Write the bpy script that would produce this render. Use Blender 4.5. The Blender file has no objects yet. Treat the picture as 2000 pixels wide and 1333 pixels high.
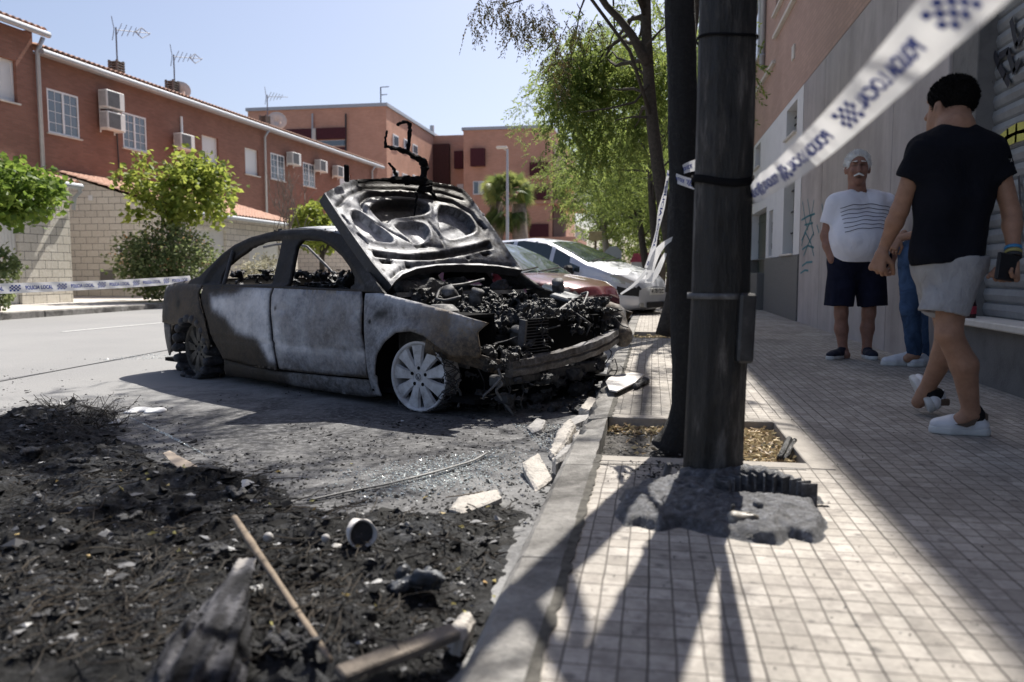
import bpy, bmesh, math, random
import numpy as np
from mathutils import Vector, Matrix
from mathutils.geometry import delaunay_2d_cdt
R = math.radians
random.seed(7)
S = bpy.context.scene
# ---------------------------------------------------------------- camera
FPX = 1556.0; PITCH = math.atan(134 / 1556.0); YAW = R(10.0); CAMH = 0.86
cd = bpy.data.cameras.new("camera"); cam = bpy.data.objects.new("camera", cd)
S.collection.objects.link(cam); S.camera = cam
cd.sensor_width = 36.0; cd.lens = 36.0 * FPX / 2000.0
cd.clip_start = 0.05; cd.clip_end = 3000
cam.location = (0, 0, CAMH)
cam.rotation_euler = (math.pi / 2 - PITCH, 0, YAW)
cd.dof.use_dof = True; cd.dof.focus_distance = 5.2; cd.dof.aperture_fstop = 2.6
# ---------------------------------------------------------------- sky and sun
SUN_EL = 53.5; SUN_AZ = 10.5            # sun stands ahead (+Y), a little to the right (+X)
w = bpy.data.worlds.new("World"); S.world = w; w.use_nodes = True
nt = w.node_tree; bg = nt.nodes["Background"]
sk = nt.nodes.new("ShaderNodeTexSky"); sk.sky_type = 'NISHITA'; sk.sun_disc = False
sk.sun_elevation = R(SUN_EL); sk.sun_rotation = R(SUN_AZ)
sk.air_density = 1.0; sk.dust_density = 2.4; sk.ozone_density = 4.0; sk.altitude = 100
hs = nt.nodes.new('ShaderNodeHueSaturation'); hs.inputs['Saturation'].default_value = .86; mxs = nt.nodes.new('ShaderNodeMix'); mxs.data_type = 'RGBA'; mxs.blend_type = 'MULTIPLY'; mxs.inputs[0].default_value = 1; mxs.inputs[7].default_value = (1.06, 1.01, 1.02, 1)
nt.links.new(sk.outputs[0], hs.inputs['Color']); nt.links.new(hs.outputs[0], mxs.inputs[6]); nt.links.new(mxs.outputs[2], bg.inputs[0]); bg.inputs[1].default_value = 0.088
sd = bpy.data.lights.new("sun", 'SUN'); sd.energy = 5.0; sd.angle = R(0.53); sd.color = (1.0, 0.95, 0.87)
sun = bpy.data.objects.new("sun", sd); S.collection.objects.link(sun)
sdir = Vector((math.sin(R(SUN_AZ)) * math.cos(R(SUN_EL)), math.cos(R(SUN_AZ)) * math.cos(R(SUN_EL)), math.sin(R(SUN_EL))))
sun.rotation_euler = sdir.to_track_quat('Z', 'Y').to_euler()
S.view_settings.view_transform = 'Standard'; S.view_settings.look = 'None'
S.view_settings.exposure = 0.70; S.view_settings.gamma = 1.0
S.cycles.use_denoising = True
S.cycles.max_bounces = 6; S.cycles.diffuse_bounces = 3; S.cycles.glossy_bounces = 3; S.cycles.transparent_max_bounces = 8
S.cycles.sample_clamp_indirect = 6.0
# rays of the photograph, used to find where on a real plane a seen point lies
_fw = np.array([-math.sin(YAW) * math.cos(PITCH), math.cos(YAW) * math.cos(PITCH), -math.sin(PITCH)])
_rt = np.array([math.cos(YAW), math.sin(YAW), 0.0]); _up = np.cross(_rt, _fw); _C = np.array([0, 0, CAMH])
def ray(u, v): return _fw + _rt * (u - 1000) / FPX - _up * (v - 666.5) / FPX
def gz(u, v, z=0.0):
    d = ray(u, v); return _C + d * ((z - CAMH) / d[2])
def gx(u, v, x):
    d = ray(u, v); return _C + d * (x / d[0])
def gy(u, v, y):
    d = ray(u, v); return _C + d * (y / d[1])
def gd(u, v, dist): return _C + ray(u, v) * dist
# ---------------------------------------------------------------- helpers
def link(o, parent=None):
    S.collection.objects.link(o)
    if parent is not None: o.parent = parent
    return o
def tag(o, label=None, cat=None, group=None, kind=None):
    if label: o["label"] = label
    if cat: o["category"] = cat
    if group: o["group"] = group
    if kind: o["kind"] = kind
    return o
def root(name, label, cat, loc=(0, 0, 0), rz=0.0, group=None):
    o = bpy.data.objects.new(name, None); o.empty_display_size = .1; link(o)
    o.location = loc; o.rotation_euler = (0, 0, rz)
    return tag(o, label, cat, group)
def mesh(name, V, F, m=None, parent=None, smooth=False, attr=None, solid=0.0, offs=0.0):
    me = bpy.data.meshes.new(name)
    V = np.asarray(V, float)
    me.from_pydata(V.tolist(), [], F if isinstance(F, list) else F.tolist()); me.validate(); me.update()
    if smooth: me.polygons.foreach_set('use_smooth', [True] * len(me.polygons))
    if attr:
        for k, a in attr.items():
            at = me.attributes.new(k, 'FLOAT', 'POINT'); at.data.foreach_set('value', np.asarray(a, float))
    if m: me.materials.append(m)
    o = link(bpy.data.objects.new(name, me), parent)
    if solid:
        md = o.modifiers.new('solid', 'SOLIDIFY'); md.thickness = solid; md.offset = offs
    return o
def copy_tree(o, parent=None):
    c = o.copy(); link(c)
    if parent is not None: c.parent = parent
    for ch in list(o.children): copy_tree(ch, c)
    return c
def rotm(a, b, c): return np.array(Matrix.Rotation(c, 3, 'Z') @ Matrix.Rotation(b, 3, 'Y') @ Matrix.Rotation(a, 3, 'X'))
class MB:
    def __init__(s): s.v = []; s.f = []
    def add(s, V, F):
        n = len(s.v); s.v += [tuple(map(float, p)) for p in V]; s.f += [tuple(int(i) + n for i in q) for q in F]; return s
    def box(s, c, d, rot=(0, 0, 0), b=0.0):
        hx, hy, hz = d[0] / 2, d[1] / 2, d[2] / 2
        if b <= 0:
            V = np.array([(x, y, z) for x in (-hx, hx) for y in (-hy, hy) for z in (-hz, hz)])
            F = [(0, 1, 3, 2), (4, 6, 7, 5), (0, 4, 5, 1), (2, 3, 7, 6), (0, 2, 6, 4), (1, 5, 7, 3)]
        else:
            b = min(b, hx * .9, hy * .9, hz * .9); V = []; ix = {}
            for sx in (-1, 1):
                for sy in (-1, 1):
                    for sz in (-1, 1):
                        for a in range(3):
                            p = [sx * (hx - b), sy * (hy - b), sz * (hz - b)]; p[a] = (sx * hx, sy * hy, sz * hz)[a]
                            ix[sx, sy, sz, a] = len(V); V.append(p)
            V = np.array(V); F = []
            for a in range(3):
                o1, o2 = [k for k in range(3) if k != a]
                for sa in (-1, 1):
                    q = []
                    for s1, s2 in ((-1, -1), (1, -1), (1, 1), (-1, 1)):
                        k = [0, 0, 0]; k[a] = sa; k[o1] = s1; k[o2] = s2; q.append(ix[k[0], k[1], k[2], a])
                    F.append(q)
            for a in range(3):
                o1, o2 = [k for k in range(3) if k != a]
                for s1 in (-1, 1):
                    for s2 in (-1, 1):
                        q = []
                        for sa, ax in ((-1, o1), (1, o1), (1, o2), (-1, o2)):
                            k = [0, 0, 0]; k[a] = sa; k[o1] = s1; k[o2] = s2; q.append(ix[k[0], k[1], k[2], ax])
                        F.append(q)
            for sx in (-1, 1):
                for sy in (-1, 1):
                    for sz in (-1, 1): F.append([ix[sx, sy, sz, a] for a in range(3)])
        V = V @ rotm(*rot).T + np.array(c)
        # face orientation outward
        cc = V.mean(0); G = []
        for q in F:
            P = V[list(q)]; n = np.cross(P[1] - P[0], P[2] - P[0])
            G.append(tuple(q) if n @ (P.mean(0) - cc) > 0 else tuple(reversed(q)))
        return s.add(V, G)
    def tube(s, path, r, n=8, cap=True, sq=1.0):
        P = np.array(path, float); m = len(P); rr = np.broadcast_to(np.asarray(r, float), (m,))
        T = np.gradient(P, axis=0); T /= np.linalg.norm(T, axis=1)[:, None] + 1e-9
        ref = np.array([0, 0, 1.]) if abs(T[0][2]) < .9 else np.array([1., 0, 0])
        V = []; u = np.cross(T[0], ref); u /= np.linalg.norm(u)
        for i in range(m):
            u = u - T[i] * (u @ T[i]); u /= np.linalg.norm(u) + 1e-9; v = np.cross(T[i], u)
            for k in range(n):
                a = 2 * math.pi * k / n; V.append(P[i] + rr[i] * (math.cos(a) * u + sq * math.sin(a) * v))
        F = [(i * n + k, i * n + (k + 1) % n, (i + 1) * n + (k + 1) % n, (i + 1) * n + k) for i in range(m - 1) for k in range(n)]
        if cap: F += [tuple(range(n - 1, -1, -1)), tuple((m - 1) * n + k for k in range(n))]
        return s.add(V, F)
    def cyl(s, a, b, r0, r1=None, n=16): return s.tube([a, b], [r0, r0 if r1 is None else r1], n)
    def quad(s, a, b, c, d): return s.add([a, b, c, d], [(0, 1, 2, 3)])
    def prism(s, poly, o, eu, ev, en, t):
        o, eu, ev, en = (np.array(x, float) for x in (o, eu, ev, en))
        A = [o + eu * p[0] + ev * p[1] for p in poly]; n = len(A); B = [p + en * t for p in A]
        return s.add(A + B, [tuple(range(n - 1, -1, -1)), tuple(range(n, 2 * n))] + [(i, (i + 1) % n, n + (i + 1) % n, n + i) for i in range(n)])
    def lathe(s, prof, c=(0, 0, 0), n=24, M=None):
        V = []; m = len(prof)
        for r, z in prof:
            for k in range(n):
                a = 2 * math.pi * k / n; V.append((r * math.cos(a), r * math.sin(a), z))
        V = np.array(V)
        if M is not None: V = V @ np.array(M).T
        F = [(i * n + k, i * n + (k + 1) % n, (i + 1) * n + (k + 1) % n, (i + 1) * n + k) for i in range(m - 1) for k in range(n)]
        return s.add(V + np.array(c), F)
    def xf(s, f): s.v = [tuple(f(p)) for p in s.v]; return s
    def build(s, name, m=None, parent=None, smooth=False, solid=0, attr=None):
        return mesh(name, s.v, s.f, m, parent, smooth, attr, solid)
def noise3(P, seed=0, sc=1.0, oc=4, rough=.5):
    """cheap value noise on (n,3) points, 0..1"""
    P = np.asarray(P, float) * sc; tot = np.zeros(len(P)); amp = 1; s = 0
    for o in range(oc):
        Q = P * (2 ** o) + seed * 17.3 + o * 5.1; I = np.floor(Q).astype(np.int64); Fr = Q - I; Fr = Fr * Fr * (3 - 2 * Fr)
        def h(i, j, k):
            n = (i * 374761393 + j * 668265263 + k * 2147483647 + seed * 9176) & 0xffffffff
            n = ((n ^ (n >> 13)) * 1274126177) & 0xffffffff
            return ((n ^ (n >> 16)) & 0xffff) / 65535.0
        r = 0
        for a in (0, 1):
            for b in (0, 1):
                for c in (0, 1):
                    wgt = (Fr[:, 0] if a else 1 - Fr[:, 0]) * (Fr[:, 1] if b else 1 - Fr[:, 1]) * (Fr[:, 2] if c else 1 - Fr[:, 2])
                    r = r + wgt * h(I[:, 0] + a, I[:, 1] + b, I[:, 2] + c)
        tot += amp * r; s += amp; amp *= rough
    return tot / s
def sstep(a, b, x):
    t = np.clip((np.asarray(x, float) - a) / (b - a), 0, 1); return t * t * (3 - 2 * t)
def inpoly(P, poly):
    P = np.asarray(P, float); x, y = P[:, 0], P[:, 1]; r = np.zeros(len(P), bool); n = len(poly)
    for i in range(n):
        x0, y0 = poly[i]; x1, y1 = poly[(i + 1) % n]
        if y0 == y1: continue
        r ^= ((y0 > y) != (y1 > y)) & (x < (x1 - x0) * (y - y0) / (y1 - y0) + x0)
    return r
def pdist(P, poly, closed=True):
    P = np.asarray(P, float); d = np.full(len(P), 1e9); n = len(poly)
    for i in range(n if closed else n - 1):
        a = np.array(poly[i]); b = np.array(poly[(i + 1) % n]); ab = b - a
        t = np.clip(((P - a) @ ab) / (ab @ ab + 1e-12), 0, 1)
        d = np.minimum(d, np.linalg.norm(P - a - t[:, None] * ab, axis=1))
    return d
def psdf(P, poly): return np.where(inpoly(P, poly), -1, 1) * pdist(P, poly)
def smoothpoly(poly, it=1):
    for _ in range(it):
        q = []
        for i in range(len(poly)):
            a = np.array(poly[i]); b = np.array(poly[(i + 1) % len(poly)])
            q += [tuple(a * .75 + b * .25), tuple(a * .25 + b * .75)]
        poly = q
    return poly
def cdt(outer, holes=(), step=.04):
    def res(poly):
        o = []
        for i in range(len(poly)):
            a = np.array(poly[i], float); b = np.array(poly[(i + 1) % len(poly)], float); k = max(1, int(np.linalg.norm(b - a) / step + .5))
            o += [a + (b - a) * j / k for j in range(k)]
        return o
    pts = []; edges = []
    for poly in [outer] + list(holes):
        q = res(poly); n = len(pts); pts += q; edges += [(n + i, n + (i + 1) % len(q)) for i in range(len(q))]
    A = np.array(outer); lo, hi = A.min(0), A.max(0)
    X, Y = np.meshgrid(np.arange(lo[0], hi[0], step), np.arange(lo[1], hi[1], step)); G = np.stack([X.ravel(), Y.ravel()], 1)
    G[:, 0] += (np.round((G[:, 1] - lo[1]) / step) % 2) * step * .5
    k = inpoly(G, outer) & (pdist(G, outer) > step * .45)
    for h in holes: k &= ~inpoly(G, h) & (pdist(G, h) > step * .45)
    pts += list(G[k])
    V, _, F = delaunay_2d_cdt([Vector(p) for p in pts], edges, [], 0, 1e-6)[:3]
    V = np.array([tuple(v) for v in V]); F = np.array([tuple(f) for f in F]); c = V[F].mean(1)
    k = inpoly(c, outer)
    for h in holes: k &= ~inpoly(c, h)
    return V, F[k]
# ---------------------------------------------------------------- signed distance modelling
class SDF:
    def __init__(s, lo, hi, h):
        s.lo = np.array(lo, float); s.h = h; s.n = np.ceil((np.array(hi) - s.lo) / h).astype(int) + 1
        s.F = np.full(tuple(s.n), 1.0, np.float32)
    def sub(s, lo, hi):
        a = np.clip(np.floor((np.array(lo) - s.lo) / s.h).astype(int), 0, s.n); b = np.clip(np.ceil((np.array(hi) - s.lo) / s.h).astype(int) + 1, 0, s.n)
        ax = [s.lo[i] + s.h * np.arange(a[i], b[i]) for i in range(3)]
        return tuple(slice(a[i], b[i]) for i in range(3)), np.meshgrid(*ax, indexing='ij')
    def put(s, sl, d, k, mode):
        f = s.F[sl]
        if mode == 'u':
            if k > 0: hh = np.maximum(k - np.abs(f - d), 0) / k; s.F[sl] = np.minimum(f, d) - hh * hh * k * .25
            else: s.F[sl] = np.minimum(f, d)
        else:
            if k > 0: hh = np.maximum(k - np.abs(f + d), 0) / k; s.F[sl] = np.maximum(f, -d) + hh * hh * k * .25
            else: s.F[sl] = np.maximum(f, -d)
    def cone(s, a, b, ra, rb, k=.02, mode='u', flat=None):
        a = np.array(a, float); b = np.array(b, float); m = max(ra, rb) * 1.6 + k + 2 * s.h
        sl, (X, Y, Z) = s.sub(np.minimum(a, b) - m, np.maximum(a, b) + m)
        if X.size == 0: return s
        P = np.stack([X, Y, Z], -1) - a; ab = b - a; t = np.clip(P @ ab / (ab @ ab + 1e-9), 0, 1)
        D = P - t[..., None] * ab
        if flat is not None:               # (axis, factor): squash the section along an axis
            ax = np.array(flat[0], float); ax /= np.linalg.norm(ax); D = D + (D @ ax)[..., None] * ax * (1 / flat[1] - 1)
        s.put(sl, (np.linalg.norm(D, axis=-1) - (ra + (rb - ra) * t)).astype(np.float32), k, mode); return s
    def ell(s, c, r, k=.02, mode='u', rz=0.0, rx=0.0):
        c = np.array(c, float); r = np.array(r, float); m = r.max() * 1.2 + k + 2 * s.h
        sl, (X, Y, Z) = s.sub(c - m, c + m)
        if X.size == 0: return s
        P = np.stack([X, Y, Z], -1) - c
        if rz or rx: P = P @ rotm(rx, 0, rz)
        q = np.linalg.norm(P / r, axis=-1); g = np.linalg.norm(P / (r * r), axis=-1) + 1e-9
        s.put(sl, (q * (q - 1) / g).astype(np.float32), k, mode); return s
    def box(s, c, d, k=.01, rd=.01, mode='u', rz=0.0):
        c = np.array(c, float); d = np.array(d, float) / 2 - rd; m = np.linalg.norm(d) + rd + k + 2 * s.h
        sl, (X, Y, Z) = s.sub(c - m, c + m); P = np.stack([X, Y, Z], -1) - c
        if rz: P = P @ rotm(0, 0, rz)
        q = np.abs(P) - d
        s.put(sl, (np.linalg.norm(np.maximum(q, 0), axis=-1) + np.minimum(q.max(-1), 0) - rd).astype(np.float32), k, mode); return s
    def plane(s, p, n, k=0.0):              # removes the side the normal points to
        sl, (X, Y, Z) = s.sub(s.lo - 1, s.lo + s.n * s.h + 1); n = np.array(n, float); n /= np.linalg.norm(n)
        d = -((X - p[0]) * n[0] + (Y - p[1]) * n[1] + (Z - p[2]) * n[2])
        s.put(sl, d.astype(np.float32), k, 's'); return s
    def disp(s, f):
        sl, (X, Y, Z) = s.sub(s.lo - 1, s.lo + s.n * s.h + 1); m = np.abs(s.F) < 4 * s.h + .03
        P = np.stack([X[m], Y[m], Z[m]], 1); s.F[m] += f(P).astype(np.float32); return s
    def net(s):
        F = s.F; F[0] = F[-1] = 1; F[:, 0] = F[:, -1] = 1; F[:, :, 0] = F[:, :, -1] = 1
        I = F < 0; nx, ny, nz = F.shape
        c = sum(I[a:nx - 1 + a, b:ny - 1 + b, d:nz - 1 + d].astype(np.int8) for a in (0, 1) for b in (0, 1) for d in (0, 1))
        act = (c > 0) & (c < 8); ii = np.argwhere(act); idx = -np.ones(act.shape, np.int64); idx[act] = np.arange(len(ii))
        acc = np.zeros((len(ii), 3)); cnt = np.zeros(len(ii))
        for ax in range(3):
            for p in (0, 1):
                for q in (0, 1):
                    o = [0, 0, 0]; o[(ax + 1) % 3] = p; o[(ax + 2) % 3] = q; A = ii + o; o2 = list(o); o2[ax] = 1; B = ii + o2
                    fa = F[A[:, 0], A[:, 1], A[:, 2]]; fb = F[B[:, 0], B[:, 1], B[:, 2]]; m = (fa < 0) != (fb < 0)
                    t = np.where(m, fa / np.where(m, fa - fb, 1), 0); pt = np.tile(np.array(o, float), (len(ii), 1)); pt[:, ax] = t
                    acc += pt * m[:, None]; cnt += m
        V = s.lo + s.h * (ii + acc / cnt[:, None])
        Q = []
        for ax in range(3):
            a1, a2 = (ax + 1) % 3, (ax + 2) % 3; n = list(F.shape)
            s0 = [slice(None)] * 3; s1 = [slice(None)] * 3; s0[ax] = slice(0, n[ax] - 1); s1[ax] = slice(1, n[ax])
            fa = I[tuple(s0)]; fb = I[tuple(s1)]; E = np.argwhere(fa != fb); E = E[(E[:, a1] > 0) & (E[:, a2] > 0)]
            k0 = E.copy(); k1 = E.copy(); k1[:, a1] -= 1; k2 = k1.copy(); k2[:, a2] -= 1; k3 = E.copy(); k3[:, a2] -= 1
            g = lambda k: idx[k[:, 0], k[:, 1], k[:, 2]]
            q = np.stack([g(k0), g(k1), g(k2), g(k3)], 1); fl = ~I[E[:, 0], E[:, 1], E[:, 2]]; q[fl] = q[fl][:, ::-1]; Q.append(q)
        Q = np.concatenate(Q); return V, Q[(Q >= 0).all(1)]
# ---------------------------------------------------------------- materials
def lin(c): return tuple(((x / 12.92) if x <= .04045 else ((x + .055) / 1.055) ** 2.4) for x in c)
MATS = {}
class N:
    def __init__(s, name):
        s.m = bpy.data.materials.new(name); s.m.use_nodes = True; s.t = s.m.node_tree; s.b = s.t.nodes["Principled BSDF"]; MATS[name] = s.m
        s.b.inputs['Specular IOR Level'].default_value = .35
    def n(s, typ, **kw):
        x = s.t.nodes.new('ShaderNode' + typ)
        for k, v in kw.items():
            if isinstance(k, str) and hasattr(x, k) and k not in x.inputs: setattr(x, k, v)
        return x
    def l(s, a, b): s.t.links.new(a, b)
    def co(s, kind='Object', sc=(1, 1, 1), rot=(0, 0, 0), loc=(0, 0, 0)):
        if kind == 'World':
            g = s.n('NewGeometry').outputs['Position']
        else: g = s.n('TexCoord').outputs[kind]
        mp = s.n('Mapping'); mp.inputs['Scale'].default_value = sc; mp.inputs['Rotation'].default_value = rot; mp.inputs['Location'].default_value = loc
        s.l(g, mp.inputs[0]); return mp.outputs[0]
    def noise(s, sc=5, det=6, rough=.6, co=None, dist=0.0):
        x = s.n('TexNoise'); x.inputs['Scale'].default_value = sc; x.inputs['Detail'].default_value = det; x.inputs['Roughness'].default_value = rough; x.inputs['Distortion'].default_value = dist
        s.l(co if co is not None else s.co(), x.inputs['Vector']); return x.outputs[0]
    def vor(s, sc=20, co=None, feat='F1', out=0):
        x = s.n('TexVoronoi'); x.feature = feat; x.inputs['Scale'].default_value = sc; s.l(co if co is not None else s.co(), x.inputs['Vector']); return x.outputs[out]
    def ramp(s, fac, stops, interp='LINEAR'):
        x = s.n('ValToRGB'); r = x.color_ramp; r.interpolation = interp
        while len(r.elements) < len(stops): r.elements.new(.5)
        for e, (p, c) in zip(r.elements, stops):
            e.position = p; e.color = (c, c, c, 1) if isinstance(c, (int, float)) else (*c, 1)
        s.l(fac, x.inputs[0]); return x.outputs[0]
    def mix(s, fac, a, b, mode='MIX'):
        x = s.n('Mix'); x.data_type = 'RGBA'; x.blend_type = mode
        for i, v in ((0, fac), (6, a), (7, b)):
            if hasattr(v, 'links'): s.l(v, x.inputs[i])
            elif i == 0: x.inputs[0].default_value = v
            else: x.inputs[i].default_value = (*v, 1) if not isinstance(v, (int, float)) else (v, v, v, 1)
        return x.outputs[2]
    def math(s, op, a, b=0.0, c=None):
        x = s.n('Math'); x.operation = op
        for i, v in enumerate((a, b) if c is None else (a, b, c)):
            if hasattr(v, 'links'): s.l(v, x.inputs[i])
            else: x.inputs[i].default_value = v
        return x.outputs[0]
    def attr(s, name): x = s.n('Attribute'); x.attribute_name = name; return x.outputs['Fac']
    def sep(s, co): x = s.n('SeparateXYZ'); s.l(co, x.inputs[0]); return x.outputs
    def out(s, col=None, rough=.8, metal=0.0, spec=None):
        for k, v in (('Base Color', col), ('Roughness', rough), ('Metallic', metal), ('Specular IOR Level', spec)):
            if v is None: continue
            if hasattr(v, 'links'): s.l(v, s.b.inputs[k])
            else: s.b.inputs[k].default_value = (*v, 1) if isinstance(v, tuple) else v
        return s
    def bump(s, h, dist=.01, st=1.0):
        x = s.n('Bump'); x.inputs['Distance'].default_value = dist; x.inputs['Strength'].default_value = st; s.l(h, x.inputs['Height'])
        if s.b.inputs['Normal'].links: s.l(s.b.inputs['Normal'].links[0].from_socket, x.inputs['Normal'])
        s.l(x.outputs[0], s.b.inputs['Normal']); return s
def simple(name, c, rough=.7, metal=0.0, var=.25, sc=6, bump=0.0, bsc=60, c2=None, spec=None):
    s = N(name); f = s.noise(sc, 6, .65)
    d = tuple(x * (1 - var) for x in c) if c2 is None else c2; u = tuple(min(1, x * (1 + var * .6)) for x in c)
    s.out(s.ramp(f, [(.3, d), (.5, c), (.75, u)]), rough, metal, spec)
    if bump: s.bump(s.noise(bsc, 4, .6), bump)
    return s.m
# ---------------------------------------------------------------- ground materials
def m_asphalt():
    s = N('asphalt'); c = s.co('World')
    big = s.noise(.35, 5, .6, c); fine = s.noise(90, 3, .7, c); st = s.noise(2.2, 7, .7, c, .6)
    base = s.ramp(fine, [(.25, (.17, .17, .172)), (.5, (.245, .245, .245)), (.8, (.36, .355, .345))])
    base = s.mix(s.ramp(big, [(.4, 0), (.65, 1)]), base, s.mix(.5, base, (.33, .325, .315)))
    # soot and wet ash round the burnt car and the ash heap
    x = s.sep(c)
    dx = s.math('MULTIPLY', s.math('ADD', x[0], 1.6), .34); dy = s.math('MULTIPLY', s.math('ADD', x[1], -3.9), .42)
    rr = s.math('SQRT', s.math('ADD', s.math('MULTIPLY', dx, dx), s.math('MULTIPLY', dy, dy)))
    soot = s.math('SUBTRACT', s.math('MULTIPLY', st, 2.1), rr)
    k = s.ramp(soot, [(.05, 0), (.8, 1)])
    base = s.mix(s.math('MULTIPLY', k, .9), base, s.ramp(s.noise(26, 6, .75, c), [(.35, (.014, .014, .015)), (.48, (.045, .045, .048)), (.60, (.14, .14, .145)), (.72, (.36, .36, .36))]))
    s.out(base, .88, 0, .25); s.bump(fine, .006, .6); s.bump(s.noise(14, 6, .7, c), .012, .5); return s.m
def m_paving():
    s = N('paving'); c = s.co('World', loc=(.21, -.0, 0)); x = s.sep(c)
    def brick(sz, mort):
        b = s.n('TexBrick'); b.offset = 0; b.squash = 1; b.inputs['Scale'].default_value = 1; b.inputs['Mortar Size'].default_value = mort; b.inputs['Mortar Smooth'].default_value = .25
        b.inputs['Brick Width'].default_value = sz; b.inputs['Row Height'].default_value = sz * 1.22; b.inputs['Bias'].default_value = 0
        wob = s.n('VectorMath'); wob.operation = 'ADD'; nn = s.n('TexNoise'); nn.inputs['Scale'].default_value = 9; s.l(c, nn.inputs[0])
        sc = s.n('VectorMath'); sc.operation = 'SCALE'; sc.inputs['Scale'].default_value = .006; s.l(nn.outputs[1], sc.inputs[0]); s.l(c, wob.inputs[0]); s.l(sc.outputs[0], wob.inputs[1]); s.l(wob.outputs[0], b.inputs[0]); return b
    b1 = brick(.0535, .0022); b2 = brick(.214, .0026)
    b1.inputs[1].default_value = (.34, .312, .275, 1); b1.inputs[2].default_value = (.50, .465, .42, 1); b1.inputs[3].default_value = (.1, .09, .08, 1)
    n1 = s.noise(3.2, 7, .65, c); n2 = s.noise(60, 4, .6, c); n3 = s.noise(11, 5, .7, c)
    col = s.mix(s.ramp(n1, [(.3, .65), (.6, 0)]), b1.outputs[0], (.30, .275, .25), 'MIX')
    col = s.mix(.35, col, s.ramp(n2, [(.3, .22), (.7, .62)]), 'OVERLAY')
    # grime and chewing gum spots, soot thrown out beside the fire
    v = s.vor(7, c); col = s.mix(s.ramp(v, [(.06, .8), (.12, 0)]), col, (.14, .13, .12))
    col = s.mix(s.ramp(n3, [(.52, 0), (.68, .7)]), col, (.19, .17, .155)); col = s.mix(s.ramp(s.noise(26, 6, .75, c), [(.58, 0), (.68, .75)]), col, (.11, .10, .095))
    mo = s.math('MULTIPLY', b1.outputs[1], s.ramp(n3, [(.3, .55), (.55, 1)]))
    col = s.mix(s.math('MULTIPLY', mo, .8), col, (.13, .115, .10)); col = s.mix(s.math('MULTIPLY', b2.outputs[1], .6), col, (.07, .062, .056))
    soot = s.math('SUBTRACT', s.math('MULTIPLY', s.noise(4.5, 7, .75, c), 1.5), s.math('ADD', s.math('MULTIPLY', s.math('ABSOLUTE', s.math('ADD', x[1], -4.3)), .42), s.math('MULTIPLY', x[0], .9)))
    col = s.mix(s.ramp(soot, [(.25, 0), (.8, .85)]), col, (.03, .03, .032))
    dm = s.math('SQRT', s.math('ADD', s.math('POWER', s.math('ADD', x[0], -.40), 2), s.math('POWER', s.math('MULTIPLY', s.math('ADD', x[1], -2.66), 1.15), 2)))
    mk = s.math('SUBTRACT', s.math('MULTIPLY', s.noise(14, 7, .75, c), .62), dm); col = s.mix(s.ramp(mk, [(.0, 0), (.16, .85)]), col, (.045, .045, .048))
    gum = s.ramp(s.noise(1.6, 4, .5, c), [(.55, 0), (.7, .35)]); col = s.mix(gum, col, (.24, .215, .19)); big = s.ramp(s.vor(2.3, c, 'F1', 1), [(.2, .28), (.8, .66)]); col = s.mix(.35, col, big, 'OVERLAY')
    s.out(col, .82, 0, .3)
    h = s.math('ADD', s.math('MULTIPLY', b1.outputs[1], -1), s.math('MULTIPLY', b2.outputs[1], -1.4)); s.bump(h, .004, .9); s.bump(n2, .003, .5); return s.m
M_asph = m_asphalt(); M_pave = m_paving()
def m_kerb():
    s = N('kerb_stone'); c = s.co('World'); a = s.noise(6, 8, .7, c); b = s.noise(70, 4, .7, c); g = s.noise(2.5, 6, .7, c, .5); col = s.ramp(a, [(.3, (.15, .145, .135)), (.5, (.27, .26, .245)), (.7, (.36, .35, .33))]); col = s.mix(s.ramp(g, [(.46, 0), (.62, .8)]), col, (.07, .066, .062)); col = s.mix(.4, col, s.ramp(b, [(.3, .25), (.7, .65)]), 'OVERLAY'); s.out(col, .88, 0, .25); s.bump(b, .008); s.bump(a, .015, .6); return s.m
M_kerb = m_kerb()
M_ground = simple('ground_far', (.24, .22, .19), .9, var=.3, sc=.5)
M_pavef = simple('pale_concrete', (.52, .49, .45), .9, var=.18, sc=1.4, bump=.003)
SW = .13
def sheet(name, rects, z, m, kind='structure', step=None):
    b = MB()
    for x0, x1, y0, y1 in rects:
        b.quad((x0, y0, z), (x1, y0, z), (x1, y1, z), (x0, y1, z))
    return tag(b.build(name, m), kind=kind)
sheet('ground', [(-700, 700, -60, 1400)], -.03, M_ground)
sheet('road', [(-11.6, -.36, -6, 300)], 0.0, M_asph)
pits = [(3.15, 4.0), (9.0, 9.9), (18.1, 19.0), (24.2, 25.1)]
R_ = []; y = -6
for a, b_ in pits:
    R_ += [(-.21, 2.3, y, a), (.59, 2.3, a, b_)]; y = b_
R_.append((-.21, 2.3, y, 120))
sheet('sidewalk', R_, SW, M_pave)
# kerb of separate stones, the one beside the car chipped
kb = MB(); y = -2.03; rng = random.Random(3)
while y < 70:
    L = 1.0
    prof = [(-.362, -.02), (-.352, .085), (-.338, .115), (-.318, .132), (-.214, .134), (-.214, -.02)]
    n = 14 if -1 < y < 7 else 2; V = []
    for i in range(n + 1):
        yy = y + .004 + (L - .008) * i / n
        for k, (px, pz) in enumerate(prof):
            j = (rng.random() - .5) * .006 if (n > 3) else 0
            if n > 3 and 3.6 < yy < 6.6 and k in (1, 2, 3): px2 = px + rng.random() * .035; pz2 = pz - rng.random() * .03
            else: px2, pz2 = px + j, pz + j * .4
            V.append((px2, yy, pz2))
    m_ = len(prof); F = [(i * m_ + k, i * m_ + k + 1, (i + 1) * m_ + k + 1, (i + 1) * m_ + k) for i in range(n) for k in range(m_ - 1)]
    F = [q[::-1] for q in F] + [tuple(range(m_)), tuple(n * m_ + k for k in range(m_ - 1, -1, -1))]
    kb.add(V, F); y += L
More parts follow.
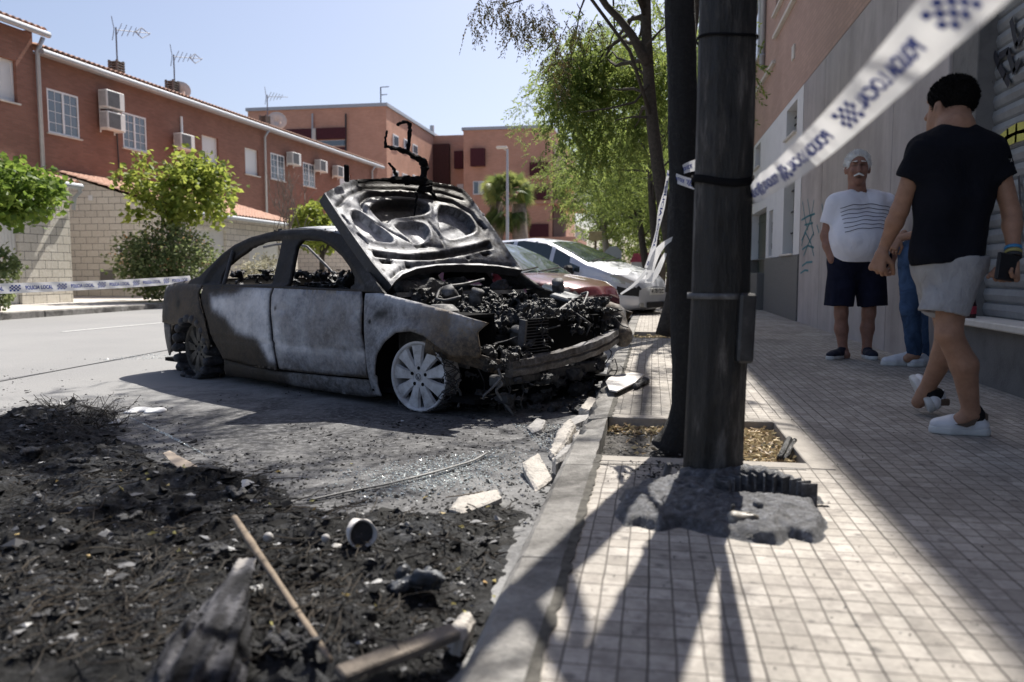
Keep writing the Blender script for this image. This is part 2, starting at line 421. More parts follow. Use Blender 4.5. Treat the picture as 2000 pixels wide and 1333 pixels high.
tag(kb.build('kerb', M_kerb), kind='structure')
# concrete rims of the tree pits and the soil in them
M_rim = simple('rim_concrete', (.31, .285, .255), .85, var=.25, sc=8, bump=.004)
def m_soil():
    s = N('ashen_soil'); f = s.noise(30, 7, .7); s.out(s.ramp(f, [(.3, (.02, .019, .018)), (.5, (.09, .085, .08)), (.7, (.2, .19, .18))]), .95); s.bump(f, .02); return s.m
M_soil = m_soil()
pr = MB()
for a, b_ in pits:
    pr.box((.19, a - .045, SW - .0625), (.80, .09, .13), b=.004); pr.box((.19, b_ + .045, SW - .0625), (.80, .09, .13), b=.004); pr.box((.635, (a + b_) / 2, SW - .0615), (.09, b_ - a + .18, .13), b=.004)
tag(pr.build('pit_rim', M_rim), kind='structure')
so = MB()
for a, b_ in pits:
    n = 40; X, Y = np.meshgrid(np.linspace(-.21, .59, n), np.linspace(a, b_, n)); P = np.stack([X.ravel(), Y.ravel(), np.zeros(n * n)], 1)
    P[:, 2] = .06 + .04 * (noise3(P, 3, 9) - .5) + .01 * noise3(P, 5, 50)
    so.add(P, [(i * n + j, i * n + j + 1, (i + 1) * n + j + 1, (i + 1) * n + j) for i in range(n - 1) for j in range(n - 1)])
tag(so.build('soil', M_soil, smooth=True), kind='structure')
# far pavement and its kerb, dropped where the garages open
fk = MB()
for y0, y1, h in ((4, 13.6, .13), (13.6, 18.9, .118), (18.9, 24.5, .14), (24.5, 30, .118), (30, 90, .13)):
    fk.box((-11.65, (y0 + y1) / 2, h / 2 - .01), (.16, y1 - y0 - .01, h + .02), b=.015)
tag(fk.build('far_kerb', M_kerb), kind='structure')
sheet('far_pavement', [(-19.5, -11.73, 4, 90)], .12, M_pavef)
M_white = simple('road_paint', (.5, .5, .49), .8, var=.3, sc=12)
M_tar = simple('tar', (.03, .03, .032), .6)
def strip(name, a, b, wd, z, m):
    a = np.array(a); b = np.array(b); d = (b - a) / np.linalg.norm(b - a); n = np.array([-d[1], d[0], 0]) * wd / 2
    q = MB(); q.quad(*[(p[0], p[1], z) for p in (a - n, b - n, b + n, a + n)]); return tag(q.build(name, m), kind='structure')
strip('road_marking', gz(120, 649), gz(318, 631), .10, .004, M_white)
strip('asphalt_seam', gz(-60, 757), gz(330, 684), .022, .004, M_tar)
_jd = MB(); n = 240; rj = random.Random(2)
V = []
for i in range(n + 1):
    yy = .6 + i * .03; V += [(-.216, yy, SW + .0045), (-.190 + rj.uniform(-.007, .006), yy, SW + .0045)]
_jd.add(V, [(2 * i, 2 * i + 1, 2 * i + 3, 2 * i + 2) for i in range(n) if not (3.15 < .6 + i * .03 + .015 < 4.0)]); tag(_jd.build('joint_dirt', simple('joint_dirt', (.085, .08, .07), .95, var=.7, sc=30)), kind='structure')
strip('gutter_channel', gz(1160, 906 + 0, SW), gz(1575, 918, SW), .012, SW + .004, M_tar)
# ---------------------------------------------------------------- building materials
def m_brick(name, c1, c2, mort, bw=.24, rh=.062, var=.3, ms=.006):
    s = N(name); c = s.co('Object'); x = s.sep(c); cb = s.n('CombineXYZ'); s.l(s.math('ADD', x[0], x[1]), cb.inputs[0]); s.l(x[2], cb.inputs[1])
    b = s.n('TexBrick'); b.inputs['Scale'].default_value = 1; b.inputs['Brick Width'].default_value = bw; b.inputs['Row Height'].default_value = rh; b.inputs['Mortar Size'].default_value = ms; b.inputs['Mortar Smooth'].default_value = .2
    b.inputs[1].default_value = (*c1, 1); b.inputs[2].default_value = (*c2, 1); b.inputs[3].default_value = (*mort, 1); s.l(cb.outputs[0], b.inputs[0])
    st = s.noise(.9, 6, .6, c); col = s.mix(s.ramp(st, [(.3, var), (.6, 0)]), b.outputs[0], tuple(v * .55 for v in c1))
    s.out(col, .85, 0, .2); s.bump(s.math('MULTIPLY', b.outputs[1], -1), .006, .7); return s.m
M_brickR = m_brick('red_brick', (.25, .122, .088), (.31, .152, .112), (.235, .16, .13))
M_brickO = m_brick('orange_brick', (.58, .31, .215), (.64, .355, .255), (.54, .36, .29), .25, .075)
M_brickS = m_brick('salmon_brick', (.47, .31, .245), (.53, .35, .28), (.40, .29, .24), .25, .06)
def m_block():
    s = N('split_block'); c = s.co('Object'); x = s.sep(c); cb = s.n('CombineXYZ'); s.l(s.math('ADD', x[0], x[1]), cb.inputs[0]); s.l(x[2], cb.inputs[1])
    b = s.n('TexBrick'); b.inputs['Scale'].default_value = 1; b.inputs['Brick Width'].default_value = .42; b.inputs['Row Height'].default_value = .205; b.inputs['Mortar Size'].default_value = .007; b.inputs['Mortar Smooth'].default_value = .1
    b.inputs[1].default_value = (.62, .58, .51, 1); b.inputs[2].default_value = (.72, .68, .60, 1); b.inputs[3].default_value = (.16, .145, .13, 1); s.l(cb.outputs[0], b.inputs[0])
    f = s.noise(14, 7, .7, c); col = s.mix(.5, b.outputs[0], s.ramp(f, [(.3, .3), (.7, .7)]), 'OVERLAY'); s.out(col, .9, 0, .2)
    s.bump(s.math('MULTIPLY', b.outputs[1], -1), .012, .8); s.bump(f, .03, .7); return s.m
M_block = m_block()
M_tile = simple('clay_tile', (.52, .32, .235), .85, var=.3, sc=9, c2=(.38, .22, .16), bump=.004)
M_gutter = simple('grey_metal', (.42, .44, .47), .45, .3, var=.1)
M_pvc = simple('white_pvc', (.78, .78, .78), .45, var=.06)
M_ac = simple('ac_casing', (.74, .73, .70), .5, var=.08)
M_dark = simple('dark_slot', (.035, .035, .04), .6)
M_grille = simple('ac_grille', (.16, .165, .17), .6)
M_glass = N('window_glass'); M_glass.out((.10, .13, .16), .06, 0, .9); M_glass = M_glass.m
M_curtain = simple('blind', (.55, .57, .58), .8, var=.1)
M_maroon = simple('maroon_awning', (.075, .018, .024), .8, var=.2)
M_concrete = N('wall_concrete')
_s = M_concrete; _c = _s.co('Object'); _f = _s.noise(1.3, 7, .65, _c); _g = _s.noise(45, 4, .6, _c); _v = _s.noise(3, 4, .6, _s.co('Object', sc=(1, 1, .12)))
_s.out(_s.mix(_s.ramp(_v, [(.35, .35), (.65, 0)]), _s.ramp(_f, [(.3, (.37, .33, .315)), (.5, (.47, .425, .41)), (.75, (.54, .495, .475))]), (.22, .2, .19)), .85, 0, .2); _s.bump(_g, .004); M_concrete = _s.m
M_concd = simple('dark_render', (.16, .155, .15), .9, var=.3, sc=4, bump=.004)
M_render = simple('white_render', (.72, .71, .70), .85, var=.07, sc=3)
M_plinth = simple('plinth_granite', (.17, .165, .155), .7, var=.5, sc=60, bump=.003)
M_door = simple('garage_door_paint', (.66, .655, .63), .55, var=.08)
M_shut = N('shutter_steel'); _s = M_shut; _f = _s.noise(3, 6, .7); _s.out(_s.ramp(_f, [(.3, (.20, .21, .225)), (.7, (.34, .355, .37))]), .5, .35); M_shut = _s.m
M_iron = simple('dark_iron', (.04, .042, .045), .6)
M_sill = simple('sill_stone', (.62, .58, .52), .8, var=.12)
def gridwall(b, xs, s0, s1, z0, z1, holes, dep, fn):
    """wall in (s,z) with rectangular openings and their reveals; fn(s,z,d) -> point, d = depth inwards"""
    Ss = sorted({s0, s1} | {v for h in holes for v in h[:2] if s0 < v < s1}); Zs = sorted({z0, z1} | {v for h in holes for v in h[2:] if z0 < v < z1})
    for i in range(len(Ss) - 1):
        for j in range(len(Zs) - 1):
            cs, cz = (Ss[i] + Ss[i + 1]) / 2, (Zs[j] + Zs[j + 1]) / 2
            if any(h[0] < cs < h[1] and h[2] < cz < h[3] for h in holes): continue
            b.quad(fn(Ss[i], Zs[j], 0), fn(Ss[i + 1], Zs[j], 0), fn(Ss[i + 1], Zs[j + 1], 0), fn(Ss[i], Zs[j + 1], 0))
    for a0, a1, c0, c1 in holes:
        P = [(a0, c0), (a1, c0), (a1, c1), (a0, c1)]
        for k in range(4):
            p, q = P[k], P[(k + 1) % 4]; b.quad(fn(*p, 0), fn(*q, 0), fn(*q, dep), fn(*p, dep))
def framed_window(parent, fn, s0, s1, z0, z1, d=.05, kind='grid', fm=None, sill=True, bars=3):
    """a window in an opening: frame, panes, muntins, sill; each its own mesh"""
    fm = fm or M_pvc; fw = .055; b = MB()
    def bar(a0, a1, c0, c1, t=.05, dd=d):
        V = [fn(s, z, q) for q in (dd - t / 2, dd + t / 2) for s, z in ((a0, c0), (a1, c0), (a1, c1), (a0, c1))]
        b.add(V, [(0, 1, 2, 3), (7, 6, 5, 4), (0, 4, 5, 1), (1, 5, 6, 2), (2, 6, 7, 3), (3, 7, 4, 0)])
    bar(s0, s1, z0, z0 + fw); bar(s0, s1, z1 - fw, z1); bar(s0, s0 + fw, z0 + fw, z1 - fw); bar(s1 - fw, s1, z0 + fw, z1 - fw)
    mid = (s0 + s1) / 2
    if kind in ('grid', 'plain'): bar(mid - fw * .7, mid + fw * .7, z0 + fw, z1 - fw, .054)
    if kind == 'grid':
        for h0, h1 in ((s0 + fw, mid - fw * .7), (mid + fw * .7, s1 - fw)):
            bar((h0 + h1) / 2 - .008, (h0 + h1) / 2 + .008, z0 + fw, z1 - fw, .02)
            for k in range(1, bars + 1):
                zz = z0 + (z1 - z0) * k / (bars + 1); bar(h0, h1, zz - .008, zz + .008, .018)
    w_ = b.build('window', fm, parent)
    p = MB(); p.quad(fn(s0 + .01, z0 + .01, d), fn(s1 - .01, z0 + .01, d), fn(s1 - .01, z1 - .01, d), fn(s0 + .01, z1 - .01, d)); p.build('pane', M_curtain if kind == 'shutter' else M_glass, w_)
    if sill:
        q = MB(); V = [fn(s, z, e) for e in (-.06, .04) for s, z in ((s0 - .07, z0 - .05), (s1 + .07, z0 - .05), (s1 + .07, z0 - .003), (s0 - .07, z0 - .003))]
        q.add(V, [(0, 1, 2, 3), (7, 6, 5, 4), (0, 4, 5, 1), (1, 5, 6, 2), (2, 6, 7, 3), (3, 7, 4, 0)]); q.build('sill', M_sill, w_)
    return w_
def M_shutterslat():
    s = N('roller_blind'); c = s.co('Object'); x = s.sep(c); wv = s.math('SINE', s.math('MULTIPLY', x[2], 2 * math.pi / .05)); s.out((.70, .70, .69), .6); s.bump(wv, .004, .6); return s.m
M_blindw = M_shutterslat()
def tiled_roof(name, parent, s0, s1, x_low, z_low, x_hi, z_hi, fn3, m=None):
    """curved clay tiles: channels run up the slope, courses step down it"""
    p = .22; ns = max(2, int((s1 - s0) / p)) * 6; L = math.hypot(x_hi - x_low, z_hi - z_low); nc = max(2, int(L / .36)); V = []; F = []
    ts = []
    for k in range(nc): ts += [(k / nc, .02), ((k + 1) / nc - .001, -.004)]
    for t, dz in ts:
        for i in range(ns + 1):
            s = s0 + (s1 - s0) * i / ns; ph = (i % 6) / 6; h = .055 * abs(math.sin(math.pi * (i / 6.0)))
            V.append(fn3(x_low + (x_hi - x_low) * t, s, z_low + (z_hi - z_low) * t + h + dz + .02))
    n = ns + 1
    F = [(r * n + i, r * n + i + 1, (r + 1) * n + i + 1, (r + 1) * n + i) for r in range(len(ts) - 1) for i in range(ns)]
    return mesh(name, V, F, m or M_tile, parent, solid=.02, offs=-1)
# ---------------------------------------------------------------- the building on the right
WX = 2.13
rb = root('apartment_building', 'tall shaded building right of the sidewalk, salmon brick above grey panels and a metal shutter', 'building', (WX, 12.45, SW))
def rfn(s, z, d): return (d, s - 12.45, z - SW)
b = MB()
wins_up = [(17.2, 20.4, 5.35, 6.9), (12.3, 15.6, 5.55 + .0, 7.0), (24, 27, 5.35, 6.9), (12.3, 15.6, 8.3, 9.6), (17.2, 20.4, 8.3, 9.6), (4, 7, 8.3, 9.6), (4, 7, 5.55, 7)]
gridwall(b, None, -4, 42, 3.6, 10.95, wins_up, .14, rfn)
b.quad((0, 29.55, 10.82), (9, 29.55, 10.82), (9, -16.45, 10.82), (0, -16.45, 10.82))
b.quad((0, -16.45, -.2), (9, -16.45, -.2), (9, -16.45, 10.82), (0, -16.45, 10.82)); b.quad((0, 29.55, -.2), (9, 29.55, -.2), (9, 29.55, 10.82), (0, 29.55, 10.82)); b.quad((9, 29.55, -.2), (9, -16.45, -.2), (9, -16.45, 10.82), (9, 29.55, 10.82))
b.build('brick_wall', M_brickS, rb)
for a0, a1, c0, c1 in wins_up: framed_window(rb, rfn, a0, a1, c0, c1, .1, 'plain')
b = MB(); seams = [12.45, 10.95, 7.88, 6.5]
for i in range(3):
    y1, y0 = seams[i], seams[i + 1]; b.box((.15, (y0 + y1) / 2 - 12.45, 1.73), (.30, y1 - y0 - .018, 3.48), b=.006)
b.box((.16, -2.9 - .0, 1.7), (.27, 6.0, 3.4)); cw = b.build('concrete_panels', M_concrete, rb)
b = MB(); b.box((.17, (6.02 + 6.5) / 2 - 12.45 - .003, 1.73), (.30, .474, 3.47), b=.006); b.box((.13, 4.0 - 12.45, .18), (.26, 4.04, .40), b=.01); b.box((.17, -.8 - 12.45, 1.73), (.30, 5.5, 3.47)); b.build('shop_surround', M_concd, rb)
b = MB(); b.box((.06, 4.0 - 12.45, .405), (.34, 4.0, .045), b=.008); b.build('ledge', M_sill, rb)
# roller shutter of curved slats
V = []; F = []; z = .43; k = 0
while z < 3.46:
    for dz, dx in ((0, .012), (.012, .0), (.05, -.012), (.088, -.004), (.094, .018)):
        V += [(.14 + dx, 6.02 - 12.45, z + dz), (.14 + dx, 2.0 - 12.45, z + dz)]
    z += .1
F = [(2 * i, 2 * i + 1, 2 * i + 3, 2 * i + 2) for i in range(len(V) // 2 - 1)]
sh = mesh('roller_shutter', V, F, M_shut, rb)
b = MB()
def spray(b, x, pts, w0, fn=None):
    """a sprayed stroke: flat band following pts in (y,z) on the plane x"""
    P = np.array(pts, float)
    for i in range(len(P) - 1):
        a, c = P[i], P[i + 1]; d = (c - a) / (np.linalg.norm(c - a) + 1e-9); n = np.array([-d[1], d[0]]) * w0 / 2; a = a - d * w0 * .2; c = c + d * w0 * .2
        b.quad(*[(x, q[0] - 12.45, q[1] - SW) for q in (a - n, c - n, c + n, a + n)])
def px_on(x, pts): return [tuple(gx(u, v, x)[1:]) for u, v in pts]
XS = WX + .118
for pts in ([(1942, 105), (1950, 128), (1962, 150), (1970, 165)], [(1952, 110), (1968, 100), (1980, 140), (1990, 120)], [(1975, 40), (1985, 90), (2000, 60)], [(1928, 150), (1936, 165)]): spray(b, .118, px_on(XS, pts), .05)
for pts in ([(1990, 345), (1994, 420), (1988, 480)],): spray(b, .118, px_on(XS, pts), .03)
b.build('graffiti', simple('black_spray', (.03, .03, .04), .6), sh)
b = MB()
_my = simple('yellow_spray', (.55, .52, .12), .6)
for pts in ([(1952, 275), (1968, 262), (1985, 252), (2003, 248)], [(1948, 290), (1966, 276), (1984, 268), (2003, 262)]): b = MB(); spray(b, .1175, px_on(XS, pts), .07); b.build('graffiti', _my, sh)
b = MB()
g0 = [[(1568, 395), (1572, 425), (1578, 450)], [(1578, 390), (1584, 430), (1590, 460)], [(1590, 392), (1586, 420), (1580, 440), (1572, 455), (1566, 480)], [(1566, 430), (1580, 422), (1592, 418)], [(1566, 470), (1574, 455), (1584, 475), (1590, 500)], [(1590, 455), (1580, 475), (1570, 500)], [(1567, 488), (1578, 480), (1590, 484)], [(1572, 440), (1588, 436)], [(1567, 520), (1576, 513), (1587, 512)], [(1564, 534), (1573, 528), (1579, 529)], [(1606, 400), (1608, 416), (1604, 430)], [(1596, 440), (1600, 455)]]
for pts in g0: spray(b, -.004, px_on(WX, pts), .028)
b.build('graffiti', simple('teal_spray', (.06, .20, .24), .7), rb)
# white ground floor with dark openings
holes = [(13.0, 14.02, 1.16, 2.55), (12.98, 13.96, 3.03, 3.5), (15.22, 15.7, 1.16, 2.0), (17.2, 18.1, 3.06, 3.52), (19.6, 20.5, 3.06, 3.52), (16.06, 18.5, SW, 2.12), (20.5, 22.5, 1.16, 2.3)]
b = MB(); gridwall(b, None, 12.458, 42, 1.13, 3.597, [(a, c, max(d, 1.131), e) for a, c, d, e in holes], .22, rfn); b.build('rendered_wall', M_render, rb)
b = MB()
for y0, y1 in ((12.458, 16.06), (18.5, 42)): b.box((.10, (y0 + y1) / 2 - 12.45, .495), (.24, y1 - y0, .99), b=.006)
b.build('plinth', M_plinth, rb)
b = MB(); b.quad(*[(.25, y - 12.45, z) for y, z in ((12.5, 0), (42, 0), (42, 3.45), (12.5, 3.45))]); b.build('inner_wall', M_iron, rb)
for a0, a1, c0, c1 in holes[:2] + holes[3:5] + holes[6:]:
    b = MB(); b.quad(rfn(a0, c0, .16), rfn(a1, c0, .16), rfn(a1, c1, .16), rfn(a0, c1, .16)); w_ = b.build('window', simple('dark_pane', (.03, .04, .04), .35), rb)
    b = MB()
    for k in range(1, 4): zz = c0 + (c1 - c0) * k / 4; b.box((.13, (a0 + a1) / 2 - 12.45, zz - SW), (.02, a1 - a0, .02))
    for k in range(1, 3): ss = a0 + (a1 - a0) * k / 3; b.box((.15, ss - 12.45, (c0 + c1) / 2 - SW), (.012, .02, c1 - c0))
    b.build('bars', M_iron, w_)
    b = MB(); b.box((-.005, (a0 + a1) / 2 - 12.45, c0 - SW - .018), (.09, a1 - a0 + .06, .034), b=.004); b.build('sill', M_sill, w_)
b = MB(); b.box((.1, 15.46 - 12.45, 1.58 - SW), (.06, .46, .82), b=.01); b.box((.06, 15.6 - 12.45, 1.7 - SW), (.03, .03, .2)); b.box((.06, 15.6 - 12.45, 1.35 - SW), (.03, .03, .1)); b.build('meter_cabinet', M_plinth, rb)
b = MB(); b.box((.19, 17.28 - 12.45, .995), (.05, 2.4, 1.96), b=.01)
for k in range(5): b.box((.16, 17.28 - 12.45, .2 + k * .4), (.02, 2.36, .02))
b.build('entrance_door', simple('door_green', (.03, .05, .045), .5), rb)
b = MB(); b.box((.03, 16.9 - 12.45, .36), (.34, 1.5, .72), b=.01); b.build('entrance_bench', M_plinth, rb)
b = MB(); b.box((-.012, 14.9 - 12.45, 2.33), (.02, .16, .06)); b.build('number_plate', M_iron, rb)
# downpipe, vent and cable on the brick
b = MB(); p1 = gx(1487, 165, WX - .06); yy = p1[1] - 12.45; b.tube([(-.06, yy, 4.75), (-.06, yy, 10.9)], .055, 12)
for zz in (5, 6.5, 8, 9.5): b.cyl((-.06, yy, zz), (-.06, yy, zz + .05), .066, n=12)
b.build('downpipe', M_gutter, rb, smooth=True)
q = gx(1551, 103, WX); b = MB(); b.box((-.01, q[1] - 12.45, q[2] - SW), (.03, .2, .22), b=.004); b.build('vent', M_sill, rb)
for (u0, v0, u1, v1) in ((1478, 182, 1512, 118), (1512, 68, 1556, -4)):
    A = gx(u0, v0, WX - .03); B_ = gx(u1, v1, WX - .03); z_ = (A[2] + B_[2]) / 2 - SW
    b = MB(); b.box((-.03, (A[1] + B_[1]) / 2 - 12.45, z_), (.07, abs(A[1] - B_[1]), .06), b=.006); b.build('string_course', M_sill, rb)
# ---------------------------------------------------------------- terraced houses on the left
HO = np.array([-18.51, 21.75, 0]); HE = np.array([-17.28, 48.4, 0]); HD = (HE - HO) / np.linalg.norm(HE - HO); HN = np.array([HD[1], -HD[0], 0])
HRZ = math.atan2(-HD[0], HD[1])
def fac(u, v, off=0.0):
    d = ray(u, v); t = ((HO - _C) @ HN + off) / (d @ HN); P = _C + d * t; return float((P - HO) @ HD), float(P[2])
EAVE = 7.5; HG = .12
th = root('terraced_house', 'long red brick terrace with tiled eaves, three chimneys and shuttered windows', 'house', tuple(HO[:2]) + (HG,), HRZ)
def hfn(s, z, d): return (-d, s, z - HG)          # local: x towards the street, y along the row
wl = [(93, 154, 178, 268, 'grid'), (240, 286, 222, 296, 'grid'), (395, 427, 264, 326, 'shutter'), (479, 505, 288, 345, 'shutter'), (529, 556, 299, 355, 'grid'), (592, 615, 317, 368, 'grid'), (664, 686, 335, 385, 'shutter'), (700, 716, 350, 392, 'plain')]
W_ = []
for u0, u1, v0, v1, kd in wl:
    um, vm = (u0 + u1) / 2, (v0 + v1) / 2
    s0 = fac(u0, vm)[0]; s1 = fac(u1, vm)[0]; z1 = fac(um, v0 + 3)[1]; z0 = fac(um, v1 - 3)[1]; W_.append((s0, s1, z0, z1, kd))
b = MB(); gridwall(b, None, 0, 27.2, 0, EAVE, [w_[:4] for w_ in W_], .16, hfn)
b.quad(hfn(27.2, 0, 0), hfn(27.2, 0, 9), hfn(27.2, EAVE, 9), hfn(27.2, EAVE, 0)); b.quad(hfn(0, 0, 9), hfn(27.2, 0, 9), hfn(27.2, EAVE, 9), hfn(0, EAVE, 9))
b.build('brick_wall', M_brickR, th)
for s0, s1, z0, z1, kd in W_:
    w_ = framed_window(th, hfn, s0, s1, z0, z1, .12 if kd == 'shutter' else .03, kd)
    if kd == 'shutter': w_.children[0].data.materials[0] = M_blindw
def rfn3(x, s, z): return (x, s, z - HG)
tiled_roof('roof', th, -.1, 27.5, .32, EAVE + .1, -4.5, EAVE + 1.55, rfn3)
b = MB(); b.tube([(.33, 0.02, EAVE - .02 - HG), (.33, 27.4, EAVE - .02 - HG)], .085, 10); b.box((.16, 13.6, EAVE - HG - .04), (.3, 27.2, .05)); b.build('gutter', M_gutter, th)
for u, v0, v1 in ((521, 265, 410), (727, 322, 350)):
    s_, z0_ = fac(u, v1, .12); z1_ = EAVE - .1
    b = MB(); b.tube([(.12, s_, 2.6 - HG), (.12, s_, z1_ - .3 - HG), (.33, s_, z1_ - HG)], .055, 10); b.build('downpipe', M_gutter, th, smooth=True)
def chimney(u, v, parent, sc=.66):
    X = -2.2; s_ = fac(u, v, X)[0]; zt = fac(u, v, X)[1]
    b = MB(); b.box((X, s_, zt - .95 - HG), (.6 * sc, .6 * sc, 1.0), b=.01); c = b.build('chimney', M_brickS, parent)
    b = MB()
    for k in range(5): b.box((X, s_, zt - .42 - HG + k * .1), (.66 * sc, .66 * sc, .04), b=.006)
    for a in (-1, 1):
        for e in (-1, 1): b.box((X + a * .26 * sc, s_ + e * .26 * sc, zt - .2 - HG), (.07, .07, .5))
    b.build('cowl', simple('cowl_concrete', (.13, .12, .115), .9), c); return s_, zt
CH = [chimney(227, 122, th), chimney(336, 160, th), chimney(517, 228, th)]
M_alu = simple('aerial_metal', (.16, .17, .2), .5, .5)
def aerial(u, vb, vt, X, kind, label):
    s_, zb = fac(u, vb, X); zt = fac(u, vt, X)[1]; P = HO + HD * s_ + HN * X
    r = root('antenna', label, 'antenna', (P[0], P[1], zb), HRZ, 'aerials on the roofs'); h = zt - zb
    b = MB(); b.tube([(0, 0, 0), (0, 0, h)], .028, 8); b.build('mast', M_alu, r)
    b = MB(); D = np.array([.2, 1, 0]) * 1.0
    b.tube([(0, 0, h * .93), tuple(np.array([0, 0, h * .93]) + D * 1.6 + np.array([0, 0, .3]))], .016, 6)
    for k in range(5):
        c = np.array([0, 0, h * .93]) + (D * 1.6 + np.array([0, 0, .3])) * (.08 + .15 * k); q = .42 - .05 * k
        b.tube([c + np.array([.5, 0, .8]) * q * .7, c - np.array([.5, 0, .8]) * q * .7], .012, 5)
    for e in (-1, 1): b.tube([np.array([0, -.1, h * .93]), np.array([0, -.22, h * .93 + e * .45])], .014, 5)
    if kind == 'loop':
        c = np.array([0, 0, h * .93]) + (D * 1.6 + np.array([0, 0, .3])) * .55; e = np.array([.05, 1, .15])
        b.tube([c, c + e * .35 + np.array([0, 0, .2]), c + e * .8, c + e * .35 - np.array([0, 0, .2]), c], .02, 6)
    b.build('aerial', M_alu, r)
aerial(229, 122, 55, -2.2, 'loop', 'tall looped aerial on the chimney nearest the leftmost house')
aerial(341, 162, 108, -2.2, 'loop', 'looped aerial on the middle chimney beside a dish')
aerial(523, 240, 186, -2.2, 'yagi', 'comb shaped aerial on the small far chimney')
def dish(u, v, X, rr, label):
    s_, z_ = fac(u, v, X); P = HO + HD * s_ + HN * X
    r = root('satellite_dish', label, 'satellite dish', (P[0], P[1], z_ - .6), HRZ, 'satellite dishes'); b = MB()
    M3 = rotm(0, R(75), R(-60)); b.lathe([(.001, .0), (rr * .5, .03), (rr, .12)], (0, 0, .6), 20, M3); b.build('reflector', M_sill, r, True, .01)
    b = MB(); b.tube([(0, 0, 0), (0, 0, .6)], .03); b.tube([(0, 0, .35), (.35, -.3, .45)], .015); b.box((.35, -.3, .48), (.08, .08, .1)); b.build('mount', M_sill, r)
dish(353, 180, -2.0, .42, 'grey satellite dish right of the middle chimney'); dish(541, 238, -2.0, .5, 'satellite dish with arm beside the far chimney')
# leftmost taller house
lh = root('brick_house', 'taller red brick house end at the left edge with a white blind', 'house', tuple(HO[:2]) + (HG,), HRZ)
E2 = 7.98
s0 = fac(-8, 160)[0] - 1.2; s1 = fac(27, 160)[0]; z1 = fac(10, 115)[1]; z0 = fac(10, 198)[1]
b = MB(); gridwall(b, None, -9, -.06, 0, E2, [(s0, s1, z0, z1)], .18, lambda s, z, d: (.1 - d, s, z - HG)); b.quad((.1, -.06, 0), (-9, -.06, 0), (-9, -.06, E2), (.1, -.06, E2)); b.build('brick_wall', M_brickR, lh)
w_ = framed_window(lh, lambda s, z, d: (.1 - d, s, z - HG), s0, s1, z0, z1, .14, 'shutter'); w_.children[0].data.materials[0] = M_blindw
tiled_roof('roof', lh, -9, .15, .45, E2 + .1, -4.4, E2 + 1.6, rfn3)
b = MB(); b.tube([(.46, -9, E2 - HG), (.46, .2, E2 - HG)], .09, 10); b.build('gutter', M_gutter, lh)
b = MB(); b.tube([(.17, .03, 2.8), (.17, .03, E2 - .5 - HG), (.4, .03, E2 - .1 - HG)], .065, 10); b.build('downpipe', M_gutter, lh, smooth=True)
# air conditioners
def acbox(u, v, label, sc=1.0, proto=[]):
    s_, z_ = fac(u, v, .3); P = HO + HD * s_ + HN * .28
    if not proto:
        r = root('air_conditioner', label, 'air conditioner', (0, 0, 0), HRZ, 'air conditioners on the terrace wall')
        b = MB(); b.box((0, 0, 0), (.34, .86, .58), b=.015); b.build('casing', M_ac, r)
        b = MB(); b.box((.176, -.1, 0), (.012, .56, .5), b=.004)
        for k in range(11): b.box((.186, -.1, -.22 + k * .044), (.008, .52, .01))
        b.build('grille', M_grille, r)
        b = MB(); b.box((0, -.436, 0), (.26, .01, .48)); b.build('side_panel', simple('side_vent', (.42, .42, .42), .6), r)
        b = MB()
        for e in (-.33, .33): b.box((0, e, -.31), (.4, .035, .03)); b.box((-.21, e, -.15), (.03, .035, .5))
        b.build('bracket', M_pvc, r); proto.append(r)
    else:
        r = copy_tree(proto[0]); r['label'] = label
    r.location = tuple(P[:2]) + (z_,); r.scale = (sc, sc, sc); return r
acbox(219, 197, 'upper of the two stacked white air conditioners beside the second window')
acbox(221, 238, 'lower of the two stacked white air conditioners beside the second window')
acbox(361, 278, 'lone air conditioner with a white duct rising above it')
acbox(575, 311, 'air conditioner right of the window beyond the long downpipe')
acbox(628, 325, 'air conditioner between the last two windows before the hood')
acbox(662, 336, 'farthest air conditioner, close behind the raised hood')
s_, z_ = fac(355, 255, .05); P = HO + HD * s_ + HN * .05
b = MB(); b.box((P[0], P[1], z_), (.06, .09, 1.05)); tag(b.build('cable_duct', M_pvc), 'thin white duct on the brick above the lone air conditioner', 'duct')
s_, z0_ = fac(228, 250, .04); b = MB(); Pq = [HO + HD * (s_ + t * .06 * math.sin(3 * t)) + HN * .04 + np.array([0, 0, z0_ - t * 2.6]) for t in np.linspace(0, 1, 8)]
b.tube(Pq, .02, 6); tag(b.build('cable', M_iron), 'dark cable hanging down the wall below the stacked air conditioners', 'cable')
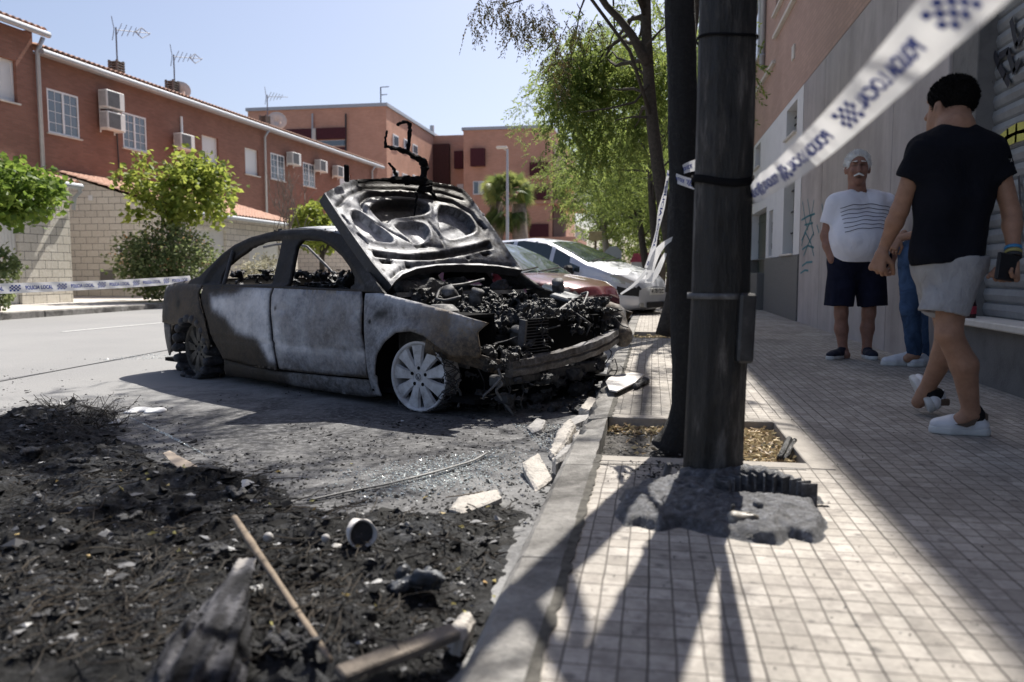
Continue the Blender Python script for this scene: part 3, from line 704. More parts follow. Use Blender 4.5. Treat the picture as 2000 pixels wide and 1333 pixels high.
# garages in front of the houses
GX = -14.4
def garage(y0, y1, doors, zl, zh, label, side=True, roofy=None):
    r = root('garage', label, 'garage', (GX, y0, HG)); D = 4.0
    f = lambda s, z, d: (-d, s - y0, z - HG)
    b = MB(); gridwall(b, None, y0, y1, 0, zl, [(a, c, HG, h) for a, c, h in doors], .12, f)
    P = [(0, 0, -HG), (-D, 0, -HG), (-D, 0, zh - HG), (0, 0, zl - HG)]; b.add(P, [(0, 1, 2, 3)]); P = [(p[0], y1 - y0, p[2]) for p in P]; b.add(P, [(3, 2, 1, 0)])
    b.build('block_wall', M_block, r)
    for a, c, h in doors:
        b = MB(); n = int((c - a) / .1); V = []
        for i in range(n * 2 + 1): V += [(-.1 + (.012 if (i // 1) % 2 else 0), a - y0 + (c - a) * i / (2 * n), 0), (-.1 + (.012 if i % 2 else 0), a - y0 + (c - a) * i / (2 * n), h - HG)]
        d_ = mesh('garage_door', V, [(2 * i, 2 * i + 2, 2 * i + 3, 2 * i + 1) for i in range(2 * n)], M_door, r)
        b = MB(); b.cyl((-.09, (a + c) / 2 - y0, 1.25), (-.04, (a + c) / 2 - y0, 1.25), .07); b.build('handle', M_iron, d_)
    tiled_roof('roof', r, y0 - .12, y1 + .1, .28, zl + .03, -D, zh + .05, lambda x, s, z: (x, s - y0, z - HG))
    b = MB(); b.tube([(.3, -.1, zl - .03 - HG), (.3, y1 - y0 + .1, zl - .03 - HG)], .07, 10); b.build('gutter', M_gutter, r)
    return r
g1 = garage(10.5, 17.9, [(12.0, 16.25, 2.35)], 3.02, 4.1, 'block garage at the left edge with a ribbed door and curved gutter pipe')
b = MB(); b.tube([(.3, 7.35, 2.86), (.3, 7.45, 2.75), (.12, 7.46, 2.6), (.07, 7.46, 2.3)], .05, 10); b.build('gutter_pipe', M_gutter, g1, smooth=True)
g2 = garage(22.5, 30.9, [(22.85, 25.35, 2.28), (26.9, 29.4, 2.2)], 2.74, 3.95, 'pale block garage behind the bushes with two ribbed doors')
q = MB(); c = gy(243, 491, 22.49); q.box((c[0] - GX, -.03, c[2] - HG), (.42, .06, .32), b=.01); mb_ = q.build('meter_box', M_pvc, g2)
q = MB(); 
for e in (-.09, .09): q.box((c[0] - GX + e, -.065, c[2] - HG + .02), (.11, .012, .1))
q.build('dial', M_dark, mb_)
c = gy(177, 387, 22.49); q = MB(); q.box((c[0] - GX, -.02, c[2] - HG), (.14, .04, .16), b=.005); q.box((c[0] - GX, -.045, c[2] - HG), (.07, .01, .08)); q.build('vent', M_pvc, g2)
c = gy(210, 539, 22.49); q = MB(); q.box((c[0] - GX, -.01, c[2] - HG), (.5, .02, .34), b=.003); q.build('hatch', M_plinth, g2)
g3 = garage(38.0, 46.5, [(40, 42.5, 2.2)], 2.75, 3.95, 'farther garage roof seen beyond the bare shrub')
# ---------------------------------------------------------------- far apartment blocks
def block(name, label, corner, e1, e2, L1, L2, z1, m):
    r = root(name, label, 'building', tuple(corner) + (0,), math.atan2(e1[1], e1[0])); b = MB()
    b.box((L1 / 2, L2 / 2, z1 / 2), (L1, L2, z1)); b.build('brick_wall', m, r)
    b = MB(); b.box((L1 / 2, L2 / 2, z1 + .12), (L1 + .25, L2 + .25, .24)); b.build('coping', M_gutter, r); return r
Y1 = 57.0; A = gy(484, 221, Y1 + .0); B_ = gy(754, 208, Y1)
fb = block('apartment_block', 'wide orange brick block with two maroon awnings, behind the terrace roof', (A[0], Y1), (1, 0), 0, B_[0] - A[0], 16, B_[2], M_brickO)
def fpan(parent, name, u0, v0, u1, v1, m, Yp, ox, off=.06, th=.12):
    a = gy(u0, v1, Yp); c = gy(u1, v0, Yp); b = MB(); b.box(((a[0] + c[0]) / 2 - ox, -off, (a[2] + c[2]) / 2), (c[0] - a[0], th, c[2] - a[2]), b=.01); return b.build(name, m, parent)
fpan(fb, 'awning', 556, 252, 611, 285, M_maroon, Y1, A[0]); fpan(fb, 'awning', 620, 250, 677, 273, M_maroon, Y1, A[0], .12, .24)
w_ = fpan(fb, 'window', 620, 273.5, 677, 287, M_pvc, Y1, A[0], .02, .05); fpan(w_, 'pane', 623, 275, 674, 286, M_glass, Y1, A[0], .06, .04)
fpan(fb, 'balcony_panel', 620, 288, 677, 305, M_maroon, Y1, A[0], .05, .1); fpan(fb, 'pillar', 612.5, 252, 618.5, 292, M_sill, Y1, A[0], .1, .2)
for u in (611.5, 676.5): b = MB(); a = gy(u, 223, Y1); c = gy(u, 300, Y1); b.tube([(a[0] - A[0], -.12, a[2]), (c[0] - A[0], -.12, c[2])], .07, 8); b.build('downpipe', M_iron if u > 650 else M_gutter, fb)
xr = B_[0]
for i, (u, v0, v1) in enumerate(((772, 264, 288), (793, 273, 292), (810, 283, 302), (772, 333, 350), (790, 340, 355), (810, 343, 357))):
    c0 = gx(u, v0, xr); c1 = gx(u, v1, xr); b = MB(); b.box((xr - A[0] + .03, c0[1] - Y1, (c0[2] + c1[2]) / 2), (.08, 1.3, c0[2] - c1[2]), b=.01); w_ = b.build('window', M_pvc, fb)
    b = MB(); b.box((xr - A[0] + .08, c0[1] - Y1, (c0[2] + c1[2]) / 2), (.03, 1.0, c0[2] - c1[2] - .25)); b.build('pane', M_glass, w_)
for u, vt, X_, lb in ((744, 171, 0, 'thin twin armed aerial on the orange block beside its corner'),):
    a = gy(u, 209, Y1 + 1); c = gy(u, vt, Y1 + 1); r = root('antenna', lb, 'antenna', (a[0], Y1 + 1, B_[2] + .2), 0, 'aerials on the roofs'); h = c[2] - B_[2] - .2
    b = MB(); b.tube([(0, 0, 0), (0, 0, h)], .05, 6); b.build('mast', M_alu, r); b = MB(); b.tube([(0, 0, h), (.65, 0, h + .02)], .035, 5); b.tube([(0, 0, h * .6), (.5, 0, h * .62)], .035, 5); b.build('aerial', M_alu, r)
b = MB(); a = gx(820, 248, xr); b.tube([(xr - A[0] - .6, 14.5, B_[2]), (xr - A[0] - .6, 14.5, B_[2] + 1.2)], .2, 10); b.build('flue', M_gutter, fb)
Y2 = 66.0; A2 = gy(905, 257, Y2); B2 = gy(1078, 250, Y2)
sb = block('apartment_block', 'orange brick block with a palm before it and balconies round its corner', (A2[0], Y2), (1, 0), 0, B2[0] - A2[0], 20, B2[2], M_brickO)
A3 = gy(833, 266, Y2 + 4); b = MB(); L_ = A2[0] - A3[0]; zz = A3[2]; b.box((-L_ / 2, 4 + 4, zz / 2), (L_ + 2, 8, zz)); b.build('recessed_wing', M_brickO, sb)
fpan(sb, 'awning', 921, 291, 948, 326, M_maroon, Y2, A2[0], .25, .5)
a = gy(889, 297, Y2 + 4); c = gy(906, 330, Y2 + 4); b = MB(); b.box(((a[0] + c[0]) / 2 - A2[0], 3.8, (a[2] + c[2]) / 2), (c[0] - a[0], .5, a[2] - c[2])); b.build('awning', M_maroon, sb)
a = gy(834, 284, Y2 + 4); c = gy(880, 372, Y2 + 4); b = MB(); b.box(((a[0] + c[0]) / 2 - A2[0], 3.75, (a[2] + c[2]) / 2), (c[0] - a[0], .5, a[2] - c[2])); b.build('stair_screen', simple('brown_screen', (.07, .028, .026), .8, var=.3), sb)
for u0, v0, u1, v1, cur in ((924, 354, 946, 381, 0), (893, 360, 905, 384, 1), (925, 417, 946, 440, 1)):
    w_ = fpan(sb, 'window', u0, v0, u1, v1, M_pvc, Y2 + (4 if u0 == 893 else 0), A2[0], .03 - (4 if u0 == 893 else 0), .06)
    if u0 != 893: fpan(w_, 'pane', u0 + 2, v0 + 2, (u0 + u1) / 2 - .8, v1 - 2, M_curtain if cur else M_glass, Y2, A2[0], .07, .03); fpan(w_, 'pane', (u0 + u1) / 2 + .8, v0 + 2, u1 - 2, v1 - 2, M_curtain, Y2, A2[0], .07, .03)
xb = B2[0] - A2[0]
for v in (347, 395, 467):
    zf = gy(1055, v, Y2)[2]; b = MB(); b.box((xb + .2, 5.5, zf), (3.6, 11.4, .3)); bl = b.build('balcony', M_brickO, sb)
    b = MB(); b.box((xb - 1.0, -.3, zf + .68), (1.6, .08, 1.05)); b.build('panel', M_maroon, bl)
    b = MB()
    for k in range(24): b.tube([(xb + 2.0, .0 + k * .45, zf + .1), (xb + 2.0, .0 + k * .45, zf + 1.15)], .03, 4)
    b.tube([(xb + 2.0, -.2, zf + 1.15), (xb + 2.0, 11, zf + 1.15)], .04, 4); b.build('railing', M_sill, bl)
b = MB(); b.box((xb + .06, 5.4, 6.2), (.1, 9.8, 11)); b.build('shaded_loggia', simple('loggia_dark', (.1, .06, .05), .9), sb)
# ---------------------------------------------------------------- the burnt saloon
CA = np.array([-1.41, 4.74]); CB = np.array([-3.68, 6.04]); ch = (CA - CB) / np.linalg.norm(CA - CB); cn = np.array([-ch[1], ch[0]]); CO = CA + cn * .75
def cy_(u, v, yl):       # point of the car's own frame on its lengthwise plane y = yl
    d = ray(u, v); t = ((CO - _C[:2]) @ cn + yl) / (d[:2] @ cn); p = _C + d * t; return np.array([(p[:2] - CO) @ ch, yl, p[2]])
def cx_(u, v, xl):
    d = ray(u, v); t = ((CO - _C[:2]) @ ch + xl) / (d[:2] @ ch); p = _C + d * t; return np.array([xl, (p[:2] - CO) @ cn, p[2]])
car = root('burnt_car', 'burnt out saloon car with its hood thrown open and one pale alloy wheel bared', 'car', (CO[0], CO[1], 0), math.atan2(ch[1], ch[0]))
def m_burnt(name, rough=(.5, .85), metal=.1, bump=.005):
    s = N(name); a = s.attr('ash'); w_ = s.attr('warm'); k = s.attr('dark'); n1 = s.noise(7, 9, .7, None, .4); n2 = s.noise(38, 6, .75); n3 = s.noise(2.4, 6, .6, None, .8)
    f = s.math('ADD', a, s.math('ADD', s.math('MULTIPLY', s.math('SUBTRACT', n1, .5), .72), s.math('MULTIPLY', s.math('SUBTRACT', n2, .5), .75)))
    col = s.ramp(f, [(.0, (.005, .005, .005)), (.22, (.020, .019, .020)), (.40, (.07, .072, .078)), (.58, (.20, .21, .235)), (.78, (.44, .455, .49)), (1, (.78, .78, .80))])
    wf = s.math('MULTIPLY', w_, s.ramp(s.math('ADD', s.math('MULTIPLY', n3, .6), s.math('MULTIPLY', n2, .5)), [(.4, 0), (.62, 1)]))
    col = s.mix(wf, col, s.ramp(n2, [(.3, (.05, .03, .018)), (.7, (.20, .15, .095))])); col = s.mix(k, col, (.004, .004, .004))
    s.out(col, s.ramp(n2, [(.3, rough[0]), (.7, rough[1])]), metal, .4); s.bump(n2, bump, .8); s.bump(n1, bump * 2, .5); return s.m
M_burn = m_burnt('burnt_paint'); M_burnh = m_burnt('burnt_hood_metal', (.38, .7), .2, .004)
def m_char(name, c1=(.006, .006, .007), c2=(.05, .05, .055), c3=(.16, .16, .17), rough=(.35, .9), sc=22, b=.012):
    s = N(name); n = s.noise(sc, 8, .75, None, .3); s.out(s.ramp(n, [(.35, c1), (.55, c2), (.72, c3)]), s.ramp(n, [(.35, rough[0]), (.6, rough[1])]), 0, .6); s.bump(n, b); return s.m
M_char = m_char('charred'); M_charw = m_char('melted_black', (.003, .003, .004), (.012, .012, .014), (.16, .165, .18), (.16, .6), 42, .012)  # pale flecks of the melted black put silver highlights into its colour
M_steelb = m_char('sooty_steel', (.03, .03, .032), (.12, .12, .125), (.26, .26, .27), (.4, .8), 16, .004)
M_black = simple('soot_black', (.008, .008, .009), .95, var=.4, spec=.1)
def Wc(x): return .87 - .16 * np.clip(x - .05, 0, 1) ** 2 / .64 - .05 * np.clip(-2.25 - x, 0, .8) ** 2 / .64
def yside(x, z):
    d = np.where(z < .76, np.where(z > .42, .05 * ((z - .42) / .34) ** 2, .05 * ((.42 - z) / .34) ** 2), .05 + (z - .76) * .47); return Wc(x) - d
def side(sgn, extra=None):
    def f(P):
        a, z = P[:, 0], P[:, 1]; over = np.clip(-3.05 - a, 0, None); ang = np.clip(over / .25, 0, math.pi / 2); rest = np.clip(over - .25 * math.pi / 2, 0, None)
        yb = yside(np.maximum(a, -3.05), z); x = np.where(over > 0, -3.05 - .25 * np.sin(ang), a); y = yb - .25 * (1 - np.cos(ang)) - rest
        if extra is not None: y = y + extra(a, z)
        y = y + .004 * (noise3(np.stack([a, z, 0 * a], 1), 4, 6, 3) - .5)
        return np.stack([x, y * sgn, z], 1)
    return f
def shrink(poly, d=.004):
    P = np.array(poly); c = P.mean(0); s_ = 1 - d / (np.abs(P - c).mean() + 1e-6); return [tuple(c + (p - c) * s_) for p in P]
def soft(P, poly, e): return 1 - sstep(-e, e, psdf(P, poly))
def panel(name, outer, sgn, ash, warm=None, dark=None, holes=(), step=.025, extra=None, parent=None, th=.012, mt=None):
    V, F = cdt(outer, holes, step); P3 = side(sgn, extra)(V)
    if sgn < 0: F = F
    n0 = np.full(len(V), 0.0)
    at = {'ash': ash(V) if callable(ash) else n0 + ash, 'warm': (warm(V) if callable(warm) else n0 + (warm or 0)), 'dark': (dark(V) if callable(dark) else n0 + (dark or 0))}
    # outward normals
    p = P3[F[0]]; nn = np.cross(p[1] - p[0], p[2] - p[0])
    if nn[1] * sgn < 0: F = F[:, ::-1]
    return mesh(name, P3, F, mt or M_burn, parent or car, True, at, th, -1)
g2 = lambda P, c, r: np.exp(-(((P[:, 0] - c[0]) / r) ** 2 + ((P[:, 1] - c[1]) / r) ** 2))
def mold(a, z): return -.007 * np.exp(-((z - .352) / .012) ** 2) + .004 * np.exp(-((z - .375) / .014) ** 2)
ringo = [(-.30, .735), (-.242, .729), (-.423, .85), (-.574, .951), (-.724, 1.04), (-.87, 1.116), (-1.015, 1.149), (-1.214, 1.171), (-1.416, 1.183), (-1.617, 1.181), (-1.818, 1.163), (-2.017, 1.131), (-2.21, 1.078), (-2.347, 1.003), (-2.455, .913), (-2.56, .83), (-2.70, .80), (-2.72, .765), (-2.46, .750), (-1.46, .745), (-.464, .736)]
wF = [(-1.316, .763), (-1.355, .884), (-1.40, 1.03), (-1.405, 1.06), (-1.38, 1.09), (-1.261, 1.095), (-1.099, 1.078), (-.987, 1.043), (-.822, .97), (-.716, .904), (-.615, .829), (-.578, .75), (-.786, .755), (-1.056, .758)]
wR = [(-2.232, .772), (-2.268, .835), (-2.239, .924), (-2.144, .987), (-2.005, 1.049), (-1.81, 1.088), (-1.616, 1.099), (-1.585, 1.004), (-1.557, .884), (-1.527, .778), (-1.765, .77), (-2.03, .768)]
rseam = [(-.402, .747), (-.631, .903), (-.854, 1.026), (-1.058, 1.099), (-1.287, 1.134), (-1.534, 1.148), (-1.796, 1.131), (-2.078, 1.088), (-2.283, 1.015), (-2.403, .913), (-2.465, .796)]
rd = [(-2.433, .757), (-1.46, .75), (-1.478, .697), (-1.463, .605), (-1.428, .466), (-1.408, .304), (-1.407, .149), (-1.756, .158), (-2.037, .178), (-2.131, .181), (-2.175, .255), (-2.25, .341), (-2.312, .479), (-2.405, .604), (-2.453, .68)]
fd = [(-1.45, .75), (-.464, .741), (-.43, .675), (-.427, .572), (-.418, .469), (-.389, .367), (-.379, .263), (-.391, .178), (-.778, .166), (-1.145, .158), (-1.388, .162), (-1.398, .304), (-1.417, .467), (-1.45, .605), (-1.466, .697)]
fe = [(-.432, .73), (-.272, .735), (-.134, .713), (.101, .679), (.328, .639), (.478, .602), (.597, .577), (.56, .545), (.533, .518), (.545, .46), (.555, .414), (.545, .37), (.48, .372), (.393, .366), (.351, .377), (.319, .403), (.263, .436), (.167, .486), (.05, .508), (-.086, .492), (-.184, .43), (-.261, .348), (-.297, .247), (-.319, .134), (-.306, .063), (-.372, .067), (-.39, .189), (-.392, .379), (-.41, .575)]
qu = [(-2.46, .757), (-2.63, .792), (-2.9, .775), (-3.1, .745), (-3.25, .70), (-3.42, .69), (-3.44, .43), (-3.1, .43), (-2.92, .42), (-2.773, .436), (-2.664, .462), (-2.521, .451), (-2.416, .41), (-2.324, .337), (-2.285, .248), (-2.26, .30), (-2.325, .478), (-2.417, .603), (-2.466, .68)]
rbp = [(-2.99, .425), (-3.44, .425), (-3.44, .22), (-3.3, .16), (-3.12, .14), (-3.02, .2), (-3.0, .33)]
wpatch = [(-2.3, .68), (-1.98, .70), (-1.80, .765), (-1.46, .77), (-1.44, .5), (-1.38, .2), (-1.5, .2), (-1.62, .36), (-1.90, .40), (-2.05, .5), (-2.25, .56)]
for sg in (-1, 1):
    near = sg < 0
    panel('side_frame', ringo, sg, (lambda P: .13 + .14 * sstep(1.1, 1.2, P[:, 1]) + .1 * sstep(-1, -.4, P[:, 0])), .12, (lambda P: .85 * np.exp(-(pdist(P, rseam, False) / .008) ** 2)), (wF, wR), .016, lambda a, z: -.03 * (1 - sstep(-.05, .004, psdf(np.stack([a, z], 1), smoothpoly(rseam + [(-2.46, .70), (-.40, .70)], 1)))) * sstep(.765, .78, z), th=.03)
    panel('rear_door', shrink(rd), sg, (lambda P: .06 + .86 * soft(P, wpatch, .06)) if near else .2, .35, (lambda P: 1.5 * g2(P, (-2.33, .62), .013)), step=.022, extra=mold)
    panel('front_door', shrink(fd), sg, (lambda P: .70 + .2 * sstep(.72, .745, P[:, 1]) + .16 * np.exp(-((P[:, 1] - .33) / .03) ** 2) + .18 * sstep(-1.2, -1.45, P[:, 0]) - .12 * sstep(.3, .2, P[:, 1]) - .25 * np.exp(-(pdist(P, fd) / .02) ** 2)) if near else .2, .5, (lambda P: 1.6 * g2(P, (-1.39, .61), .013) + .5 * g2(P, (-.95, .352), .02) + .7 * g2(P, (-.6, .352), .018)), step=.022,
          extra=lambda a, z: mold(a, z) - .018 * np.exp(-(((a + 1.31) / .055) ** 2 + ((z - .60) / .03) ** 2)))
    panel('front_fender', shrink(fe, .003), sg, (lambda P: .62 + .3 * sstep(.60, .72, P[:, 1] + .17 * np.clip(P[:, 0], -.3, .6)) - .42 * sstep(.15, .5, P[:, 0]) * sstep(.56, .42, P[:, 1])) if near else .12, (lambda P: .35 + .65 * sstep(-.1, .45, P[:, 0])),  # paler top edge: the fender's lit top is put into the ash tone
          (lambda P: 1.6 * g2(P, (-.35, .548), .013) + .8 * soft(P, [(-.33, .57), (-.28, .625), (-.17, .628), (-.185, .59), (-.27, .566)], .012)), step=.02,
          extra=lambda a, z: .022 * np.exp(-(np.abs(np.hypot(a - .03, z - .20) - .325) / .035) ** 2) * (z > .2) - .06 * sstep(.64 - .0, .76, z + .17 * np.clip(a, -.3, .6)) ** 2, th=.01)
    panel('quarter_panel', qu, sg, (lambda P: .12 + .16 * sstep(-2.9, -3.1, P[:, 0]) * sstep(.4, .6, P[:, 1]) + .25 * sstep(.7, .76, P[:, 1])), .45, (lambda P: 1.3 * g2(P, (-2.80, .60), .04)), step=.03,
          extra=lambda a, z: .015 * np.exp(-(np.abs(np.hypot(a + 2.58, z - .17) - .30) / .03) ** 2) * (z > .2) - .02 * sstep(.70, .8, z))
    panel('rear_bumper', rbp, sg, .42, .35, 0, step=.035)
    sl = [(-2.14, .178), (-1.758, .150), (-1.41, .140), (-1.147, .148), (-.78, .156), (-.392, .165), (-.36, .06), (-.483, .045), (-1.007, .041), (-1.465, .052), (-2.175, .047)]
    panel('sill', sl, sg, (lambda P: .1 + .38 * sstep(-1.5, -1.2, P[:, 0])), .3, 0, step=.03, extra=lambda a, z: -.012 + .01 * np.exp(-((z - .1) / .02) ** 2))
    b = MB(); V = [side(sg)(np.array([p]))[0] + np.array([0, .012 * -sg, 0]) for p in ((-2.212, 1.03), (-2.152, .765))]; b.tube(V, .016, 8); b.build('window_divider', M_char, car)
# roof between the rails, windscreen header, rear header, boot lid, tail
xs_ = np.linspace(-2.12, -.92, 22); V = []; ny = 21
def roofz(x): return np.interp(x, [-2.35, -2.21, -2.017, -1.818, -1.617, -1.416, -1.214, -1.015, -.87], [1.0, 1.078, 1.131, 1.163, 1.181, 1.183, 1.171, 1.149, 1.116])
for x in xs_:
    z0 = roofz(x); yw = float(yside(np.array([x]), np.array([z0]))[0]) - .004
    for j in range(ny):
        t = -1 + 2 * j / (ny - 1); V.append((x + .06 * (1 - t * t) * (1 if x > -1.0 else -.5 if x < -2.05 else 0), t * yw, z0 + .045 * (1 - t * t) + .004 * math.sin(9 * x + 5 * t)))
F = [(i * ny + j, (i + 1) * ny + j, (i + 1) * ny + j + 1, i * ny + j + 1) for i in range(len(xs_) - 1) for j in range(ny - 1)]
V = np.array(V); mesh('roof', V, [q[::-1] for q in F] if False else F, M_burn, car, True, {'ash': .30 + .5 * sstep(-.9, -.3, -np.abs(V[:, 1]) * 1.0 - 0) + .2 * sstep(-1.6, -1.0, V[:, 0]), 'warm': np.full(len(V), .15), 'dark': np.zeros(len(V))}, .02, -1)
xs_ = np.linspace(-3.28, -2.62, 12); V = []
for x in xs_:
    z0 = np.interp(x, [-3.3, -3.2, -3.0, -2.6], [.70, .745, .775, .80]); yw = .74 if x > -3.1 else .74 - (-3.1 - x) * 1.0
    for j in range(ny): t = -1 + 2 * j / (ny - 1); V.append((x, t * yw, z0 + .02 * (1 - t * t)))
V = np.array(V); F = [(i * ny + j, (i + 1) * ny + j, (i + 1) * ny + j + 1, i * ny + j + 1) for i in range(len(xs_) - 1) for j in range(ny - 1)]
mesh('boot_lid', V, F, M_burn, car, True, {'ash': np.full(len(V), .3), 'warm': np.full(len(V), .5), 'dark': np.zeros(len(V))}, .015, -1)
# dark shell inside: floor, bulkheads, wheel housings, side boxes added to block light
b = MB(); b.box((-1.4, 0, .10), (3.7, 1.5, .03)); b.box((-.42, 0, .42), (.04, 1.5, .62)); b.box((-2.42, 0, .44), (.04, 1.44, .62)); b.box((-3.2, 0, .42), (.03, 1.0, .5))
for s in (-1, 1): b.box((-1.42, s * .74, .44), (1.9, .02, .58)); b.box((0, s * .48, .34), (.72, .03, .5)); b.box((-2.58, s * .5, .4), (.75, .03, .5)); b.box((-.36, s * .66, .4), (.02, .34, .6)); b.box((-2.22, s * .64, .42), (.02, .28, .54)); b.box((0, s * .66, .60), (.8, .3, .02)); b.box((-2.6, s * .64, .62), (.76, .28, .02)); b.box((-2.95, s * .64, .44), (.02, .28, .36))
b.build('dark_shell', M_black, car)
# melted interior
def lump(name, lo, hi, h, seeds, n, rr, m, parent, amp=.03, sc=14, pts=None, k=.03, zs=1.0):
    sc *= 1.5; rr = (rr[0] * .62, rr[1] * .72); k = .008
    q = SDF(lo, hi, h); r_ = random.Random(seeds); lo = np.array(lo); hi = np.array(hi)
    for i in range(n):
        r0 = r_.uniform(*rr); c = lo + (hi - lo) * np.array([r_.random(), r_.random(), r_.random()]); c = np.clip(c, lo + r0, hi - r0)
        if pts: c = np.array(pts[i % len(pts)]) + np.array([r_.uniform(-1, 1) for _ in range(3)]) * r0 * .9
        q.ell(c, (r0 * r_.uniform(.7, 1.5), r0 * r_.uniform(.7, 1.5), r0 * r_.uniform(.5, 1.0) * zs), k, rz=r_.random() * 3)
    for i in range(n):
        c = lo + (hi - lo) * np.array([r_.random(), r_.random(), r_.random()])
        if pts: c = np.array(pts[i % len(pts)]) + np.array([r_.uniform(-1, 1) for _ in range(3)]) * rr[1]
        d = np.array([r_.uniform(-1, 1), r_.uniform(-1, 1), r_.uniform(-.5, .5)]) * rr[1] * 1.6
        if i % 3: q.cone(c - d, c + d, r_.uniform(.010, .022), r_.uniform(.008, .016), .006)
        else: q.box(c, (r_.uniform(.03, .12), r_.uniform(.03, .12), r_.uniform(.015, .05)), .004, .004, 'u', r_.random() * 3)
    q.disp(lambda P: amp * ((1 - np.abs(noise3(P, seeds, sc, 4, .62) * 2 - 1)) - .72) * 1.2 + .012 * (noise3(P, seeds + 1, 70, 2) - .5)); V, F = q.net(); return mesh(name, V, F, m, parent, False)
lump('parcel_shelf', (-2.5, -.62, .66), (-1.62, .62, .90), .016, 5, 60, (.05, .11), M_charw, car, .07, 11, zs=.6)
seat = lump('front_seat', (-1.5, -.05, .2), (-.85, .55, 1.02), .018, 8, 26, (.07, .12), M_char, car, .05, 9, pts=[(-1.2, .2, .5), (-1.25, .3, .65), (-1.22, .22, .78), (-1.12, .25, .85), (-1.05, .3, .82), (-1.2, .1, .6)])
lump('front_seat', (-1.5, -.6, .2), (-.85, -.05, .82), .018, 9, 24, (.07, .12), M_char, car, .05, 9, pts=[(-1.2, -.3, .45), (-1.25, -.35, .6), (-1.1, -.3, .45)])
lump('dashboard', (-1.0, -.66, .45), (-.4, .66, .84), .02, 10, 40, (.08, .13), M_char, car, .05, 10)
b = MB(); A_ = [cy_(u, v, .5) for u, v in ((515, 483), (540, 478), (575, 476), (600, 482), (618, 500), (640, 522), (660, 545), (668, 556))]; b.tube(A_, .012, 8); b.build('airbag_rail', M_steelb, car, True)
b = MB(); b.prism([(-.98, .80), (-.62, .80), (-.5, .74), (-.86, 1.09), (-.93, 1.10)], (0, .44, 0), (1, 0, 0), (0, 0, 1), (0, 1, 0), .12); b.build('windscreen_pillar', M_black, car)
# bay
b = MB()
for s in (-1, 1):
    b.box((-.06, s * .60, .44), (.68, .03, .26), (0, .12, 0)); b.box((-.02, s * .60, .60), (.74, .07, .02), (0, .13, 0)); b.lathe([(.001, .08), (.07, .075), (.11, .04), (.13, -.04)], (-.02, s * .54, .58), 20)
b.box((.42, 0, .20), (.08, 1.1, .07), b=.01); b.box((-.36, 0, .70), (.10, 1.32, .03), (0, -.3, 0)); b.build('bay_frame', M_steelb, car)
eng = lump('engine', (-.36, -.56, .22), (.5, .62, .76), .0105, 11, 90, (.05, .12), M_charw, car, .085, 12, k=.02,
           pts=[(-.2, y, .60) for y in np.linspace(-.3, .55, 7)] + [(.0, y, .56) for y in np.linspace(-.3, .55, 7)] + [(.2, y, .50) for y in np.linspace(-.25, .5, 6)] + [(-.28, y, .64) for y in np.linspace(-.45, .55, 6)] + [(.1, y, .35) for y in np.linspace(-.45, .5, 6)])
for i, (u, v, x) in enumerate(((930, 580, -.1), (1010, 655, .3), (1090, 560, .0), (880, 575, -.2))):
    c = cx_(u, v, x); b = MB(); b.lathe([(.001, -.06), (.045, -.06), (.048, .0), (.04, .03), (.045, .035), (.045, .05), (.001, .055)], c, 18, rotm(.3 * i, .4, 0)); b.build('canister', M_steelb, eng, True)
c = cx_(1105, 580, .1); b = MB(); b.box(c, (.17, .24, .03), (.1, .25, .3), .01); b.build('cover_plate', m_char('scorched_plate', (.05, .055, .06), (.2, .22, .24), (.42, .45, .48), (.4, .8), 14, .006), eng)
def hose(pts, r, m=M_steelb, nm='hose'):
    P = np.array(pts); t = np.linspace(0, len(P) - 1, len(P) * 5); Q = np.stack([np.interp(t, range(len(P)), P[:, k]) for k in range(3)], 1)
    for _ in range(3): Q[1:-1] = (Q[:-2] + 2 * Q[1:-1] + Q[2:]) / 4
    b = MB(); b.tube(Q, r, 7); return b.build(nm, m, car, True)
hose([cx_(1012, 690, .52), cx_(1030, 672, .5), cx_(1055, 655, .46), cx_(1070, 630, .44), cx_(1088, 610, .4), cx_(1115, 590, .3), cx_(1140, 575, .25)], .012)
hose([cy_(852, 586, -.4), cy_(858, 566, -.3), cy_(875, 559, -.2), cy_(905, 556, 0), cy_(945, 546, .2)], .010); hose([cx_(853, 585, -.2), cx_(870, 588, -.15), cx_(900, 580, -.1)], .01)
hose([cx_(965, 620, .1), cx_(972, 638, .1), cx_(985, 655, .15), cx_(1000, 665, .2)], .02)
hose([cx_(1130, 640, .5), cx_(1145, 600, .45), cx_(1160, 582, .4), cx_(1175, 588, .45), cx_(1180, 615, .5)], .006); hose([cx_(1135, 605, .5), cx_(1150, 570, .4), cx_(1135, 575, .35)], .008)
r_ = random.Random(5)
for i in range(26):
    a = np.array([r_.uniform(.1, .55), r_.uniform(-.3, .6), r_.uniform(.45, .66)]); q = [a]
    for k in range(4): q.append(q[-1] + np.array([r_.uniform(-.08, .08), r_.uniform(-.1, .1), r_.uniform(-.09, .03)]))
    hose(q, r_.uniform(.003, .007), M_char, 'wire')
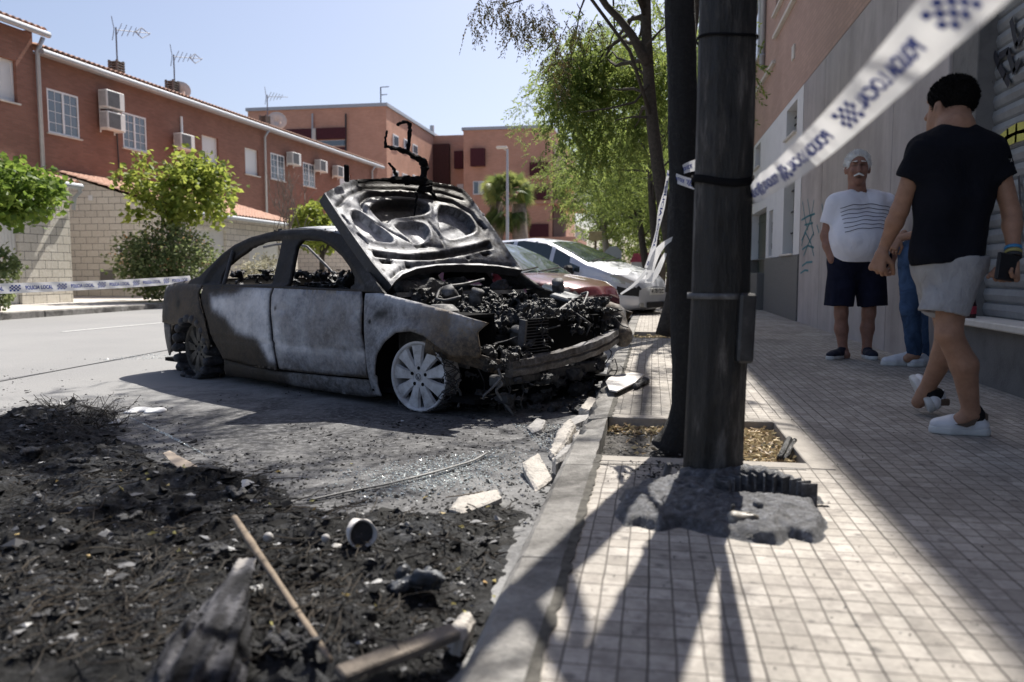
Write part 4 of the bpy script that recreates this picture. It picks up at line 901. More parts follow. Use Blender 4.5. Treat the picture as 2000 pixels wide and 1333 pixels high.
# radiator with fins, bumper beam, lamp remains
b = MB(); b.box((.47, .09, .42), (.03, .86, .30), (0, .1, 0)); b.build('radiator', M_black, car)
b = MB()
for k in range(15): b.box((.492, -.23, .29 + k * .019), (.016, .26, .004), (0, .1, 0))
b.box((.485, -.355, .42), (.05, .02, .30), (0, .1, 0)); b.build('radiator_fins', M_steelb, car)
lump('melted_grille', (.38, -.30, .44), (.62, .62, .70), .012, 21, 60, (.03, .055), M_charw, car, .05, 20, zs=.8)
def beamp(t): y = -.56 + 1.2 * t; return np.array([.66 - .55 * (t - .5) ** 2 + .03, y, .285 + .15 * t])
V = []; n = 24
pf = [(-.03, -.05), (.03, -.045), (.036, -.01), (.024, 0.0), (.036, .012), (.028, .048), (-.03, .05)]
for i in range(n + 1):
    p = beamp(i / n)
    for a, c in pf: V.append(p + np.array([a, 0, c + .003 * math.sin(i * 1.7)]))
F = [(i * 7 + k, i * 7 + (k + 1) % 7, (i + 1) * 7 + (k + 1) % 7, (i + 1) * 7 + k) for i in range(n) for k in range(7)] + [tuple(range(6, -1, -1)), tuple(n * 7 + k for k in range(7))]
V = np.array(V); bb = mesh('bumper_beam', V, F, M_burn, car, False, {'ash': .42 + .1 * (V[:, 2] > .4), 'warm': np.full(len(V), .35), 'dark': np.zeros(len(V))})
V = np.array([p for i in range(9) for p in [beamp(0) + np.array([-.03 - .05 * i, -.02 - .03 * i, .05 + .016 * i]), beamp(0) + np.array([-.05 - .05 * i, -.02 - .03 * i, -.035 + .016 * i])]])
mesh('fender_bracket', V, [(2 * i, 2 * i + 1, 2 * i + 3, 2 * i + 2) for i in range(8)], M_burn, car, True, {'ash': np.full(18, .35), 'warm': np.full(18, .8), 'dark': np.zeros(18)}, .012, 0)
lump('headlamp_remains', (.36, -.72, .26), (.62, -.36, .44), .012, 22, 16, (.03, .06), M_charw, car, .06, 20)
q = SDF((.18, .46, .30), (.75, .86, .74), .0125)
for a, c, ra, rb_ in (((.25, .72, .62), (.5, .68, .56), .07, .07), ((.5, .68, .56), (.64, .58, .44), .07, .055), ((.4, .7, .5), (.62, .6, .40), .08, .06)): q.cone(a, c, ra, rb_, .05)
q.disp(lambda P: .03 * (noise3(P, 3, 16) - .5)); V, F = q.net(); mesh('headlamp_remains', V, F, M_burn, car, True, {'ash': np.full(len(V), .42), 'warm': np.full(len(V), .8), 'dark': np.zeros(len(V))})
lump('burnt_underside', (-.1, -.62, .01), (.66, .62, .26), .015, 23, 55, (.04, .09), M_char, car, .06, 12)
r_ = random.Random(9)
for i in range(22):
    a = np.array([r_.uniform(.2, .6), r_.uniform(-.7, .6), r_.uniform(.2, .36)]); q_ = [a]
    for k in range(4): q_.append(q_[-1] + np.array([r_.uniform(-.05, .05), r_.uniform(-.05, .05), -r_.uniform(.02, .09)]))
    q_ = [np.array([p[0], p[1], max(.01, p[2])]) for p in q_]; hose(q_, r_.uniform(.003, .009), M_steelb if i % 3 == 0 else M_char, 'wire')
# wheels: nine wide spokes on a bare alloy rim, tyres burnt to wire
M_rim_w = N('ashen_alloy'); _s = M_rim_w; _n = _s.noise(9, 8, .7); _s.out(_s.ramp(_n, [(.30, (.10, .095, .09)), (.42, (.42, .42, .43)), (.65, (.66, .67, .70))]), .6, .2); _s.bump(_n, .003); M_rim_w = _s.m
M_rim_d = N('sooty_alloy'); _s = M_rim_d; _n = _s.noise(9, 8, .7); _s.out(_s.ramp(_n, [(.35, (.03, .027, .024)), (.6, (.13, .12, .105)), (.8, (.3, .29, .27))]), .55, .3); M_rim_d = _s.m
def wheel(c, sgn, m, steer, tyre):
    r = bpy.data.objects.new('wheel', None); link(r, car); r.location = c; r.rotation_euler = (0, 0, steer); r.empty_display_size = .1
    Mx = np.array([[1, 0, 0], [0, 0, -1], [0, 1, 0]]) if sgn < 0 else np.array([[1, 0, 0], [0, 0, 1], [0, -1, 0]])
    # disc in (x,z), outward = -y for near
    ro = .218; b = MB(); o = -1 if sgn < 0 else 1
    V = []; pr_ = [(ro, -.12), (ro - .004, -.01), (ro + .002, .012), (ro - .006, .018), (ro - .018, .012), (ro - .028, -.02), (ro - .034, -.12)]; n = 60
    for rr_, d in pr_:
        for k in range(n): a = 2 * math.pi * k / n; V.append((rr_ * math.cos(a), o * d, rr_ * math.sin(a)))
    m_ = len(pr_); b.add(V, [(i * n + k, i * n + (k + 1) % n, (i + 1) * n + (k + 1) % n, (i + 1) * n + k) for i in range(m_ - 1) for k in range(n)]); b.build('rim', m, r, True)
    for k in range(9):
        a = 2 * math.pi * k / 9 + .25; V = []
        for rr_, wd, d in ((.045, .020, .004), (.09, .024, .006), (.14, .032, .004), (.195, .046, .0)):
            for e, dd in ((-1, -.016), (-.82, 0), (.82, 0), (1, -.016)): V.append((rr_ * math.cos(a) - wd * e * math.sin(a), o * (d + dd), rr_ * math.sin(a) + wd * e * math.cos(a)))
        b = MB(); b.add(V, [(i * 4 + j, i * 4 + j + 1, i * 4 + j + 5, i * 4 + j + 4) for i in range(3) for j in range(3)]); b.build('spoke', m, r, False, .012)
    b = MB(); V = []; pr_ = [(.001, .010), (.024, .012), (.030, .004), (.036, .008), (.066, .004), (.075, -.02)]
    for rr_, d in pr_:
        for k in range(30): a = 2 * math.pi * k / 30; V.append((rr_ * math.cos(a), o * d, rr_ * math.sin(a)))
    b.add(V, [(i * 30 + k, i * 30 + (k + 1) % 30, (i + 1) * 30 + (k + 1) % 30, (i + 1) * 30 + k) for i in range(5) for k in range(30)]); hb = b.build('hub', m, r, True)
    b = MB()
    for k in range(5): a = 2 * math.pi * k / 5 + .3; b.cyl((.055 * math.cos(a), o * .004, .055 * math.sin(a)), (.055 * math.cos(a), o * .011, .055 * math.sin(a)), .0115, n=12)
    b.build('lug_holes', M_black, hb)
    b = MB(); b.tube([(.020 * math.cos(t), o * .0135, .020 * math.sin(t)) for t in np.linspace(0, 2 * math.pi, 25)], .002, 5); b.tube([(-.012, o * .0135, .014), (-.004, o * .0135, -.014), (0, o * .0135, .0), (.004, o * .0135, -.014), (.012, o * .0135, .014)], .002, 5); b.build('emblem', M_steelb, hb)
    b = MB(); b.tube([(0, o * -.06, 0), (0, o * -.05, 0)], .12, 24); b.build('brake_disc', M_steelb, r)
    if tyre:
        q = SDF((-.32, -.13, -.30), (.32, .13, .32), .016)
        for k in range(18):
            a = 2 * math.pi * k / 18; q.cone((.25 * math.cos(a), -.08 * 1, .25 * math.sin(a)), (.25 * math.cos(a), .06, .25 * math.sin(a)), .035, .035, .03)
        q.disp(lambda P: .02 * (noise3(P, 2, 18) - .5)); V, F = q.net(); k = (V[:, 2] > -.235); mesh('tyre_remains', np.where(k[:, None], V, V * [1, 1, .93]), F, M_char, r, True)
    return r
wheel((.03, -.79, .221), -1, M_rim_w, R(7), False); wheel((-2.57, -.79, .235), -1, M_rim_d, 0, True); wheel((.03, .79, .221), 1, M_rim_d, R(7), True); wheel((-2.57, .79, .235), 1, M_rim_d, 0, True)
# burnt wire and ash heap round the bare front wheel
r_ = random.Random(31)
for i in range(16):
    a0 = r_.uniform(-1.3, 1.2); P = [(.03 + .235 * math.cos(a) * r_.uniform(.95, 1.12), -.80 + r_.uniform(-.05, .12), max(.01, .221 + .235 * math.sin(a) * r_.uniform(.9, 1.05))) for a in np.linspace(a0 - 1.2, a0, 9)]; hose(P, .003, M_char, 'tyre_wire')
# ---- hood, thrown back past upright, its pressed inner frame to the front
ha, hb_ = np.array([-.36, -.66, .76]), np.array([-.40, .68, .80]); hm = (ha + hb_) / 2; hu = (hb_ - ha) / np.linalg.norm(hb_ - ha); hv = np.array([-1.05, 0, 1.5]) - hm; hv -= hu * (hv @ hu); hv /= np.linalg.norm(hv); hn = np.cross(hu, hv)
HO_ = [(-.788, .801), (-.5, .961), (-.401, 1.006), (-.238, 1.04), (-.047, 1.065), (.108, 1.075), (.453, 1.055), (.662, 1.01), (.745, .96), (.76, .865), (.748, .455), (.728, .218), (.724, .048), (.648, .074), (.5, .12), (.319, .150), (.09, .169), (-.136, .169), (-.358, .137), (-.546, .079), (-.671, .01), (-.739, -.036), (-.775, .153), (-.787, .383), (-.795, .606)]
HA = smoothpoly([(-.64, .651), (-.546, .689), (-.48, .62), (-.42, .53), (-.375, .45), (-.387, .408), (-.437, .395), (-.593, .395), (-.668, .435), (-.68, .515)], 1)
HB = smoothpoly([(-.393, .745), (-.222, .819), (.066, .858), (.272, .823), (.21, .72), (-.08, .67), (-.237, .65), (-.356, .576), (-.40, .674)], 1)
HC = smoothpoly([(-.281, .584), (.043, .614), (.086, .555), (.02, .45), (-.117, .394), (-.193, .408), (-.228, .479)], 1)
HD_ = smoothpoly([(.356, .795), (.476, .78), (.60, .69), (.60, .565), (.55, .501), (.408, .469), (.221, .437), (.176, .482), (.217, .588)], 1)
HE_ = [(-.674, .291), (-.346, .271), (.042, .306), (.456, .361), (.623, .386), (.60, .314), (.264, .275), (-.085, .238), (-.374, .231), (-.694, .239)]
slots = [[(-.662, .213), (-.538, .215), (-.552, .185), (-.67, .185)], [(-.424, .203), (-.358, .194), (-.377, .170), (-.432, .175)], [(.229, .25), (.309, .248), (.279, .222)], [(.42, .275), (.541, .290), (.552, .26), (.465, .235)],
         [(-.745, .62), (-.725, .62), (-.715, .53), (-.735, .53)], [(-.715, .45), (-.695, .45), (-.66, .36), (-.68, .36)], [(-.2, .37), (-.08, .38), (-.08, .36), (-.2, .35)], [(.68, .62), (.7, .62), (.7, .52), (.68, .52)]]
dots = [(-.6, .82), (-.69, .72), (-.45, .90), (-.70, .30), (-.6, .10), (-.69, .12), (.66, .80), (.70, .35), (.0, .93), (.3, .98), (-.2, .96), (.12, .40), (.68, .2), (-.52, .33), (.1, .66), (.55, .93), (-.33, .35)]
V2, F2 = cdt(HO_, (), .0125)
u_, v_ = V2[:, 0], V2[:, 1]
h_ = .05 * (u_ / .75) ** 2 + .015 * (1 - sstep(0, .045, pdist(V2, HO_)))
dark = np.zeros(len(V2)); rec = np.zeros(len(V2))
for H, dp, e in ((HA, .045, .018), (HB, .05, .018), (HC, .04, .015), (HD_, .05, .02), (HE_, .024, .012)):
    sd_ = psdf(V2, H); h_ -= dp * 1.15 * (1 - sstep(-e * .8, e * .2, sd_)); h_ += .006 * np.exp(-((sd_ - .018) / .014) ** 2); rec += (sd_ < -.01)
    # shade painted into the colour inside each pressing's rim, broken by noise
    dark += .55 * np.exp(-((sd_ + .010) / .010) ** 2) * (noise3(np.c_[V2, 0 * u_], 8, 9) > .45)
for gr, wd, dp in (([(-.47, .70), (-.43, .80), (-.3, .885), (0, .925), (.3, .90), (.55, .84), (.67, .70), (.66, .52)], .016, .03), ([(-.66, .05), (-.5, .14), (-.3, .19), (0, .215), (.35, .20), (.68, .12)], .013, .022), ([(-.46, .60), (-.2, .40), (.12, .36), (.15, .5), (.14, .62)], .010, .014), ([(-.73, .70), (-.5, .86), (-.3, .95), (.1, .985), (.5, .95), (.68, .86)], .012, .016)):
    dd = pdist(V2, gr, False); h_ -= dp * np.exp(-(dd / wd) ** 2); dark += .5 * np.exp(-(dd / (wd * .8)) ** 2)
for sl_ in slots: sd_ = psdf(V2, sl_); h_ -= .02 * (sd_ < 0); dark += 1.5 * (1 - sstep(-.004, .004, sd_))
for d_ in dots: dark += 1.6 * np.exp(-(np.hypot(u_ - d_[0], v_ - d_[1]) / .013) ** 2)
h_ += .004 * (noise3(np.c_[V2, 0 * u_], 5, 6) - .5)
ash = .62 - .44 * sstep(.72, .98, v_) * sstep(-.65, -.1, u_) - .18 * sstep(.1, .6, u_) + .12 * (rec > 0) - .35 * (1 - sstep(-.02, .02, psdf(V2, HB))) + .22 * (1 - sstep(-.02, .02, psdf(V2, HC))) - .35 * (1 - sstep(-.02, .02, psdf(V2, HE_)))
ash += .45 * (noise3(np.c_[V2 * [1, .6], 0 * u_], 14, 3.2, 4, .6) - .5) * 2 * .6
hood = root('hood', None, None); del_keys = None
hood.parent = car
P3 = hm + u_[:, None] * hu + v_[:, None] * hv + h_[:, None] * hn
mesh('inner_frame', P3, F2, M_burnh, hood, True, {'ash': ash, 'warm': np.full(len(V2), .12), 'dark': np.clip(dark, 0, 1)})
V3_, F3_ = cdt(HO_, (), .04); P3 = hm + V3_[:, 0:1] * hu + V3_[:, 1:2] * hv + (.05 * (V3_[:, 0:1] / .75) ** 2 - .062 + .02 * 0) * hn
mesh('outer_skin', P3, F3_, M_burn, hood, True, {'ash': np.full(len(V3_), .35), 'warm': np.full(len(V3_), .3), 'dark': np.zeros(len(V3_))}, .006)
E_ = []; 
for i in range(len(HO_)):
    for t in (0, .5): a = np.array(HO_[i]) * (1 - t) + np.array(HO_[(i + 1) % len(HO_)]) * t; E_.append(a)
E_ = np.array(E_ + [E_[0]]); b = MB(); hh_ = .05 * (E_[:, 0] / .75) ** 2
b.add(np.concatenate([hm + E_[:, :1] * hu + E_[:, 1:] * hv + (hh_ + .014)[:, None] * hn, hm + E_[:, :1] * hu + E_[:, 1:] * hv + (hh_ - .062)[:, None] * hn]), [(i, i + 1, i + 1 + len(E_), i + len(E_)) for i in range(len(E_) - 1)]); b.build('hem', M_char, hood, False, .004)
# charred trim standing up from the hood's front edge
XH = -1.02
def sil(pts, w0, nm, x=XH, m=M_black):
    P = [cx_(u, v, x) for u, v in pts]; r_ = random.Random(len(pts)); ww = w0 if hasattr(w0, '__len__') else [w0] * len(P)
    t = np.linspace(0, len(P) - 1, len(P) * 4); Q = np.stack([np.interp(t, range(len(P)), np.array(P)[:, k]) for k in range(3)], 1); W2 = np.interp(t, range(len(P)), ww)
    Q += np.array([[r_.uniform(-.004, .004) for _ in range(3)] for _ in Q]); b = MB(); b.tube(Q, W2 * np.array([r_.uniform(.7, 1.25) for _ in Q]), 6); return b.build(nm, m, hood)
sil([(829, 372), (826, 350), (830, 325), (822, 312), (812, 308)], [.06, .04, .032, .03, .022], 'charred_trim'); sil([(818, 312), (800, 300), (780, 292), (765, 289), (753, 287), (752, 272), (757, 256)], [.02, .02, .017, .015, .014, .010, .007], 'charred_trim')
sil([(797, 298), (799, 275), (801, 255), (800, 243), (792, 238), (782, 241), (777, 244)], [.018, .016, .015, .016, .014, .014, .010], 'charred_trim')
sil([(776, 350), (770, 332), (762, 322), (758, 318)], [.016, .012, .010, .007], 'charred_trim'); sil([(765, 352), (790, 352), (815, 354), (840, 358)], [.03, .035, .04, .03], 'charred_trim'); sil([(700, 356), (735, 352), (765, 352)], [.008, .010, .02], 'charred_trim')
sil([(815, 376), (812, 400), (808, 430), (815, 455)], [.012, .008, .006, .005], 'charred_trim', -.9); sil([(838, 370), (850, 385), (858, 392)], [.02, .012, .006], 'charred_trim', -.98)
a = cx_(677, 356, -.96); c = cx_(677, 322, -.96); b = MB(); b.box((a + c) / 2, (.02, .045, c[2] - a[2]), b=.01); b.build('hinge_strap', M_black, hood)
hood_o = hood
# ---------------------------------------------------------------- foliage
def m_leaf(name, c1, c2, c3, tr=.45):
    s = N(name); v = s.attr('var'); col = s.ramp(v, [(.0, c1), (.5, c2), (.92, c3), (1, tuple(x * 1.2 for x in c3))]); s.out(col, .55, 0, .3)
    t = s.n('BsdfTranslucent'); s.l(s.mix(.35, col, tuple(min(1, x * 2.2) for x in c3)), t.inputs[0]); mx = s.n('MixShader'); mx.inputs[0].default_value = tr
    o = s.t.nodes['Material Output']; s.l(s.b.outputs[0], mx.inputs[1]); s.l(t.outputs[0], mx.inputs[2]); s.l(mx.outputs[0], o.inputs[0]); return s.m
M_leafG = m_leaf('street_leaf', (.03, .07, .02), (.09, .16, .045), (.25, .29, .08), .55)
M_leafY = m_leaf('bright_leaf', (.07, .12, .02), (.15, .21, .035), (.30, .33, .07), .5)
M_leafD = m_leaf('bush_leaf', (.04, .07, .025), (.10, .15, .055), (.26, .29, .13), .4)
M_leafB = m_leaf('scorched_leaf', (.02, .02, .012), (.05, .055, .02), (.16, .09, .04), .3)
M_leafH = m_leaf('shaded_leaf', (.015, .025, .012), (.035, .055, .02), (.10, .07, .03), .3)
M_flower = m_leaf('flower', (.4, .36, .28), (.6, .52, .42), (.62, .30, .12), .3)
M_bark = m_char('bark', (.035, .028, .022), (.07, .058, .046), (.12, .10, .085), (.9, 1), 26, .012)
def unit(a): return a / (np.linalg.norm(a, axis=-1, keepdims=True) + 1e-9)
def leaves(name, P, D, L, Wd, m, parent, rg, curl=.25):
    """one folded leaf per point"""
    n = len(P); D = unit(D); r = unit(rg.normal(size=(n, 3))); A = unit(np.cross(D, r)); Nn = np.cross(A, D); L = np.broadcast_to(L, n)[:, None]; Wd = np.broadcast_to(Wd, n)[:, None]
    V = np.stack([P, P + D * L * .5 + A * Wd * .5 + Nn * Wd * curl, P + D * L, P + D * L * .5 - A * Wd * .5 + Nn * Wd * curl], 1).reshape(-1, 3)
    F = np.arange(4 * n).reshape(n, 4); F = np.concatenate([F[:, [0, 1, 2]], F[:, [0, 2, 3]]])
    return mesh(name, V, F, m, parent, False, {'var': np.repeat(rg.random(n), 4)})
def pinnate(name, B, rg, m, parent, L=(.18, .34), nl=9, lw=(.045, .016), droop=.8):
    n = len(B); d = unit(rg.normal(size=(n, 3)) * [1, 1, .35] + [0, 0, -droop]); Ln = rg.uniform(L[0], L[1], n)[:, None]; P = []; D = []
    side_ = unit(np.cross(d, rg.normal(size=(n, 3))))
    for k in range(nl):
        t = (k + 1) / nl; bend = np.array([0, 0, -.28]) * t * t
        for e in (-1, 1): P.append(B + d * Ln * t + bend * Ln); D.append(d * .8 + side_ * e * .8 + [0, 0, -.5] + rg.normal(size=(n, 3)) * .2)
    P = np.concatenate(P); D = np.concatenate(D); return leaves(name, P, D, lw[0] * rg.uniform(.8, 1.3, len(P)), lw[1] * rg.uniform(.8, 1.3, len(P)), m, parent, rg)
def limb(b, a, c, r0, r1, rnd, n=7, wob=.05):
    a = np.array(a, float); c = np.array(c, float); L = np.linalg.norm(c - a); P = [a + (c - a) * t + np.array([rnd.uniform(-1, 1) for _ in range(3)]) * wob * L * (0 if t in (0, 1) else 1) + np.array([0, 0, .10 * L * math.sin(math.pi * t)]) for t in np.linspace(0, 1, n)]
    b.tube(P, np.linspace(r0, r1, n), 7); return P
def street_tree(name, label, base, path, r0, crown, seed, nclus, per, lw=(.045, .016), leafm=None, group='street trees', pin=(.18, .34), nl=9, extra=None, nlimb=16, trunkm=None, gap=.42, limbr=.035, droop=.3):
    rg = np.random.default_rng(seed); rn = random.Random(seed); r = root(name, label, 'tree', tuple(base), 0, group); base = np.array(base)
    P = [np.array(p) - base for p in path]; b = MB(); rad = np.linspace(r0, r0 * .45, len(P)); rad[0] *= 1.35
    t = np.linspace(0, len(P) - 1, len(P) * 5); Q = np.stack([np.interp(t, range(len(P)), np.array(P)[:, k]) for k in range(3)], 1)
    for _ in range(4): Q[1:-1] = (Q[:-2] + 2 * Q[1:-1] + Q[2:]) / 4
    b.tube(Q, np.interp(t, range(len(P)), rad), 14); tk = b.build('trunk', trunkm or M_bark, r, True)
    C = []; b = MB()
    for (cx, cy, cz, rx, ry, rz, wgt) in crown:
        k = int(nclus * wgt); q = unit(rg.normal(size=(k * 4, 3))) * (rg.random((k * 4, 1)) ** .45); q = q * [rx, ry, rz] + [cx, cy, cz]
        nz = noise3(q, seed, 1.1, 2); q = q[nz > gap][:k]; C.append(q)
    C = np.concatenate(C); C = C[~((C[:, 0] / C[:, 1] > .085) & (C[:, 2] < .42 * C[:, 1] + 1.0) & (C[:, 1] < 20))] - base
    for i in range(nlimb):
        c = C[rn.randrange(len(C))]; j = rn.uniform(.45, 1); s_ = Q[min(len(Q) - 1, int(j * (len(Q) - 1)))]; limb(b, s_, c, limbr * rn.uniform(.5, 1), .006, rn)
    if extra: extra(b, base)
    b.build('limbs', trunkm or M_bark, r, True)
    B = np.repeat(C, per, 0) + rg.normal(size=(len(C) * per, 3)) * [.16, .16, .13]
    pinnate('crown', B, rg, leafm or M_leafG, r, pin, nl, lw, droop); return r
# nearer street tree, beyond the burnt one
p2 = [(0.16, 9.35, SW)] + [tuple(gy(u, v, 9.35)) for u, v in ((1322, 560), (1312, 480), (1296, 400), (1281, 300), (1270, 200), (1265, 120), (1262, 50), (1262, 0), (1258, -120), (1240, -300))]
def ex2(b, base):
    P = [gy(u, v, 9.3) - base for u, v in ((1266, 125), (1252, 105), (1235, 70), (1210, 38), (1185, 12), (1160, -25), (1100, -120))]; b.tube(P, np.linspace(.055, .03, 7), 8)
    b.tube([(0.05, 0, .5), (.12, -.02, 1.6), (.18, 0, 3.0), (.35, 0, 4.4), (.62, 0, 6.0), (.9, 0, 8.3)], [.07, .06, .055, .05, .045, .03], 8)
    P = [gy(u, v, 8.8) - base for u, v in ((1160, -40), (1110, -70), (1060, -30), (1020, 0), (985, 12))]; b.tube(P, np.linspace(.02, .006, 5), 6)
    for pts in (((1264, 230), (1240, 228), (1200, 235)), ((1268, 165), (1240, 200), (1190, 212), (1130, 220)), ((1262, 90), (1290, 60), (1330, 30))): P = [gy(u, v, 9.2) - base for u, v in pts]; b.tube(P, np.linspace(.018, .006, len(P)), 5)
tree2 = street_tree('street_tree', 'forked street tree with drooping leaves just beyond the burnt trunk', (0.16, 9.35, SW), p2, .095,
    [(.05, 10.6, 3.7, 1.3, .8, 1.1, .30), (-.6, 9.2, 5.2, 2.6, 2.2, 1.1, .09), (-2.0, 8.6, 6.0, 2.2, 2.0, 1.0, .07), (-2.5, 6.9, 5.6, 2.6, 1.0, .6, .26), (-.75, 10.4, 3.0, .65, .7, .9, .15)], 21, 850, 5, (.055, .022), gap=.5, extra=ex2, droop=.6)
rg = np.random.default_rng(5); Bh = []
for u, v, k in ((950, 12, 10), (935, 35, 8), (975, 20, 12), (1000, 40, 12), (998, 62, 8), (1030, 30, 12), (1045, 45, 12), (1065, 45, 12), (1080, 60, 10), (1010, 10, 10), (1050, 10, 10), (1090, 85, 8), (960, -10, 12), (1068, 130, 5), (1080, 115, 6), (1100, 110, 8), (1120, 60, 14), (1150, 40, 12), (1095, 165, 6)): Bh.append(gy(u, v, 8.8) + rg.normal(size=(k, 3)) * [.07, .15, .06])
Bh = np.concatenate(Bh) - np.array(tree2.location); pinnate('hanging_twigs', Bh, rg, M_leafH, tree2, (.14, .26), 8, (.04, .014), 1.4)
street_tree('street_tree', 'leafy street tree behind the silver minivan, next in the row of trees', (.15, 18.5, SW), [(.15, 18.5, SW), (.05, 18.5, 1.5), (-.1, 18.5, 3), (0, 18.5, 5)], .12, [(-.2, 19.2, 5.2, 2.3, 1.6, 2.2, .6), (-.2, 19.6, 3.2, 1.8, 1.3, 1.1, .4)], 31, 520, 6, (.06, .024), pin=(.22, .38), nl=7)
street_tree('street_tree', 'broad tree farther along the row, behind the yellow backed sign', (.0, 24.6, SW), [(.0, 24.6, SW), (-.3, 24.6, 1.5), (-.5, 24.6, 3), (-.3, 24.6, 5)], .13, [(-1.1, 25, 5.4, 3.3, 2.4, 2.9, .7), (.2, 25, 3.2, 1.9, 1.6, 1.2, .4)], 41, 560, 6, (.075, .03), pin=(.25, .4), nl=6)
street_tree('street_tree', 'pale trunked tree at the far end of the row', (-1.2, 30, .1), [(-1.4, 30, .1), (-1.7, 30, 1.5), (-1.9, 30, 3), (-1.6, 30, 5)], .16, [(-.6, 30, 4.6, 3.4, 2.6, 2.6, 1.0)], 51, 600, 6, (.10, .04), pin=(.3, .5), nl=6, trunkm=simple('pale_bark', (.3, .27, .23), .9))
street_tree('street_tree', 'distant dark tree filling the end of the street', (1.0, 40, .1), [(1.0, 40, .1), (1, 40, 2), (1, 40, 5)], .2, [(.6, 40, 4.2, 4.4, 2.6, 3.4, 1.0)], 61, 600, 6, (.14, .06), pin=(.4, .6), nl=6)
# the scorched trunk beside the pole
bt = [(0.10, 3.55, SW - .06)] + [tuple(gy(u, v, 3.55)) for u, v in ((1342, 820), (1346, 700), (1343, 600), (1338, 480), (1337, 380), (1336, 300), (1333, 200), (1331, 100), (1328, 0), (1322, -200), (1300, -600), (1290, -1000))]
r = root('charred_tree', 'tree with a charred black trunk standing in the pit right behind the pole', 'tree', bt[0]); b = MB(); P = np.array(bt) - bt[0]; t = np.linspace(0, len(P) - 1, 70); Q = np.stack([np.interp(t, range(len(P)), P[:, k]) for k in range(3)], 1)
for _ in range(6): Q[1:-1] = (Q[:-2] + 2 * Q[1:-1] + Q[2:]) / 4
rad = np.interp(t, [0, .4, 1.2, 3, 4, 5, 6, 9, 12], [.105, .082, .068, .075, .078, .066, .064, .062, .04]); b.tube(Q, rad, 28)
V = np.array(b.v); nz = noise3(V * [3, 3, .55], 9, 14, 3); cen = Q[np.clip((np.arange(len(V)) // 28), 0, 69)]; V = cen + (V - cen) * (1 + .22 * (nz - .5))[:, None]; b.v = [tuple(v) for v in V]
M_charb = m_char('charred_bark', (.002, .002, .002), (.007, .007, .008), (.035, .035, .038), (.6, .95), 40, .03); b.build('trunk', M_charb, r, True)
b = MB(); rn = random.Random(77); tips = []
for i in range(11):
    s_ = Q[rn.randint(60, 69)] if i > 3 else Q[56 + i]; c = np.array([rn.uniform(-2.2, 1.4), rn.uniform(-.9, 1.6), rn.uniform(4.3, 6.0)]); P_ = limb(b, s_, c, .03, .008, rn)
    for k in (3, 4, 5, 6):
        for _ in range(2): e = P_[k] + np.array([rn.uniform(-.6, .6), rn.uniform(-.6, .6), rn.uniform(-.1, .4)]); limb(b, P_[k], e, .01, .004, rn, 5); tips.append(e)
b.build('limbs', M_charb, r, True); rg = np.random.default_rng(8); tp = np.repeat(np.array(tips), 3, 0); pinnate('crown', tp + rg.normal(size=tp.shape) * .15, rg, M_leafB, r, (.12, .25), 7, (.04, .014), 1.3)
# ---------------------------------------------------------------- plants on the left
def maple(name, label, cat, cen, rad, seed, n, sz, m, base, trunkr=.09, flat=1.0, gap=.45, flowers=0, group=None):
    rg = np.random.default_rng(seed); rn = random.Random(seed); cen = np.array(cen, float); base = np.array(base, float); r = root(name, label, cat, tuple(base), 0, group)
    k = n // 14; q = unit(rg.normal(size=(k * 5, 3))) * (rg.random((k * 5, 1)) ** .4); q = q * rad + cen; q = q[noise3(q, seed, 1.6, 2) > gap][:k]
    if trunkr:
        b = MB(); b.tube([(0, 0, 0), (rn.uniform(-.05, .05), 0, (cen[2] - base[2]) * .5), tuple((cen - base) * [1, 1, .85])], [trunkr * 1.2, trunkr, trunkr * .7], 10); b.build('trunk', M_bark, r, True)
        b = MB()
        for i in range(14): limb(b, (cen - base) * [1, 1, rn.uniform(.45, .8)], q[rn.randrange(len(q))] - base, trunkr * .3, .008, rn)
        b.build('limbs', M_bark, r, True)
    P = np.repeat(q, 14, 0) + rg.normal(size=(len(q) * 14, 3)) * np.array(rad).mean() * .10; D = rg.normal(size=P.shape) * [1, 1, .5] + [0, 0, -.35] + unit(P - cen) * .5
    leaves('crown' if trunkr else 'foliage', P - base, D, sz * rg.uniform(.7, 1.3, len(P)), sz * .8 * rg.uniform(.7, 1.3, len(P)), m, r, rg, .15)
    if flowers:
        o = q[rg.integers(0, len(q), flowers)]; o = o[(o[:, 2] > cen[2] - .1)]; o = np.repeat(o, 9, 0) + rg.normal(size=(len(o) * 9, 3)) * .08; tag(leaves('flowers', o - base, rg.normal(size=o.shape), .06, .06, M_flower, r, rg), kind='stuff')
    return r
c = gx(342, 375, -12.6); bs = gx(343, 570, -12.6); D_ = c[1]
maple('ornamental_tree', 'small yellow green tree with a short dark trunk before the block wall', 'tree', c + [0, 0, .0], (1.5, 1.55, 1.05), 3, 2700, .17, M_leafY, (bs[0], bs[1], .12), .14, gap=.57)
b0 = gx(432, 362, -12.4); maple_side = leaves
c = gx(325, 520, -12.3); maple('flowering_bush', 'flowering bush with pale and orange blooms under the yellow green tree', 'bush', (c[0], c[1], 1.12), (1.25, 1.35, .92), 4, 6500, .10, M_leafD, (c[0], c[1], .12), 0, flowers=170, gap=.35)
c = gx(268, 500, -12.5); maple('flowering_bush', 'dark leafy bush left of the flowering one, against the meter box', 'bush', (c[0], c[1] + .4, 1.15), (.45, .5, .6), 14, 900, .10, M_leafD, (c[0], c[1] + .4, .12), 0, gap=.3)
c = gx(-22, 376, -12.4); maple('ornamental_tree', 'dense round crowned tree cut by the left edge', 'tree', (c[0], c[1], c[2] + .02), (1.15, 1.3, .58), 5, 4200, .15, m_leaf('deep_bright_leaf', (.04, .09, .015), (.09, .16, .025), (.2, .27, .05), .45), (c[0], c[1], .12), .08, gap=.3)
